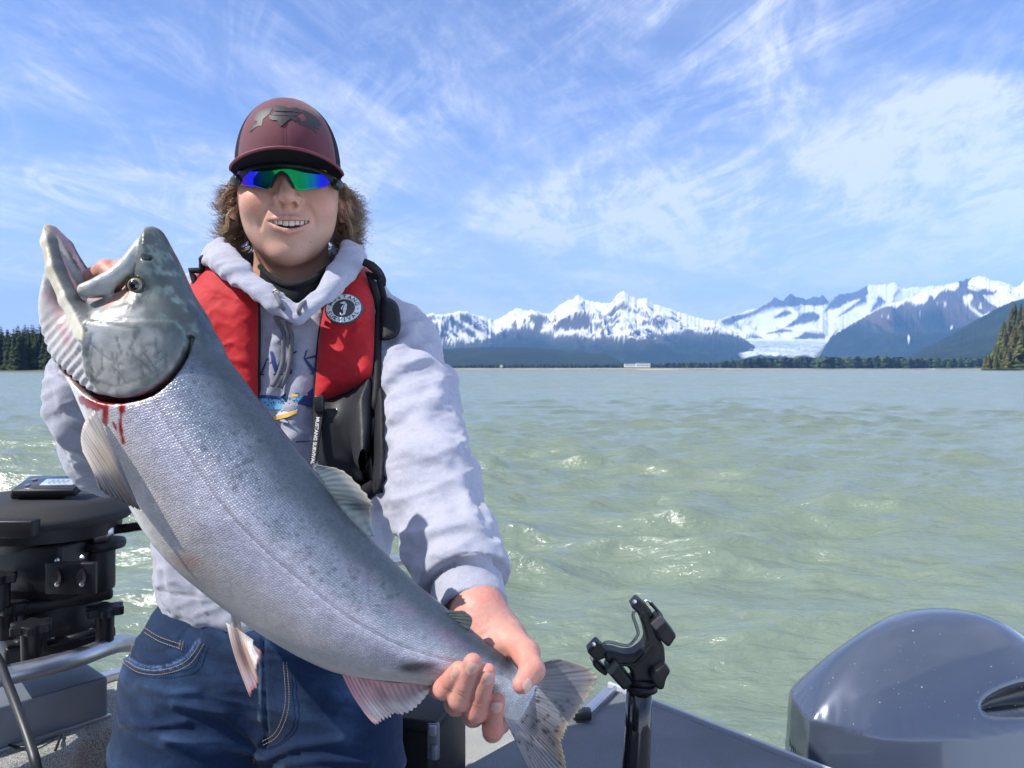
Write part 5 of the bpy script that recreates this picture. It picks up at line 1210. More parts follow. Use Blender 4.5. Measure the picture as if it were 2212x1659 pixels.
def stitches():
    """double rows of stitching: every stitch a short piece of thread, each row one part"""
    def row(pts, step=5.2, m=MTHREAD, off=.0052, r=.00045):
        c = crom([(a, b, 0) for a, b in pts], 10)[:, :2]; s = np.concatenate([[0], np.cumsum(np.linalg.norm(np.diff(c, axis=0), axis=1))]); n = int(s[-1] / step); parts = []
        for k in range(n):
            u = [(k + .12) / n * s[-1], (k + .78) / n * s[-1]]; q = surf(np.stack([np.interp(u, s, c[:, 0]), np.interp(u, s, c[:, 1])], 1), off, f_jeans, .95, 1.35)
            parts.append(tube(q, r, 5, False))
        v, f = join_vf(parts); o = np_mesh('stitching', v, f, m, jeans)
    row([(264, 1420), (300, 1443), (350, 1447), (402, 1428), (434, 1386)]); row([(262, 1428), (298, 1452), (352, 1456), (408, 1436), (441, 1390)])
    row([(312, 1356), (345, 1376), (392, 1392)]); row([(312, 1366), (345, 1386), (390, 1401)]); row([(390, 1382), (386, 1402)], 3); row([(396, 1384), (392, 1404)], 3)
    row([(296, 1350), (284, 1400), (278, 1432)]); row([(612, 1430), (616, 1520), (596, 1580), (566, 1602)], 5.5); row([(619, 1430), (624, 1522), (602, 1586), (568, 1610)], 5.5); row([(552, 1600), (548, 1650)], 5)
stitches()
# ---------------------------------------------------------------- hair: wavy locks flicking out under the cap
def hair():
    rng = np.random.RandomState(11); V, Fq, C, o = [], [], [], 0
    def strand(pts, r0, c):
        nonlocal o
        n = len(pts); v, f = tube(pts, np.linspace(r0, r0 * .25, n), 3, False); V.append(v); Fq.append(f + o); o += len(v); C.append(np.repeat(c[None], len(v), 0))
    locks = []
    for s_, n in ((-1, 66), (1, 92)):
        for k in range(n):
            t = rng.rand()
            y0 = (.024 + .055 * rng.rand()) if rng.rand() < .88 else (-.02 + .03 * rng.rand()); z0 = .010 - .055 * rng.rand(); x0 = s_ * (.0765 - .25 * max(y0 - .03, 0))
            L = (.036 + .030 * rng.rand()) * (1.15 if s_ > 0 else 1.0); out = (.08 + .42 * rng.rand()) * (1.15 if s_ > 0 else 1.0); locks.append((s_, np.array((x0, y0, z0)), L, out, rng.rand() * 6.28, .006 + .007 * rng.rand()))
        for k in range(46):                                   # nape, seen past the jaw
            y0 = .03 + .07 * rng.rand(); x0 = s_ * (.074 - .35 * max(y0 - .04, 0)); z0 = -.015 - .05 * rng.rand(); locks.append((s_, np.array((x0, y0, z0)), .045 + .035 * rng.rand(), .02 + .22 * rng.rand(), rng.rand() * 6.28, .003 + .004 * rng.rand()))
        for k in range(9):                                    # temple wisps
            locks.append((s_, np.array((s_ * .0745, -.030 + .02 * rng.rand(), .008)), .030 + .03 * rng.rand(), .10 + .35 * rng.rand(), rng.rand() * 6.28, .003))
    for s_, root, L, out, ph, amp in locks:
        n = 18; t = np.linspace(0, 1, n); tone = .75 + .6 * rng.rand(); cc = np.array((.150, .085, .040)) * tone
        if rng.rand() < .35: cc = np.array((.32, .20, .10)) * tone
        flick = .15 + rng.rand() * 1.05; tw = 5.5 + 4 * rng.rand()
        for j in range(17):
            w = 1 + .12 * rng.randn(); dr = rng.randn(3) * np.array((.0010, .0016, .0012)); d2 = rng.randn(3) * .0011
            th = (.10 + .75 * out) + (.25 + 1.9 * flick * (.7 + .5 * out)) * t ** 1.7 * (1 + .08 * rng.randn()) + .60 * np.sin(t * tw + ph)
            ds = L * w / n; x = s_ * np.cumsum(np.sin(th)) * ds; z = -np.cumsum(np.cos(th)) * ds; y = .012 * t * math.sin(ph) + amp * .7 * np.cos(t * tw + ph) * t
            q = root + dr + np.stack([x, y, z], 1) + d2 * (t[:, None] ** 1.5)
            if rng.rand() < .06: q = q + np.array((s_ * .010, 0, .010)) * (t[:, None] ** 2) * rng.rand()
            strand(from_head(q), (.00062), cc * (.8 + .4 * rng.rand()))
    m = mat('wavy_brown_hair', rough=.38, attr='Col', spec=.45, sheen=.2)
    np_mesh('hair', np.vstack(V), np.vstack(Fq), m, person, np.clip(np.vstack(C), 0, 1))
hair()
# ---------------------------------------------------------------- the salmon
FD = FISH_D
fish = empty('salmon', P(600, 1000, FD), 'big silver salmon held up slanting with its mouth gaping and a bleeding gill', 'fish')
def FP(x, y, n=0.0):
    """point of the fish's mid plane seen at (x, y), pushed n towards the viewer's side"""
    q = P(x, y, FD); q[1] -= n; return q
def f2(pts): return np.array([((x - CX) / F * FD, HC + (YH - y) / F * FD) for x, y in pts])
U = FD / F                                   # metres per frame unit on the fish
def bump_poly(p, outline, w, wt, x=None):
    """body of the given side view, rounded over w at its rim, half thickness wt"""
    d2 = poly_sd(p[:, 0], p[:, 2], outline); n = np.abs(p[:, 1] - FD)
    return np.sqrt(np.maximum(d2 + w, 0) ** 2 + (n * (w / wt)) ** 2) - w
STN = [((447, 715), (140, 770)), ((480, 762), (168, 842)), ((522, 818), (200, 915)), ((562, 872), (232, 990)), ((612, 936), (275, 1068)), ((656, 992), (322, 1150)), ((700, 1046), (376, 1216)), ((740, 1100), (432, 1266)), ((795, 1158), (498, 1318)), ((862, 1228), (580, 1374)), ((925, 1284), (672, 1426)), ((980, 1328), (752, 1455)), ((1045, 1384), (900, 1472)), ((1088, 1416), (1002, 1486)), ((1118, 1444), (1062, 1512)), ((1138, 1468), (1084, 1546)), ((1160, 1478), (1118, 1558))]
_D = crom([(a[0], a[1], 0) for a, b in STN], 3)[:, :2]; _V = crom([(b[0], b[1], 0) for a, b in STN], 3)[:, :2]
_C = f2((_D + _V) / 2); _Hh = np.linalg.norm(f2(_D) - f2(_V), axis=1) / 2
_dir = f2(_D) - f2(_V); _dir /= np.linalg.norm(_dir, axis=1)[:, None]
_t = np.linspace(0, 1, len(_C)); _W = np.interp(_t, [0, .12, .35, .6, .82, .93, 1], [.052, .056, .055, .041, .0200, .0130, .0030])
_s = np.concatenate([[0], np.cumsum(np.linalg.norm(np.diff(_C, axis=0), axis=1))])
def trunk_coords(p):
    """along (metres), across (-1 belly .. 1 back), half height, half thickness"""
    x, z = p[:, 0], p[:, 2]; best = np.full(len(p), 1e9); A = np.zeros(len(p)); Vv = np.zeros(len(p)); H = np.zeros(len(p)); Wd = np.zeros(len(p)); over = np.zeros(len(p))
    for i in range(len(_C) - 1):
        # quad between two stations: solve for the parameter along using the two chord lines
        c0, c1, u0, u1 = _C[i], _C[i + 1], _dir[i], _dir[i + 1]
        t0 = np.array((-u0[1], u0[0])); t1 = np.array((-u1[1], u1[0]))
        if t0 @ (c1 - c0) < 0: t0 = -t0
        if t1 @ (c1 - c0) < 0: t1 = -t1
        e0 = (x - c0[0]) * t0[0] + (z - c0[1]) * t0[1]; e1 = -((x - c1[0]) * t1[0] + (z - c1[1]) * t1[1])
        lam = e0 / np.where(np.abs(e0 + e1) < 1e-9, 1e-9, e0 + e1)
        if i == 0: ok = (e1 > 0) & (e0 < 0) | ((lam >= 0) & (lam <= 1))
        elif i == len(_C) - 2: ok = ((lam >= 0) & (lam <= 1)) | ((e0 > 0) & (e1 < 0))
        else: ok = (lam >= 0) & (lam <= 1)
        l = np.clip(lam, 0, 1); l = np.where((e1 > 0) & (e0 < 0), 0, l); l = np.where((e0 > 0) & (e1 < 0), 1, l)
        cx, cz = c0[0] + (c1[0] - c0[0]) * l, c0[1] + (c1[1] - c0[1]) * l; ux, uz = u0[0] + (u1[0] - u0[0]) * l, u0[1] + (u1[1] - u0[1]) * l
        h = _Hh[i] + (_Hh[i + 1] - _Hh[i]) * l; v = ((x - cx) * ux + (z - cz) * uz) / h
        ex = np.where(i == 0, np.where((e1 > 0) & (e0 < 0), -e0, 0), 0) + np.where(i == len(_C) - 2, np.where((e0 > 0) & (e1 < 0), -e1, 0), 0)
        dd = np.abs(v) * h + ex; m = ok & (dd < best)
        best[m] = dd[m]; A[m] = (_s[i] + (_s[i + 1] - _s[i]) * l)[m]; Vv[m] = v[m]; H[m] = h[m]; Wd[m] = (_W[i] + (_W[i + 1] - _W[i]) * l)[m]; over[m] = ex[m]
    miss = best > 1e8
    if miss.any():
        d0 = ((x[miss, None] - _C[None, :, 0]) ** 2 + (z[miss, None] - _C[None, :, 1]) ** 2); k = d0.argmin(1)
        A[miss] = _s[k]; H[miss] = _Hh[k]; Wd[miss] = _W[k]; Vv[miss] = ((x[miss] - _C[k, 0]) * _dir[k, 0] + (z[miss] - _C[k, 1]) * _dir[k, 1]) / _Hh[k]
    return A, Vv, H, Wd, over
def f_trunk_fish(p):
    A, v, h, w, ov = trunk_coords(p); n = (p[:, 1] - FD)
    k0 = np.sqrt(v ** 2 + (n / w) ** 2 + (ov / w) ** 2); k1 = np.sqrt((v / h) ** 2 + (n / w ** 2) ** 2 + (ov / w ** 2) ** 2)
    return k0 * (k0 - 1) / np.maximum(k1, 1e-6)
SKULL = crom([(333, 490), (345, 497), (362, 528), (382, 566), (402, 612), (425, 662), (448, 716), (470, 752), (430, 800), (360, 800), (300, 760), (285, 700), (278, 655), (292, 610), (305, 570), (314, 530), (322, 498)], 2, True)
CHEEK = crom([(282, 660), (250, 690), (240, 720), (236, 760), (240, 800), (262, 835), (300, 852), (335, 853), (375, 840), (410, 805), (428, 765), (430, 720), (400, 680), (340, 650)], 2, True)
THROAT = crom([(120, 588), (108, 612), (100, 655), (103, 700), (118, 745), (142, 788), (180, 815), (230, 838), (262, 840), (262, 780), (240, 735), (200, 700), (165, 650), (140, 600)], 2, True)
JAW = crom([(107, 491), (116, 493), (130, 512), (150, 545), (175, 580), (205, 615), (236, 650), (262, 690), (266, 735), (250, 752), (228, 738), (200, 700), (172, 660), (148, 622), (130, 585), (118, 545), (106, 510)], 2, True)
S2, C2, T2_, J2 = f2(SKULL), f2(CHEEK), f2(THROAT), f2(JAW)
MAX_ = [FP(322, 528, .016), FP(296, 590, .028), FP(262, 622, .034), FP(226, 634, .036)]
MAXR = [.0050, .0078, .0085, .0070]
RAM = [FP(109, 497, .003), FP(124, 530, .014), (FP(150, 590, .024)), FP(190, 655, .033), FP(240, 725, .040)]
RAMR = [.0050, .0072, .0082, .0088, .0090]
EYE = FP(327, 624, .0345)
GILL = [(145, 786), (185, 812), (230, 842), (275, 858), (330, 858), (380, 843), (412, 812), (430, 772), (436, 735)]
GL2 = f2(crom([(a, b, 0) for a, b in GILL], 5)[:, :2])
def f_fish_head(p):
    q = p.copy(); q[:, 1] = FD - np.abs(p[:, 1] - FD)          # both flanks alike
    hd = bump_poly(p, S2, .022, .034); hd = smin(hd, bump_poly(p, C2, .030, .047), .016)
    hd = smin(hd, bump_poly(p, T2_, .016, .030), .012)
    # the open gape: skin folds between jaw halves; the jaw is hollow on its upper side
    jw = sd_chain(q, RAM, RAMR, .004); pl = bump_poly(p, J2, .010, .020)
    gape = sd_chain(q, [FP(130, 505, 0), FP(180, 565, 0), FP(232, 632, 0), FP(262, 680, 0)], [.010, .017, .023, .021])
    jw = smin(jw, smax(pl, -gape, .004), .004)
    hd = smin(hd, jw, .008)
    hd = smax(hd, -sd_chain(q, [FP(300, 560, 0), FP(268, 625, 0), FP(268, 665, 0)], [.014, .020, .018]), .006)
    mx = None
    for i in range(3):
        e = sd_cap(q * np.array((1, 1, 1)), MAX_[i], MAX_[i + 1], MAXR[i], MAXR[i + 1]); mx = e if mx is None else smin(mx, e, .004)
    hd = smin(hd, mx, .0035)
    # hollow behind the upper jaw, socket, nostril
    hd = smax(hd, -sd_ell(q, FP(289, 648, .044), (.016, .010, .012)), .008)
    hd = smax(hd, -sd_ell(q, FP(327, 624, .045), (.0125, .010, .0125)), .004); hd = smax(hd, -sd_ell(q, FP(349, 566, .031), (.0045, .006, .0030)), .002)
    return hd
fc_fhead = culled(f_fish_head, np.array((FP(90, 480)[0], FD - .06, FP(0, 875)[2])), np.array((FP(490, 0)[0], FD + .06, FP(0, 480)[2])))
fc_ftrunk = culled(f_trunk_fish, np.array((FP(110, 480)[0], FD - .065, FP(0, 1580)[2])), np.array((FP(1190, 0)[0], FD + .065, FP(0, 690)[2])))
def f_salmon(p):
    x, z = p[:, 0], p[:, 2]; d = smin(fc_ftrunk(p), fc_fhead(p), .014)
    # gill slit under the cover
    m = (z > GL2[:, 1].min() - .02) & (x < GL2[:, 0].max() + .02)
    if m.any(): gl = line_sd(x[m], z[m], GL2); nn = np.abs(p[m, 1] - FD); d[m] = smax(d[m], -(np.maximum(gl - .0032, .022 - nn)), .004)
    return d
fc_salmon = f_salmon
def hexcells(u, v, s):
    """distance to the nearest scale edge in a staggered lattice; 0 at the rim, 1 in the middle"""
    a = u / s; b = v / (s * .56); r = np.floor(b); a = a + .5 * (r % 2)
    fu = a - np.floor(a) - .5; fv = b - r - .5
    return fu, fv
def build_fish():
    h = .0020
    lo = np.array((P(95, 485, FD)[0], FD - .066, P(0, 1565, FD)[2])); hi = np.array((P(1145, 0, FD)[0], FD + .066, P(0, 485, FD)[2]))
    v, f = surface(f_salmon, np.arange(lo[0] - .004, hi[0] + .01, h), np.arange(lo[1], hi[1], h), np.arange(lo[2], hi[2] + .004, h), B=10, slack=1.7, pad=.006)
    A, vv, H, Wd, ov = trunk_coords(v); x, y = proj(v); x = CX + v[:, 0] / FD * F; y = YH - (v[:, 2] - HC) / FD * F
    n = (v[:, 1] - FD); nn = np.abs(n)
    arc = np.arcsin(np.clip(vv, -1, 1)) * (H * .62 + Wd * .38)     # distance round the flank from the mid line
    e1, e2, e3 = fbm(v * 35, 4, 1), fbm(v * 110, 3, 2), fbm(v * 14, 3, 4)
    # colour: dark blue-green back, silver flank, pale belly
    back, upper, side, low, belly = map(np.array, ((.062, .082, .102), (.225, .255, .310), (.510, .495, .570), (.480, .450, .440), (.64, .61, .56)))
    t = vv + .10 * e1 + .05 * e3
    col = lerp(belly, low, ss(-.95, -.55, t)); col = lerp(col, side, ss(-.50, -.05, t)); col = lerp(col, upper, ss(.12, .55, t)); col = lerp(col, back, ss(.52, .90, t))
    col = lerp(col, np.array((.15, .23, .27)), .35 * ss(.25, .5, vv) * ss(.75, .5, vv) * ss(-.1, .4, e3))
    col = lerp(col, np.array((.27, .19, .27)), .40 * ss(.52, .66, vv) * ss(.90, .72, vv) * ss(.5, .62, A / _s[-1]) * ss(-.2, .3, e1))
    col = lerp(col, np.array((.12, .12, .15)), .45 * ss(-.42, -.15, vv) * ss(.12, -.05, vv) * ss(.52, .7, A / _s[-1]) * ss(-.5, .3, e3))
    col = lerp(col, np.array((.60, .66, .76)), .42 * ss(.62, .8, A / _s[-1]) * ss(-.05, .25, vv) * ss(.75, .4, vv))
    # black specks along the back
    rng = np.random.RandomState(8)
    sp = np.zeros(len(v))
    ca, cv = (.04 + .60 * rng.rand(330)) * _s[-1], .34 + .50 * rng.rand(330) ** 1.2; cr = .0007 + .0019 * rng.rand(330) ** 3
    for a_, v_, r_ in zip(ca, cv, cr):
        m = (np.abs(A - a_) < .012) & (np.abs(vv - v_) < .25); hh = H[m]; dd = np.sqrt((A[m] - a_) ** 2 + ((vv[m] - v_) * hh) ** 2) * (1 + .5 * e2[m]); sp[m] = np.maximum(sp[m], ss(r_ * 1.3, r_ * .5, dd))
    col = lerp(col, np.array((.020, .032, .036)), sp * .45); col = col * (1 + .16 * e2 * ss(-.9, -.4, vv) + .10 * e1)[:, None]
    patch = ss(.22, .55, fbm(v * np.array((60, 60, 60)) + 9, 4, 21)) * ss(.05, .35, vv) * ss(.95, .6, vv); col = lerp(col, np.array((.055, .085, .095)), patch * .30)
    wrist = ss(.915, .955, A / _s[-1]); col = lerp(col, np.array((.62, .64, .66)) * (1 + .3 * e2)[:, None], wrist * .85)
    # lateral line
    lat = np.exp(-((arc - .012 + .0 * A) / .0011) ** 2); col = lerp(col, col * .45, lat * .55 * (ov < 1e-6))
    # sores and blotches
    for (px, py, r, c_, k) in ((440, 1195, 34, (.42, .24, .17), .6), (470, 1300, 26, (.50, .30, .24), .5), (460, 1240, 40, (.36, .30, .25), .4), (900, 1418, 30, (.035, .03, .03), .85), (930, 1414, 22, (.05, .03, .03), .7), (690, 1440, 26, (.50, .22, .25), .7), (735, 1450, 20, (.55, .25, .28), .7)):
        g = np.exp(-(((x - px) / r) ** 2 + ((y - py) / (r * .42 if r < 35 and c_[0] < .1 else r * .6)) ** 2)) * (nn > .004) * (n < 0); col = lerp(col, np.array(c_), np.clip(g * 1.3 + .3 * g * e2, 0, 1) * k)
    scale_on = np.clip(ss(.004, .02, A), 0, 1)
    # ---- head colours
    sk, ck, th, jw = poly_sd(x, y, SKULL), poly_sd(x, y, CHEEK), poly_sd(x, y, THROAT), poly_sd(x, y, JAW)
    gl = line_sd(x, y, crom([(a, b, 0) for a, b in GILL], 5)[:, :2]); above = y < np.interp(x, [100, 145, 185, 230, 275, 330, 380, 412, 430, 440, 470], [745, 786, 812, 842, 858, 858, 843, 812, 772, 735, 720])
    head = (above & (x < 447)) | (np.minimum(sk, jw) < 2) & (y < 745)
    u = (x - 333) * .43 + (y - 490) * -.0; topness = ss(-20, 34, (x - 300) - (y - 560) * .43)        # towards the crown
    hc = lerp(np.array((.30, .30, .285)), np.array((.10, .115, .11)), ss(-.25, .45, e1 + .55 * topness + .35 * e2))
    hc = lerp(hc, np.array((.34, .37, .42)), .5 * np.exp(-(((x - 270) / 34) ** 2 + ((y - 730) / 40) ** 2)))
    crown = ss(26, 62, (x - 300) - (y - 560) * .43 + 13 * e1 + 9 * e2)
    hc = lerp(hc, np.array((.055, .075, .070)), crown); hc = lerp(hc, np.array((.020, .040, .055)), ss(66, 96, (x - 300) - (y - 560) * .43 + 11 * e1))
    hc = lerp(hc, np.array((.17, .235, .205)), .7 * ss(.05, .40, e2 + .5 * e1) * crown * ss(100, 60, (x - 300) - (y - 560) * .43))
    hc = lerp(hc, np.array((.28, .26, .18)), .7 * ss(26, 0, np.hypot(x - 331, y - 500)))
    hc = lerp(hc, np.array((.025, .035, .045)), .85 * ss(40, 20, np.hypot(x - 331, (y - 634) * .78) + 9 * e1 + 4 * e2))
    hc = lerp(hc, np.array((.03, .04, .04)), .8 * np.exp(-(((x - 350) / 9) ** 2 + ((y - 566) / 5) ** 2)))
    gc = ss(0, -6, ck) * (1 - crown); scr = np.zeros(len(v)); rg = random.Random(12)
    for k in range(34):
        cx, cy_ = rg.uniform(250, 400), rg.uniform(770, 850); a = rg.uniform(-.9, .9); L = rg.uniform(14, 48)
        scr = np.maximum(scr, rg.uniform(.4, .9) * np.exp(-(line_sd(x, y, [(cx, cy_), (cx + L * math.sin(a), cy_ - L * math.cos(a))]) / 1.9) ** 2))
    for pts in ([(256, 702), (300, 708), (352, 716)], [(262, 748), (300, 778), (330, 790)], [(262, 818), (310, 832), (360, 818), (392, 800)]): scr = np.maximum(scr, .6 * np.exp(-(line_sd(x, y, pts) / 2.2) ** 2))
    hc = hc * (1 + .30 * fbm(v * 75, 4, 33) + .22 * e2)[:, None]
    stk = ss(.05, .45, fbm(np.stack([x / 5.0, y / 34, x * 0], 1), 3, 44)) * np.exp(-(((x - 398) / 30) ** 2 + ((y - 770) / 55) ** 2)); hc = lerp(hc, np.array((.045, .055, .050)), .8 * stk)
    hc = lerp(hc, np.array((.07, .08, .08)), scr * .85 * gc)
    hc = lerp(hc, np.array((.13, .15, .16)), .6 * np.exp(-(((x - 352) / 26) ** 2 + ((y - 778) / 12) ** 2)) * ss(-.4, .3, e1))
    tc = lerp(np.array((.50, .475, .46)), np.array((.50, .27, .29)), .6 * ss(-12, 6, -line_sd(x, y, [(140, 640), (165, 690), (200, 745)]) + 26 + 8 * e1 - 20)); 
    isT = (th < 3) & (ck > -3) & (jw > 1); hc = np.where(isT[:, None], tc, hc)
    dr = sd_chain(np.stack([v[:, 0], FD - nn, v[:, 2]], 1), RAM, RAMR, .004); isJ = (dr < .004) & (y < 745)
    jc = lerp(np.array((.44, .40, .29)), np.array((.66, .62, .50)), ss(-.3, .4, e1)); jc = lerp(jc, np.array((.035, .045, .055)), ss(.0005, .0035, (x - np.interp(y, [490, 530, 590, 655, 725], [109, 124, 150, 190, 240])) * U - .001) * .9)
    jc = lerp(jc, np.array((.34, .32, .20)), ss(30, 5, np.hypot(x - 108, y - 497)))
    hc = np.where(isJ[:, None], jc, hc)
    inside = ((jw < 2) | (sk < 2)) & (nn < np.interp(y, [500, 640, 720], [.010, .026, .026])) & (x > np.interp(y, [490, 590, 680], [112, 165, 215])) & (x < np.interp(y, [490, 600, 680], [322, 284, 268])) & (y < 690)
    hc = np.where(inside[:, None], lerp(np.array((.50, .34, .34)), np.array((.30, .20, .22)), ss(-.3, .4, e1)), hc)
    dm = np.full(len(v), 1.0); qq = np.stack([v[:, 0], FD - nn, v[:, 2]], 1)
    for i in range(3): dm = np.minimum(dm, sd_cap(qq, MAX_[i], MAX_[i + 1], MAXR[i], MAXR[i + 1]))
    mc = lerp(np.array((.30, .33, .33)), np.array((.42, .40, .33)), ss(-.3, .4, e2)); hc = lerp(hc, mc, ss(.0022, .0002, dm)); 
    hc = lerp(hc, np.array((.50, .20, .11)), .85 * np.exp(-(line_sd(x, y, [(340, 600), (310, 640), (270, 662)]) / 8) ** 2) * (dm > .001) * (x < 318))
    yb = np.interp(x, [100, 145, 185, 230, 275, 330, 380, 412, 430, 440, 500], [745, 786, 812, 842, 858, 858, 843, 812, 775, 750, 735])
    hw = ss(4, -4, np.where(head, -1, 1) * np.minimum(gl, 30)); hw = np.where(head, 1.0, 0.0); nape = ss(395, 425, x); hw = hw * (1 - nape) + nape * ss(16, -16, (y - yb) + 14 * e1 + 6 * e2)
    # soft change to scales above the cover
    col = lerp(col, hc, hw)
    # blood in the slit and runs below it
    bl = ss(11, 4.5, gl + 2.5 * e2) * ss(132, 170, x) * ss(425, 380, x) * (n < 0)
    for pts, w_ in (([(283, 858), (286, 880), (281, 902)], 10), ([(320, 858), (322, 880)], 10), ([(322, 878), (317, 905), (320, 946)], 5.5), ([(232, 862), (255, 868), (300, 862)], 7), ([(215, 862), (226, 858), (236, 872)], 9), ([(148, 800), (152, 812)], 4), ([(225, 866), (262, 876), (300, 866)], 7), ([(300, 905), (306, 918)], 5), ([(258, 965), (268, 968)], 6), ([(352, 856), (360, 862)], 4)):
        bl = np.maximum(bl, (n < 0) * ss(w_ * 1.25, w_ * .5, line_sd(x, y, pts) + 3.4 * e2 + 2 * e1))
    col = lerp(col, lerp(np.array((.20, .006, .009)), np.array((.045, .003, .005)), ss(10, 2, gl)), bl)
    bm_ = bl
    # fine creases on the throat membrane
    rib = np.zeros(len(v)); 
    q = np.clip(isT * ss(3, -6, th), 0, 1); al = (x - 110) * .62 + (y - 600) * .78
    rib = np.sin(al / 19.0 * 2 * math.pi + .012 * (x - 150) + 1.2 * e1) * q * ss(660, 730, y)
    nr = np.zeros_like(v); fn = np.cross(v[f[:, 1]] - v[f[:, 0]], v[f[:, 2]] - v[f[:, 0]])
    for k in range(4): np.add.at(nr, f[:, k], fn)
    nr /= np.linalg.norm(nr, axis=1)[:, None] + 1e-12
    plate = .0024 * ss(2.5, -4, ck) * head * (y > 700) * ss(.01, .03, nn)
    v2 = v + nr * (.0008 * rib * (1 + .5 * e1) + plate - .0010 * scr * gc + .0006 * e1 * head - .0008 * lat * (1 - hw))[:, None]
    scol = np.clip(scale_on * (1 - hw) * (1 - bm_) * (1 - .45 * ss(-.1, -.7, vv)), 0, 1) * ss(-.93, -.6, vv)
    m = fish_material()
    np_mesh('body', v2, f, m, fish, np.clip(col, .004, .9), {'sc': np.stack([A, arc, scol], 1)})
def fish_material():
    m = bpy.data.materials.new('salmon_skin'); m.use_nodes = True; nt = m.node_tree; N, L = nt.nodes, nt.links; b = N['Principled BSDF']
    at = N.new('ShaderNodeAttribute'); at.attribute_name = 'Col'; sc_ = N.new('ShaderNodeAttribute'); sc_.attribute_name = 'sc'; sep = N.new('ShaderNodeSeparateXYZ'); L.new(sc_.outputs['Vector'], sep.inputs[0])
    def m_(op, a, b_=None, clamp=False):
        n = N.new('ShaderNodeMath'); n.operation = op; n.use_clamp = clamp
        for k, v in enumerate((a, b_)):
            if v is None: continue
            if isinstance(v, (int, float)): n.inputs[k].default_value = v
            else: L.new(v, n.inputs[k])
        return n.outputs[0]
    S = .0027
    cmb = N.new('ShaderNodeCombineXYZ'); u = m_('DIVIDE', sep.outputs[0], S); w = m_('DIVIDE', sep.outputs[1], S * .86)
    # staggered rows: Voronoi on a sheared lattice with little randomness gives overlapping scales
    L.new(u, cmb.inputs[0]); L.new(w, cmb.inputs[1])
    vo = N.new('ShaderNodeTexVoronoi'); vo.voronoi_dimensions = '2D'; vo.feature = 'DISTANCE_TO_EDGE'; vo.inputs['Scale'].default_value = 1.0; vo.inputs['Randomness'].default_value = .62
    L.new(cmb.outputs[0], vo.inputs['Vector'])
    vc = N.new('ShaderNodeTexVoronoi'); vc.voronoi_dimensions = '2D'; vc.feature = 'F1'; vc.inputs['Scale'].default_value = 1.0; vc.inputs['Randomness'].default_value = .62; L.new(cmb.outputs[0], vc.inputs['Vector'])
    e = N.new('ShaderNodeMapRange'); e.inputs[1].default_value = .02; e.inputs[2].default_value = .22; L.new(vo.outputs['Distance'], e.inputs[0])
    on = sep.outputs[2]
    fac = m_('ADD', m_('MULTIPLY', m_('SUBTRACT', e.outputs[0], .70), .22), 1.0); rnd = m_('ADD', m_('MULTIPLY', m_('SUBTRACT', vc.outputs['Color'], .5), .35), 1.0)
    k = m_('ADD', 1.0, m_('MULTIPLY', on, m_('SUBTRACT', m_('MULTIPLY', fac, rnd), 1.0)))
    mx = N.new('ShaderNodeMix'); mx.data_type = 'RGBA'; mx.blend_type = 'MULTIPLY'; mx.inputs[0].default_value = 1; L.new(at.outputs['Color'], mx.inputs[6]); L.new(k, mx.inputs[7])
    L.new(mx.outputs[2], b.inputs['Base Color'])
    b.inputs['Metallic'].default_value = .0; L.new(m_('MULTIPLY', on, .30), b.inputs['Metallic'])
    b.inputs['Roughness'].default_value = .36; b.inputs['Specular IOR Level'].default_value = .5; b.inputs['Coat Weight'].default_value = .18; b.inputs['Coat Roughness'].default_value = .16
    bp = N.new('ShaderNodeBump'); bp.inputs['Strength'].default_value = .42; bp.inputs['Distance'].default_value = .0010; L.new(m_('MULTIPLY', on, e.outputs[0]), bp.inputs['Height'])
    tc = N.new('ShaderNodeTexCoord'); nz = N.new('ShaderNodeTexNoise'); nz.inputs['Scale'].default_value = 130; nz.inputs['Detail'].default_value = 4; L.new(tc.outputs['Object'], nz.inputs['Vector'])
    b2 = N.new('ShaderNodeBump'); b2.inputs['Strength'].default_value = .5; b2.inputs['Distance'].default_value = .0012; L.new(nz.outputs['Fac'], b2.inputs['Height']); L.new(bp.outputs[0], b2.inputs['Normal']); L.new(b2.outputs[0], b.inputs['Normal'])
    return m
build_fish()
def fish_eye():
    e = bpy.data.objects.new('eye', None); COL.objects.link(e); e.parent = fish
    for s_ in (1, -1):
        c = FP(327, 624, .0325 * s_); M = Matrix.Translation(c) @ Matrix.Rotation(math.radians(90 * s_), 4, 'X')
        r = .0084; lathe_obj('iris', [(r, -.004), (r * .96, .0005), (r * .78, .0030), (r * .50, .0044), (.0001, .0046)], M, mat('golden_iris', (.20, .17, .09), .25, coat=.6, noise=(900, .4)), e, 36)
        lathe_obj('pupil', [(r * .62, .0038), (r * .56, .0047), (r * .30, .0058), (.0001, .0060)], M, mat('black_pupil', (.004, .004, .005), .08, coat=1), e, 30)
        lathe_obj('eye_rim', [(r * 1.20, -.004), (r * 1.22, .0000), (r * 1.08, .0022), (r * .97, .0012), (r * .95, -.003)], M, mat('dark_eye_skin', (.03, .04, .045), .3, coat=.4), e, 36)
fish_eye()
MFIN = mat('wet_fin', rough=.42, attr='Col', coat=.25, sss=(.25, (.6, .3, .2), .003))
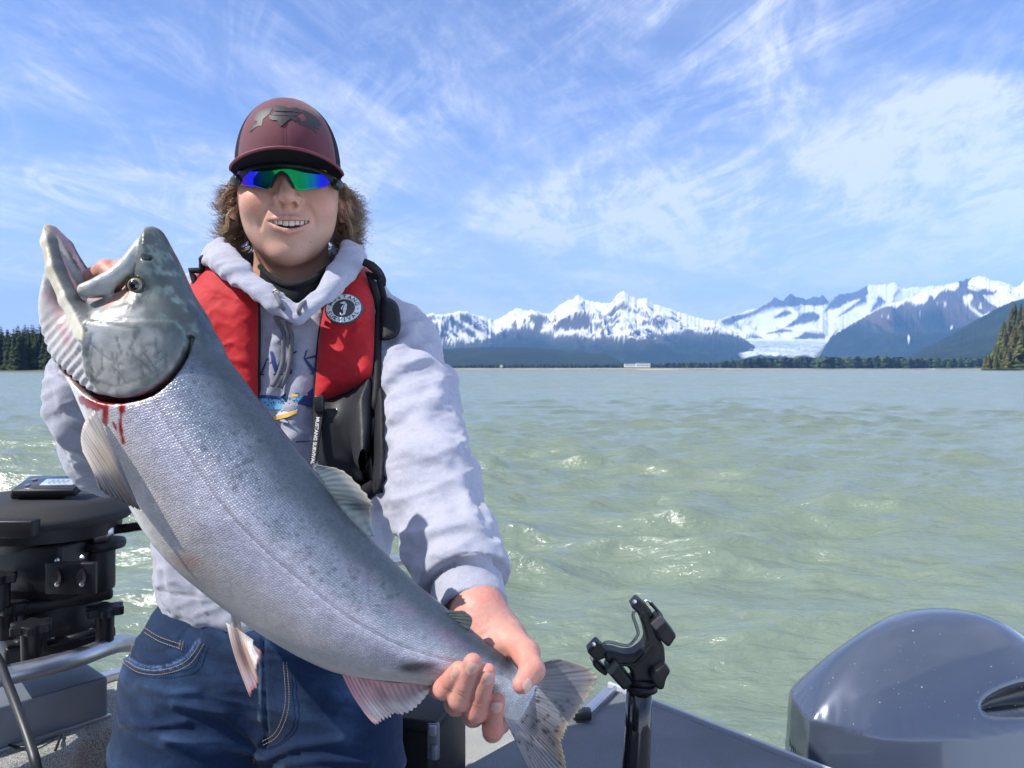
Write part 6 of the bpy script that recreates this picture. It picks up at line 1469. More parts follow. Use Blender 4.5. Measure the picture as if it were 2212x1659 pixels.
def fin(name, base, tip, cols, rays, seed, n_side=.0, fold=.003, jag=.05, mid=None, spots=0, thick=.0008, lift=None):
    """a fan of rays: base and tip are curves in the frame, cols(u, v) -> colour"""
    nu, nv = rays * 4 + 1, 26; bs = crom([(a, b, 0) for a, b in base], 12)[:, :2]; tp = crom([(a, b, 0) for a, b in tip], 12)[:, :2]
    rs = lambda c, n: np.stack([np.interp(np.linspace(0, 1, n), np.linspace(0, 1, len(c)), c[:, k]) for k in (0, 1)], 1)
    B_, T_ = rs(bs, nu), rs(tp, nu); u = np.linspace(0, 1, nu); s = np.linspace(0, 1, nv); rng = np.random.RandomState(seed)
    j = 1 - jag * np.abs(((u * rays) % 1) - .5) * 2 * (rng.rand(nu) * .6 + .4) - jag * .8 * (vn(np.stack([u * rays * .45, u * 0, u * 0], 1), seed) > .45)
    S_, I_ = np.meshgrid(s, np.arange(nu), indexing='ij'); S_, I_ = S_.ravel(), I_.ravel()
    xy = B_[I_] + (T_[I_] - B_[I_]) * (S_ * j[I_])[:, None]
    if mid is not None: xy = xy + np.array(mid)[None] * (np.sin(S_ * math.pi))[:, None]
    ph = (u[I_] * rays) % 1; ridge = np.cos((ph - .5) * 2 * math.pi) * .5 + .5
    nn = n_side + fold * np.sin(u[I_] * 9 + seed) * S_ + .0005 * ridge * (1 - .5 * S_)
    if lift is not None: nn = nn + lift(u[I_], S_)
    q = np.stack([(xy[:, 0] - CX) / F * FD, FD - nn, HC + (YH - xy[:, 1]) / F * FD], 1)
    c = cols(u[I_], S_); rb = fbm(np.stack([u[I_] * rays * 1.0, S_ * 3, S_ * 0], 1), 3, seed); c = c * (.84 + .24 * ridge + .34 * rb)[:, None]
    i, k = np.meshgrid(np.arange(nv - 1), np.arange(nu - 1), indexing='ij'); i, k = i.ravel(), k.ravel(); f = np.stack([i * nu + k, i * nu + k + 1, (i + 1) * nu + k + 1, (i + 1) * nu + k], 1)
    if spots:
        rg = np.random.RandomState(seed + 1)
        for _ in range(spots):
            a, b = rg.rand(), .08 + .8 * rg.rand(); px = B_[int(a * (nu - 1))] + (T_[int(a * (nu - 1))] - B_[int(a * (nu - 1))]) * b; r_ = 2.2 + 2.6 * rg.rand()
            c = lerp(c, np.array((.015, .015, .02)), ss(r_ * 1.2, r_ * .5, np.hypot(xy[:, 0] - px[0], (xy[:, 1] - px[1]) * 1.0)) * .8)
    o = np_mesh(name, q, f, MFIN, fish, np.clip(c, .004, .9)); md = o.modifiers.new('thick', 'SOLIDIFY'); md.thickness = thick; md.offset = 0; return o
def grad(*stops):
    def g(v):
        out = np.tile(np.array(stops[0][1], float), (len(v), 1))
        for (a, ca), (b, cb) in zip(stops, stops[1:]): out = lerp(out, np.array(cb), ss(a, b, v))
        return out
    return g
def fins():
    g = grad((0, (.12, .16, .17)), (.5, (.10, .13, .14)), (.85, (.22, .22, .20)), (1, (.42, .36, .28)))
    fin('dorsal_fin', [(678, 1008), (700, 1042), (735, 1092), (800, 1160)], [(690, 1006), (745, 1022), (806, 1080), (800, 1104), (806, 1162)], lambda u, v: g(v), 15, 3, .0, .006, .10, mid=(2, -3))
    g2 = grad((0, (.05, .07, .07)), (1, (.07, .085, .08)))
    fin('adipose_fin', [(960, 1318), (975, 1330), (988, 1342)], [(1000, 1316), (1020, 1334), (1014, 1358)], lambda u, v: g2(v), 5, 5, .004, .0, .0, thick=.004)
    g3 = grad((0, (.46, .42, .38)), (.40, (.33, .28, .23)), (.62, (.12, .11, .11)), (1, (.07, .06, .06)))
    fin('pectoral_fin', [(262, 880), (245, 905), (240, 935), (246, 962)], [(352, 1060), (364, 1078), (330, 1066), (290, 1036)], lambda u, v: lerp(g3(v), np.array((.10, .11, .12)), .55 * ss(.35, 0, u)), 13, 6, .050, .002, .04, mid=(12, 6), lift=lambda u, s_: .010 * np.sin(s_ * 2.4) + .006 * u)
    g4 = grad((0, (.60, .52, .46)), (.5, (.46, .30, .24)), (.9, (.50, .38, .36)), (1, (.60, .26, .22)))
    fin('pelvic_fin', [(512, 1326), (540, 1342), (568, 1362)], [(575, 1474), (584, 1440), (588, 1388)], lambda u, v: lerp(lerp(g4(v), np.array((.10, .055, .05)), .8 * np.exp(-((u - .35) / .14) ** 2) * ss(1, .5, v)), np.array((.58, .56, .52)), ss(.55, .9, u)), 10, 7, .028, .004, .06, mid=(-6, -4), lift=lambda u, s_: .012 * s_)
    fin('pelvic_fin', [(494, 1316), (502, 1320), (514, 1328)], [(548, 1440), (556, 1440), (562, 1420)], lambda u, v: grad((0, (.62, .58, .52)), (.8, (.56, .50, .48)), (1, (.50, .22, .20)))(v), 7, 8, -.006, .003, .05, mid=(-14, 4))
    g5 = grad((0, (.46, .24, .26)), (.4, (.48, .30, .31)), (.8, (.56, .52, .50)), (1, (.60, .50, .48)))
    fin('anal_fin', [(738, 1449), (790, 1462), (860, 1472), (938, 1474)], [(812, 1566), (846, 1548), (900, 1524), (938, 1482)], lambda u, v: lerp(lerp(g5(v), np.array((.44, .13, .15)), .5 * ss(.22, .0, u)), np.array((.10, .09, .10)), .55 * ss(.25, .8, u) * np.exp(-((v - .45) / .3) ** 2)), 17, 9, .003, .004, .07, mid=(-4, 4))
    g6 = grad((0, (.40, .40, .43)), (.3, (.17, .17, .19)), (.75, (.14, .14, .16)), (.93, (.22, .18, .15)), (1, (.42, .39, .24)))
    tl = lambda u, v: lerp(g6(v), np.array((.06, .06, .075)), .7 * ss(.14, .02, u) + .0 * v)
    fin('tail_fin', [(1122, 1446), (1138, 1478), (1138, 1510), (1128, 1535), (1104, 1548), (1086, 1540)], [(1206, 1424), (1300, 1462), (1262, 1520), (1228, 1560), (1216, 1600), (1230, 1668), (1226, 1735), (1160, 1700)], tl, 34, 10, .001, .007, .06, mid=(0, 0), spots=70, thick=.0012)
    # scaly flesh running onto the tail
fins()
# ---------------------------------------------------------------- the boat's stern corner
boat = empty('boat', (-.2, 1.6, .9), 'grey welded aluminium fishing boat with speckled non-skid side decks and a bent tube rail', 'boat')
def nonskid(name, base, speck, amt=.5, rough=.75):
    m = mat(name, base, rough, bump=((900, .9, .002), (260, .5, .002))); N, L = m.node_tree.nodes, m.node_tree.links; b = N['Principled BSDF']
    tc = N.new('ShaderNodeTexCoord'); v = N.new('ShaderNodeTexNoise'); v.inputs['Scale'].default_value = 520; v.inputs['Detail'].default_value = 2; L.new(tc.outputs['Object'], v.inputs['Vector'])
    g = N.new('ShaderNodeTexNoise'); g.inputs['Scale'].default_value = 9; g.inputs['Detail'].default_value = 5; L.new(tc.outputs['Object'], g.inputs['Vector'])
    r = N.new('ShaderNodeValToRGB'); r.color_ramp.elements[0].position = .38; r.color_ramp.elements[0].color = (*[c * .45 for c in base], 1); r.color_ramp.elements[1].position = .66; r.color_ramp.elements[1].color = (*speck, 1); L.new(v.outputs['Fac'], r.inputs[0])
    e = r.color_ramp.elements.new(.5); e.color = (*base, 1)
    mr = N.new('ShaderNodeMapRange'); mr.inputs[1].default_value = .3; mr.inputs[2].default_value = .7; mr.inputs[3].default_value = .80; mr.inputs[4].default_value = 1.12; L.new(g.outputs['Fac'], mr.inputs[0])
    x = N.new('ShaderNodeMix'); x.data_type = 'RGBA'; x.blend_type = 'MULTIPLY'; x.inputs[0].default_value = 1; L.new(r.outputs[0], x.inputs[6]); L.new(mr.outputs[0], x.inputs[7]); L.new(x.outputs[2], b.inputs['Base Color']); return m
MDECK = nonskid('speckled_nonskid', (.33, .335, .32), (.50, .50, .46)); MLID = nonskid('shaded_blue_nonskid', (.150, .168, .200), (.21, .23, .26))  # lid: the shade lying on it is put into its darker blue colour
MALU = mat('brushed_aluminium', (.50, .51, .53), .34, .9, noise=(30, .12), bump=(160, .15, .001)); MPAINT = mat('grey_painted_aluminium', (.17, .19, .22), .45, .3, noise=(14, .12), bump=(240, .12, .001)); MTRIM = mat('sunlit_edge_trim', (.42, .45, .50), .5)  # edge trim painted lighter to carry the sunlit edge of the lid
MHULL = mat('hull_grey', (.12, .14, .17), .4, .3)
E1 = np.array((.66, .75)); E1 /= np.linalg.norm(E1); E2 = np.array((E1[1], -E1[0]))
def BP(a, b): return np.array((-.836, 1.49)) + a * E1 + b * E2      # along the side deck, inboard
def slab(name, pts, z0, z1, m, parent, bev=.006): return prism_obj(name, [tuple(p) for p in pts], Matrix.Identity(4), z0, z1, m, parent, bev)
def boat_parts():
    zg = HC - .62
    slab('side_deck', [BP(-1.6, 0), BP(-1.6, .235), BP(-.17, .235), BP(-.10, .225), BP(-.055, .19), BP(-.02, .235), BP(.95, .235), BP(.95, 0)], zg - .10, zg, MDECK, boat, .012)
    slab('gunwale_cap', [BP(-1.6, -.028), BP(-1.6, -.002), BP(.98, -.002), BP(.98, -.028)], zg - .03, zg + .012, MALU, boat, .004)
    slab('hull_side', [BP(-1.6, -.02), BP(-1.6, .03), BP(.95, .03), BP(.95, -.02)], -.25, zg - .105, MHULL, boat, 0)
    slab('inner_liner', [BP(-1.6, .215), BP(-1.6, .232), BP(.95, .232), BP(.95, .215)], HC - 1.30, zg - .103, MPAINT, boat, 0)
    slab('cockpit_sole', [BP(-1.6, .24), BP(-1.6, 2.2), BP(.90, 2.2), BP(.90, .24)], HC - 1.36, HC - 1.30, MDECK, boat, 0)
    # stern deck behind his legs
    slab('stern_deck', [(-.56, 1.40), (-.30, 1.70), (.02, 1.78), (.228, 1.70), (.02, 1.38), (-.10, 1.10), (-.28, 1.16)], HC - .86, HC - .80, MDECK, boat, .006)
    A = np.array((.228, 1.82)); u = np.array((.675, -.738)); w = np.array((-.656, -.755))
    slab('engine_well_lid', [A, A + u * 1.5, A + u * 1.5 + w * .8, A + w * .8], HC - .79, HC - .75, MLID, boat, .006)
    n_u = np.array((u[1], -u[0])); n_u = -n_u if n_u @ w > 0 else n_u
    slab('lid_edge_trim', [A - u * .006 + n_u * .003, A + u * 1.5 + n_u * .003, A + u * 1.5 + n_u * .012, A - u * .006 + n_u * .012], HC - .80, HC - .743, MTRIM, boat, .002)
    slab('well_wall', [A + u * .01 + w * .01, A + u * 1.49 + w * .01, A + u * 1.49 + w * .79, A + w * .79 + u * .01], HC - 1.45, HC - .793, MPAINT, boat, 0)
    # short welded angle at the lid's outer corner
    c0, c1 = P(1312, 1484, 1.80), P(1256, 1532, 1.665); d = (c1 - c0)[:2]; d /= np.linalg.norm(d); nn = np.array((-d[1], d[0]))
    for k, (o_, wd, zz) in enumerate(((-.006, .022, .012), (.018, .006, .020))):
        a, b = c0[:2] + nn * o_, c1[:2] + nn * o_; slab('corner_angle', [a, b, b + nn * wd, a + nn * wd], c0[2] - .03, c0[2] + zz - .012, MALU, boat, .002)
    box_obj('hinge_block', P(1257, 1542, 1.64), (.020, .014, .010), mat('black_hinge', (.02, .022, .025), .5), boat, .004)
    # rail
    rail = [P(-260, 1530, 1.02), P(-60, 1476, 1.10), (P(80, 1444, 1.17)), P(172, 1419, 1.24), P(236, 1396, 1.31), P(275, 1390, 1.38), P(330, 1395, 1.50), P(420, 1370, 1.66), P(600, 1290, 1.80), P(780, 1225, 1.86), P(868, 1209, 1.90), P(905, 1212, 1.94), P(960, 1222, 1.98), P(985, 1260, 2.0), P(990, 1420, 2.0)]
    tube_obj('rail', crom(rail, 10), .0150, MALU, boat, 20)
    # mounting box under the downrigger
    z0, z1 = zg, P(174, 1405, 1.50)[2]
    slab('mounting_box', [BP(-.75, .018), BP(-.012, .018), BP(-.012, .165), BP(-.75, .165)], z0 - .002, z1, MPAINT, boat, .004)
    slab('weld_bead', [BP(-.75, .163), BP(-.008, .163), BP(-.008, .172), BP(-.75, .172)], z0 - .001, z0 + .006, MALU, boat, .002)
boat_parts()
def cabin():
    # unseen cabin added behind the camera to block sky fill and darken reflections
    def Q(a, b): return a * E1 + b * E2
    zf, zt = HC - 1.30, HC + .52; wall = mat('charcoal_cabin_paint', (.045, .050, .060), .5, noise=(8, .1)); gl = mat('tinted_window', (.010, .014, .018), .06, spec=.6)
    slab('added_cabin_wall', [Q(-1.16, -1.62), Q(-1.10, -1.62), Q(-1.10, .75), Q(-1.16, .75)], zf, zt, wall, boat, .004)
    slab('added_cabin_roof', [Q(-3.2, -1.66), Q(-.88, -1.66), Q(-.88, .80), Q(-3.2, .80)], zt + .003, zt + .06, MPAINT, boat, .01)
    for b0, b1 in ((-1.52, -.86), (.02, .66)): slab('added_cabin_window', [Q(-1.099, b0), Q(-1.090, b0), Q(-1.090, b1), Q(-1.099, b1)], HC - .35, HC + .38, gl, boat, .003)
    slab('added_cabin_door', [Q(-1.099, -.74), Q(-1.078, -.74), Q(-1.078, -.10), Q(-1.099, -.10)], zf + .05, HC + .45, mat('cabin_door_paint', (.075, .080, .088), .5), boat, .004)
    for b0, b1 in ((-1.66, -1.60), (.74, .80)): slab('added_cabin_side', [Q(-3.2, b0), Q(-1.163, b0), Q(-1.163, b1), Q(-3.2, b1)], zf, zt, wall, boat, .004)
cabin()
MBLACK = mat('black_plastic', (.0085, .009, .011), .45, spec=.3, noise=(40, .1), bump=((420, .25, .0008),)); MTEX = mat('textured_black_cover', (.026, .028, .031), .68, spec=.3, bump=((800, .8, .0014), (200, .2, .001)), noise=(300, .15)); MSTEEL = mat('stainless_steel', (.60, .61, .63), .25, 1.0)
def downrigger():
    rt = empty('downrigger', P(90, 1405, 1.40), 'black electric downrigger with a round lid and small display clamped beside the man', 'downrigger')
    Z = lambda x, y, d: P(x * .401, 993.7 + y * .401, d)
    c = P(88, 1108, 1.36); T = lambda z: Matrix.Translation((c[0], c[1], z)) @ Matrix.Diagonal((1.0, .84, 1, 1)); zc = c[2]
    lathe_obj('lid', [(.146, -.010), (.1500, -.005), (.1500, .002), (.146, .007), (.130, .024), (.120, .029), (.10, .031), (.0001, .032)], T(zc), MTEX, rt, 64)
    lathe_obj('lid_skirt', [(.132, -.034), (.134, -.012), (.140, -.010)], T(zc), MBLACK, rt, 64)
    lathe_obj('reel_housing', [(.094, -.150), (.098, -.140), (.100, -.055), (.118, -.036)], T(zc), MBLACK, rt, 48)
    R45 = Matrix.Rotation(math.radians(38), 3, 'Z')
    box_obj('latch', Z(45, 368, 1.22), (.045, .012, .014), MBLACK, rt, .003); box_obj('latch', Z(140, 365, 1.225), (.010, .014, .012), MBLACK, rt, .003)
    box_obj('housing_block', Z(270, 540, 1.33), (.066, .06, .040), MBLACK, rt, .006, Matrix.Rotation(math.radians(-8), 3, 'Z'))
    box_obj('bracket_plate', Z(385, 635, 1.245), (.040, .006, .026), MBLACK, rt, .003)
    for bx in (312, 445):
        o = lathe_obj('slot', [(.0075, 0), (.0075, .004), (.005, .004), (.0001, .001)], Matrix.Translation(Z(bx, 632, 1.236)) @ Matrix.Rotation(math.radians(90), 4, 'X') @ Matrix.Diagonal((1, 1.9, 1, 1)), mat('deep_black', (.004, .004, .005), .5), rt, 20)
        lathe_obj('bolt', [(.0042, 0), (.0042, .003), (.0001, .0042)], Matrix.Translation(Z(bx, 668, 1.232)) @ Matrix.Rotation(math.radians(90), 4, 'X'), MSTEEL, rt, 6)
        lathe_obj('bolt', [(.0036, 0), (.0036, .002), (.0001, .003)], Matrix.Translation(Z(bx - 2, 540 - (bx > 400) * 14, 1.25)) @ Matrix.Rotation(math.radians(60), 4, 'X'), MSTEEL, rt, 10)
    def cyl(n_, x, y0, y1, d, r, m=MBLACK, k=36):
        a, b = Z(x, y0, d), Z(x, y1, d); lathe_obj(n_, [(r * .96, b[2] - a[2]), (r, b[2] - a[2] + .004), (r, -.004), (r * .96, 0), (.0001, 0)], Matrix.Translation(a), m, rt, k)
    cyl('post', 520, 480, 690, 1.36, .030); cyl('pulley_cap', 545, 430, 470, 1.36, .040); cyl('neck_collar', 300, 500, 700, 1.36, .078); cyl('neck', 290, 730, 960, 1.36, .076)
    def plate(n_, cx, cy, hw, z_, th, d, m=MBLACK, ang=42): 
        q = Z(cx, cy, d); box_obj(n_, (q[0], q[1], z_ if z_ else q[2]), (hw, hw, th), m, rt, .008, Matrix.Rotation(math.radians(ang), 3, 'Z'), 3)
    plate('swivel_plate', 290, 715, .078, None, .011, 1.36); plate('base_block', 280, 965, .084, None, .026, 1.37); plate('base_top', 280, 905, .068, None, .010, 1.37)
    def star(x, y, d, r=.027):
        q = Z(x, y, d); pts = []
        for k in range(48): a = k / 48 * 2 * math.pi; rr = r * (1 + .20 * math.cos(6 * a)); pts.append((rr * math.cos(a), rr * math.sin(a)))
        o = prism_obj('clamp_knob', pts, Matrix.Translation(q), -.006, .008, MBLACK, rt, .002); lathe_obj('knob_stem', [(.014, -.05), (.015, -.006)], Matrix.Translation(q), MBLACK, o, 20)
    star(565, 812, 1.30); star(168, 902, 1.215); star(38, 795, 1.26); star(0, 640, 1.24, .022)
    for x_, y_, d in ((280, 968, 1.235), (498, 918, 1.255)): lathe_obj('bolt', [(.0052, 0), (.0052, .003), (.0001, .005)], Matrix.Translation(Z(x_, y_, d)) @ Matrix.Rotation(math.radians(90), 4, 'X'), MSTEEL, rt, 16)
    a, b = Z(265, 985, 1.232), Z(515, 925, 1.25); tube_obj('trim_bar', [a, (a + b) / 2 + (0, -.006, 0), b], .006, MBLACK, rt, 8)
    # display pod
    R = Matrix.Rotation(math.radians(3), 3, 'Z') @ Matrix.Rotation(math.radians(17), 3, 'X'); q = Z(280, 140, 1.335)
    pod = box_obj('display_pod', q, (.053, .030, .007), MBLACK, rt, .004, R); RR = np.array(R)
    box_obj('pod_foot', q + RR @ np.array((-.016, .004, -.009)), (.046, .024, .007), MTEX, rt, .004, R)
    f_ = lambda x, y, z: q + RR @ np.array((x, y, z))
    box_obj('screen', f_(.014, .0, .0073), (.028, .0125, .0008), mat('grey_lcd', (.34, .40, .46), .15, coat=.6), pod, .0004, R)
    box_obj('bezel', f_(0, 0, .0068), (.049, .026, .0006), mat('glossy_black', (.012, .013, .016), .12, coat=.6), pod, .0004, R)
    for k in (-1, 1): lathe_obj('button', [(.0048, 0), (.0046, .0014), (.0001, .0018)], Matrix.Translation(f_(-.034, k * .011, .0072)) @ R.to_4x4(), mat('grey_button', (.12, .13, .14), .5), pod, 20)
    # segment digits, dark on the lcd
    dm = mat('lcd_segment', (.10, .12, .14), .4)
    for k in range(4):
        for (dx, dy, hx_, hy_) in ((0, .006, .0018, .0005), (0, 0, .0018, .0005), (0, -.006, .0018, .0005), (.0022, .003, .0005, .0024), (-.0022, -.003, .0005, .0024)): box_obj('digit_segment', f_(.000 + k * .0085 + dx, dy, .0083), (hx_, hy_, .0002), dm, pod, 0, R)
    # boom end and its rope
    q0, q1 = Z(480, 385, 1.34), Z(612, 376, 1.36); v, f = tube(crom([q0, (q0 * 2 + q1) / 3, (q0 + q1 * 2) / 3, q1], 6), np.interp(np.arange(19), [0, 4, 12, 18], [.012, .024, .021, .009]), 20); o = np_mesh('boom_socket', v, f, MALU, rt)
    P0, P1 = Z(600, 378, 1.36), Z(800, 350, 1.40); n = 260; t = np.linspace(0, 1, n); c0 = P0[None] + (P1 - P0)[None] * t[:, None]; v, f = tube(c0, .0078 + .0011 * np.sin(t * 2 * math.pi * 22), 12); np_mesh('coiled_boom', v, f, MBLACK, rt)
downrigger()
def cables():
    m = mat('black_cable', (.012, .013, .015), .45)
    o = tube_obj('power_cable', crom([P(-60, 1380, 1.20), P(-10, 1415, 1.15), P(18, 1480, 1.08), P(45, 1550, 1.03), P(66, 1610, 1.0), P(80, 1665, .98), P(95, 1800, .97)], 8), .0062, m, None, 12); tag(o, 'thick black power cable hanging down in front of the side deck', 'cable')
    z = HC - .614
    def on(x, y): d = (HC - z) * F / (y - YH); return P(x, y, d)
    o = tube_obj('thin_wire', crom([on(-60, 1570), on(0, 1600), on(30, 1612), on(70, 1612), on(105, 1595), on(129, 1588), on(131, 1590), on(120, 1620)], 8), .0022, m, None, 8); tag(o, 'thin black wire lying in a loose loop on the speckled side deck', 'wire')
cables()
def rod_holder():
    D = 1.12; rt = empty('rod_holder', P(1374, 1900, D), 'black plastic rod holder cradle with a bent wire bail on a tall round post', 'rod holder')
    X = lambda x, y: (1209.7 + x * .2448, 1252.9 + y * .2448)
    W3 = lambda x, y, dd=0: P(*X(x, y), D + dd)
    M0 = Matrix(((1, 0, 0, 0), (0, 0, 1, D), (0, 1, 0, 0), (0, 0, 0, 1)))       # local xy -> world xz
    def o2(pts): return [(W3(a, b)[0], W3(a, b)[2]) for a, b in pts]
    def pr(name, pts, t0, t1, bev=.0025, parent=rt, m=MBLACK): return prism_obj(name, o2(pts), M0, t0, t1, m, parent, bev)
    tube_obj('post', [W3(700, 930), W3(690, 1300), W3(668, 1700), W3(640, 2600)], [.0185, .0190, .0205, .0215], mat('glossy_black_tube', (.010, .010, .012), .16, coat=.5), rt, 32)
    for y0, y1, r in ((850, 905, .0215), (905, 965, .0228)): tube_obj('collar', [W3(722, y0), W3(722, y1)], r, MBLACK, rt, 32)
    pr('yoke', [(640, 620), (560, 628), (470, 600), (400, 592), (370, 620), (395, 690), (470, 730), (560, 715), (620, 780), (632, 870), (660, 900), (815, 885), (850, 800), (915, 700), (905, 560), (850, 470), (800, 330), (755, 250), (700, 240), (690, 300), (728, 400), (748, 500), (720, 560)], -.016, .016, .004)
    pr('yoke_rib', [(470, 690), (570, 700), (640, 690), (720, 610), (790, 520), (800, 540), (735, 640), (655, 718), (580, 725), (480, 712)], -.019, -.010, .0015)
    pr('upper_jaw', [(672, 140), (750, 205), (818, 290), (760, 330), (690, 300), (668, 265), (610, 210)], -.013, .013, .003)
    pr('lower_jaw', [(318, 514), (405, 600), (400, 660), (330, 690), (272, 655), (230, 608)], -.013, .013, .003)
    pr('upper_pad', [(862, 265), (1005, 450), (935, 552), (850, 480), (770, 340)], -.024, .010, .004); pr('pad_face', [(862, 265), (905, 320), (815, 400), (770, 340)], -.027, -.020, .002, m=mat('worn_black_plastic', (.045, .043, .045), .35))
    pr('lower_pad', [(462, 652), (510, 700), (625, 860), (548, 928), (450, 820), (380, 740)], -.024, .010, .004); pr('pad_face', [(462, 652), (508, 694), (430, 785), (380, 740)], -.027, -.020, .002, m=mat('faded_black_plastic', (.030, .032, .036), .5))
    pr('upper_lever', [(805, 195), (915, 320), (905, 345), (840, 270), (785, 215)], .000, .018, .002); pr('lower_lever', [(290, 700), (330, 700), (425, 800), (400, 838), (330, 790), (285, 740)], -.008, .014, .003)
    pr('star_knob', [(890, 670), (945, 735), (900, 800), (885, 890), (838, 900), (800, 850), (760, 800), (765, 740), (830, 720)], -.032, -.012, .004)
    for pts in ([(372, 580), (400, 552), (440, 548), (540, 572), (600, 576), (640, 550), (682, 490), (688, 455), (668, 390), (645, 320), (648, 285), (668, 262)],): tube_obj('wire_bail', crom([W3(a, b, -.004) for a, b in pts], 6), .0023, mat('dark_steel_wire', (.20, .21, .23), .28, .9), rt, 10)
    tube_obj('wire_end', crom([W3(750, 190), W3(775, 178), W3(800, 195)], 5), .0020, MSTEEL, rt, 8); tube_obj('wire_end', crom([W3(290, 655), (W3(278, 680)), W3(292, 715)], 5), .0020, MSTEEL, rt, 8)
    for x, y in ((658, 190), (296, 566)): lathe_obj('screw', [(.0030, 0), (.0030, .0015), (.0001, .0022)], Matrix.Translation(W3(x, y, -.0135)) @ Matrix.Rotation(math.radians(90), 4, 'X'), MSTEEL, rt, 12)
rod_holder()
def cooler():
    rt = empty('storage_box', P(915, 1750, 1.34), 'black plastic storage box with a grey latch standing behind the man\'s leg', 'box')
    M = Matrix.Translation(P(905, 1640, 1.36)) @ Matrix.Rotation(math.radians(-14), 4, 'Z'); R = M.to_3x3()
    box_obj('box_shell', P(880, 1650, 1.38), (.085, .09, .125), MBLACK, rt, .016, R, 4); box_obj('lid', P(880, 1512, 1.38), (.089, .094, .012), MBLACK, rt, .006, R)
    lt = box_obj('latch', P(936, 1600, 1.272), (.010, .006, .030), mat('grey_latch', (.12, .13, .15), .4), rt, .003, R); box_obj('catch', P(934, 1578, 1.262), (.0065, .004, .008), mat('grey_catch', (.20, .21, .24), .35), lt, .002, R); box_obj('pull', P(938, 1625, 1.264), (.005, .004, .012), mat('grey_pull', (.16, .17, .2), .35), lt, .002, R)
cooler()
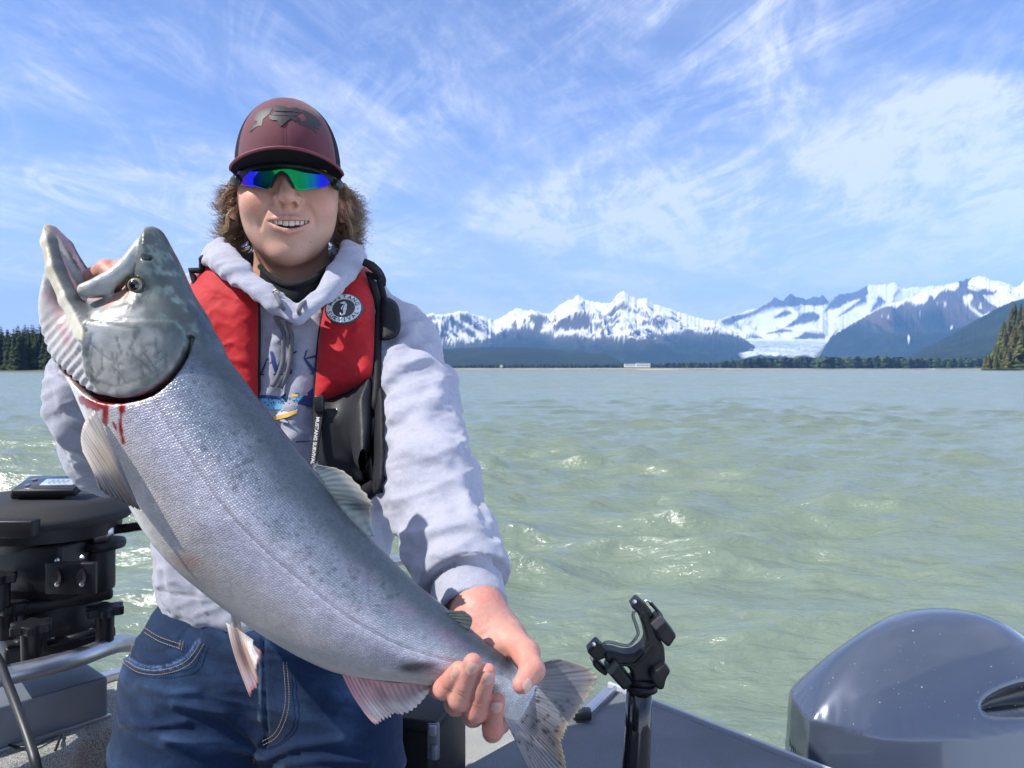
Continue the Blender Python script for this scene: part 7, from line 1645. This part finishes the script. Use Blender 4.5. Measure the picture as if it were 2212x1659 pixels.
# ---------------------------------------------------------------- outboard motor
def outboard():
    rt = empty('outboard_motor', (.86, 1.62, HC - 1.25), 'grey blue outboard motor cowling glossy with water spots and a dark air intake', 'outboard motor')
    PL = crom([(a, b, 0) for a, b in [(.577, 1.508), (.590, 1.482), (.649, 1.455), (.708, 1.440), (.85, 1.440), (.976, 1.458), (1.08, 1.50), (1.15, 1.60), (1.13, 1.72), (1.00, 1.82), (.82, 1.815), (.66, 1.70), (.584, 1.625)]], 3, True)[:, :2]
    zr = HC - .682
    _l = np.vstack([PL, PL[:1]]); _q = np.concatenate([[0], np.cumsum(np.linalg.norm(np.diff(_l, axis=0), axis=1))]); PLD = _q[-1] / 64; PLR = np.stack([np.interp((np.arange(64) + .5) * PLD, _q, _l[:, k]) for k in (0, 1)], 1)
    cr = crom([(a, b, 0) for a, b in [(1855, 1505), (1900, 1488), (1962, 1463), (2004, 1447), (2080, 1420), (2212, 1390), (2330, 1370)]], 4)[:, :2]
    def edge(x): return zr - .012 * ss(.58, .75, x) + .012 * ss(.8, 1.1, x)
    def fo(p):
        s = poly_sd(p[:, 0], p[:, 1], PL); S4 = 0
        for ax_, ay_ in PLR: S4 = S4 + 1.0 / ((p[:, 0] - ax_) ** 2 + (p[:, 1] - ay_) ** 2 + 1e-5) ** 2
        sd_ = np.minimum((2 * PLD * S4 / math.pi) ** (-1 / 3), np.maximum(-s, 0)); inn = np.clip(sd_ / .165, 0, 1) * ss(.50, .90, p[:, 0]) ** .35; h = .182 * np.clip(1 - (1 - inn) ** 1.75, 0, 1) ** .86
        px, py = proj(p); side = np.where(np.interp(px, cr[:, 0], cr[:, 1]) > py, 1, -1); dl = line_sd(px, py, cr) * p[:, 1] / F
        h = h + .0050 * np.exp(-dl / .022) * ss(1790, 1900, px)
        top = p[:, 2] - (edge(p[:, 0]) + h)
        flare = .03 * np.clip((zr - p[:, 2]) / .5, 0, 1)
        d = smax(s - flare, top * .86, .0035)
        return d
    # intake scoop cut into the near shoulder
    I0, I1 = [], []
    for x, y in ((2128, 1536), (2165, 1524), (2230, 1512), (2330, 1500)):
        dd = cast(fo, [x], [y], 1.2, 2.2, 60)[0]; I0.append(P(x, y, (1.5 if np.isnan(dd) else dd) + .004))
    I0 = crom(I0, 5); ri = np.linspace(0, 1, len(I0)) ** .7
    def fi(p):
        d = fo(p); d = smax(d, -sd_chain(p, I0 + (0, -.006, .006), (.010 + .030 * ri)), .010)
        return smax(d, -sd_chain(p, I0 + (0, .012, 0), (.0035 + .0210 * ri)), .002)
    v, f = surface(fi, np.arange(.54, 1.20, .0052), np.arange(1.40, 1.88, .0052), axis((HC - 1.25, HC - .80, .02), (HC - .80, HC - .45, .0052)), B=10, slack=1.6, pad=.01)
    paint = mat('grey_blue_metallic_paint', (.115, .150, .215), .24, .45, noise=(6, .05), coat=.5)
    N, L = paint.node_tree.nodes, paint.node_tree.links; b = N['Principled BSDF']; at = N.new('ShaderNodeAttribute'); at.attribute_name = 'Col'; L.new(at.outputs['Color'], b.inputs['Base Color'])
    col = np.tile(np.array((.082, .102, .145)), (len(v), 1)); e = fbm(v * 40, 3, 2); rng = np.random.RandomState(2); sp = np.zeros(len(v))
    cut = sd_chain(v, I0 + (0, .012, 0), (.0035 + .0210 * ri)); col = lerp(col, np.array((.006, .007, .009)), ss(.0030, .0005, cut))
    np_mesh('cowling', v, f, paint, rt, col)
    # dried spray spots and grit
    spots = mat('salt_spot', (.30, .33, .38), .6); parts = []
    sx, sy = rng.uniform(1740, 2210, 60), rng.uniform(1360, 1570, 60); sd_ = cast(fo, sx, sy, 1.3, 1.9, 50)
    for x, y, d in zip(sx, sy, sd_):
        if np.isnan(d): continue
        q = P(x, y, d - .0004); r = .0005 + .0013 * rng.rand() ** 3; a = np.arange(8) / 8 * 2 * math.pi; ring = q + np.stack([r * np.cos(a), 0 * a, r * np.sin(a) * .6], 1); ring[:, 1] += (ring[:, 2] - q[2]) * 1.2
        parts.append((np.vstack([ring, q + (0, -.0004, .0004)]), np.stack([np.arange(8), (np.arange(8) + 1) % 8, np.full(8, 8)], 1)))
    vv, ff = join_vf(parts); o = np_mesh('spray_spots', vv, ff, spots, rt); o['kind'] = 'stuff'
    # maker's lettering on the narrow end
    p0, p1 = np.array((.5765, 1.618)), np.array((.5735, 1.515)); ax = (p1 - p0) / np.linalg.norm(p1 - p0)
    M = Matrix(((ax[0], 0, -1, p0[0] - .004), (ax[1], 0, 0, p0[1]), (0, 1, 0, HC - .785), (0, 0, 0, 1)))
    text_on('YAMAHA', M @ Matrix.Translation((.012, 0, .004)), .026, .088, mat('silver_lettering', (.50, .52, .54), .4), rt)
    # lower case and leg down to the water
    box_obj('mid_case', (.90, 1.63, HC - 1.42), (.16, .12, .20), mat('motor_leg_grey', (.10, .12, .15), .4), rt, .03); box_obj('drive_leg', (.90, 1.66, -.05), (.07, .05, .45), mat('motor_leg_dark', (.09, .10, .13), .4), rt, .02)
    box_obj('clamp_bracket', (.72, 1.42, HC - 1.35), (.10, .08, .22), MBLACK, rt, .01)
outboard()
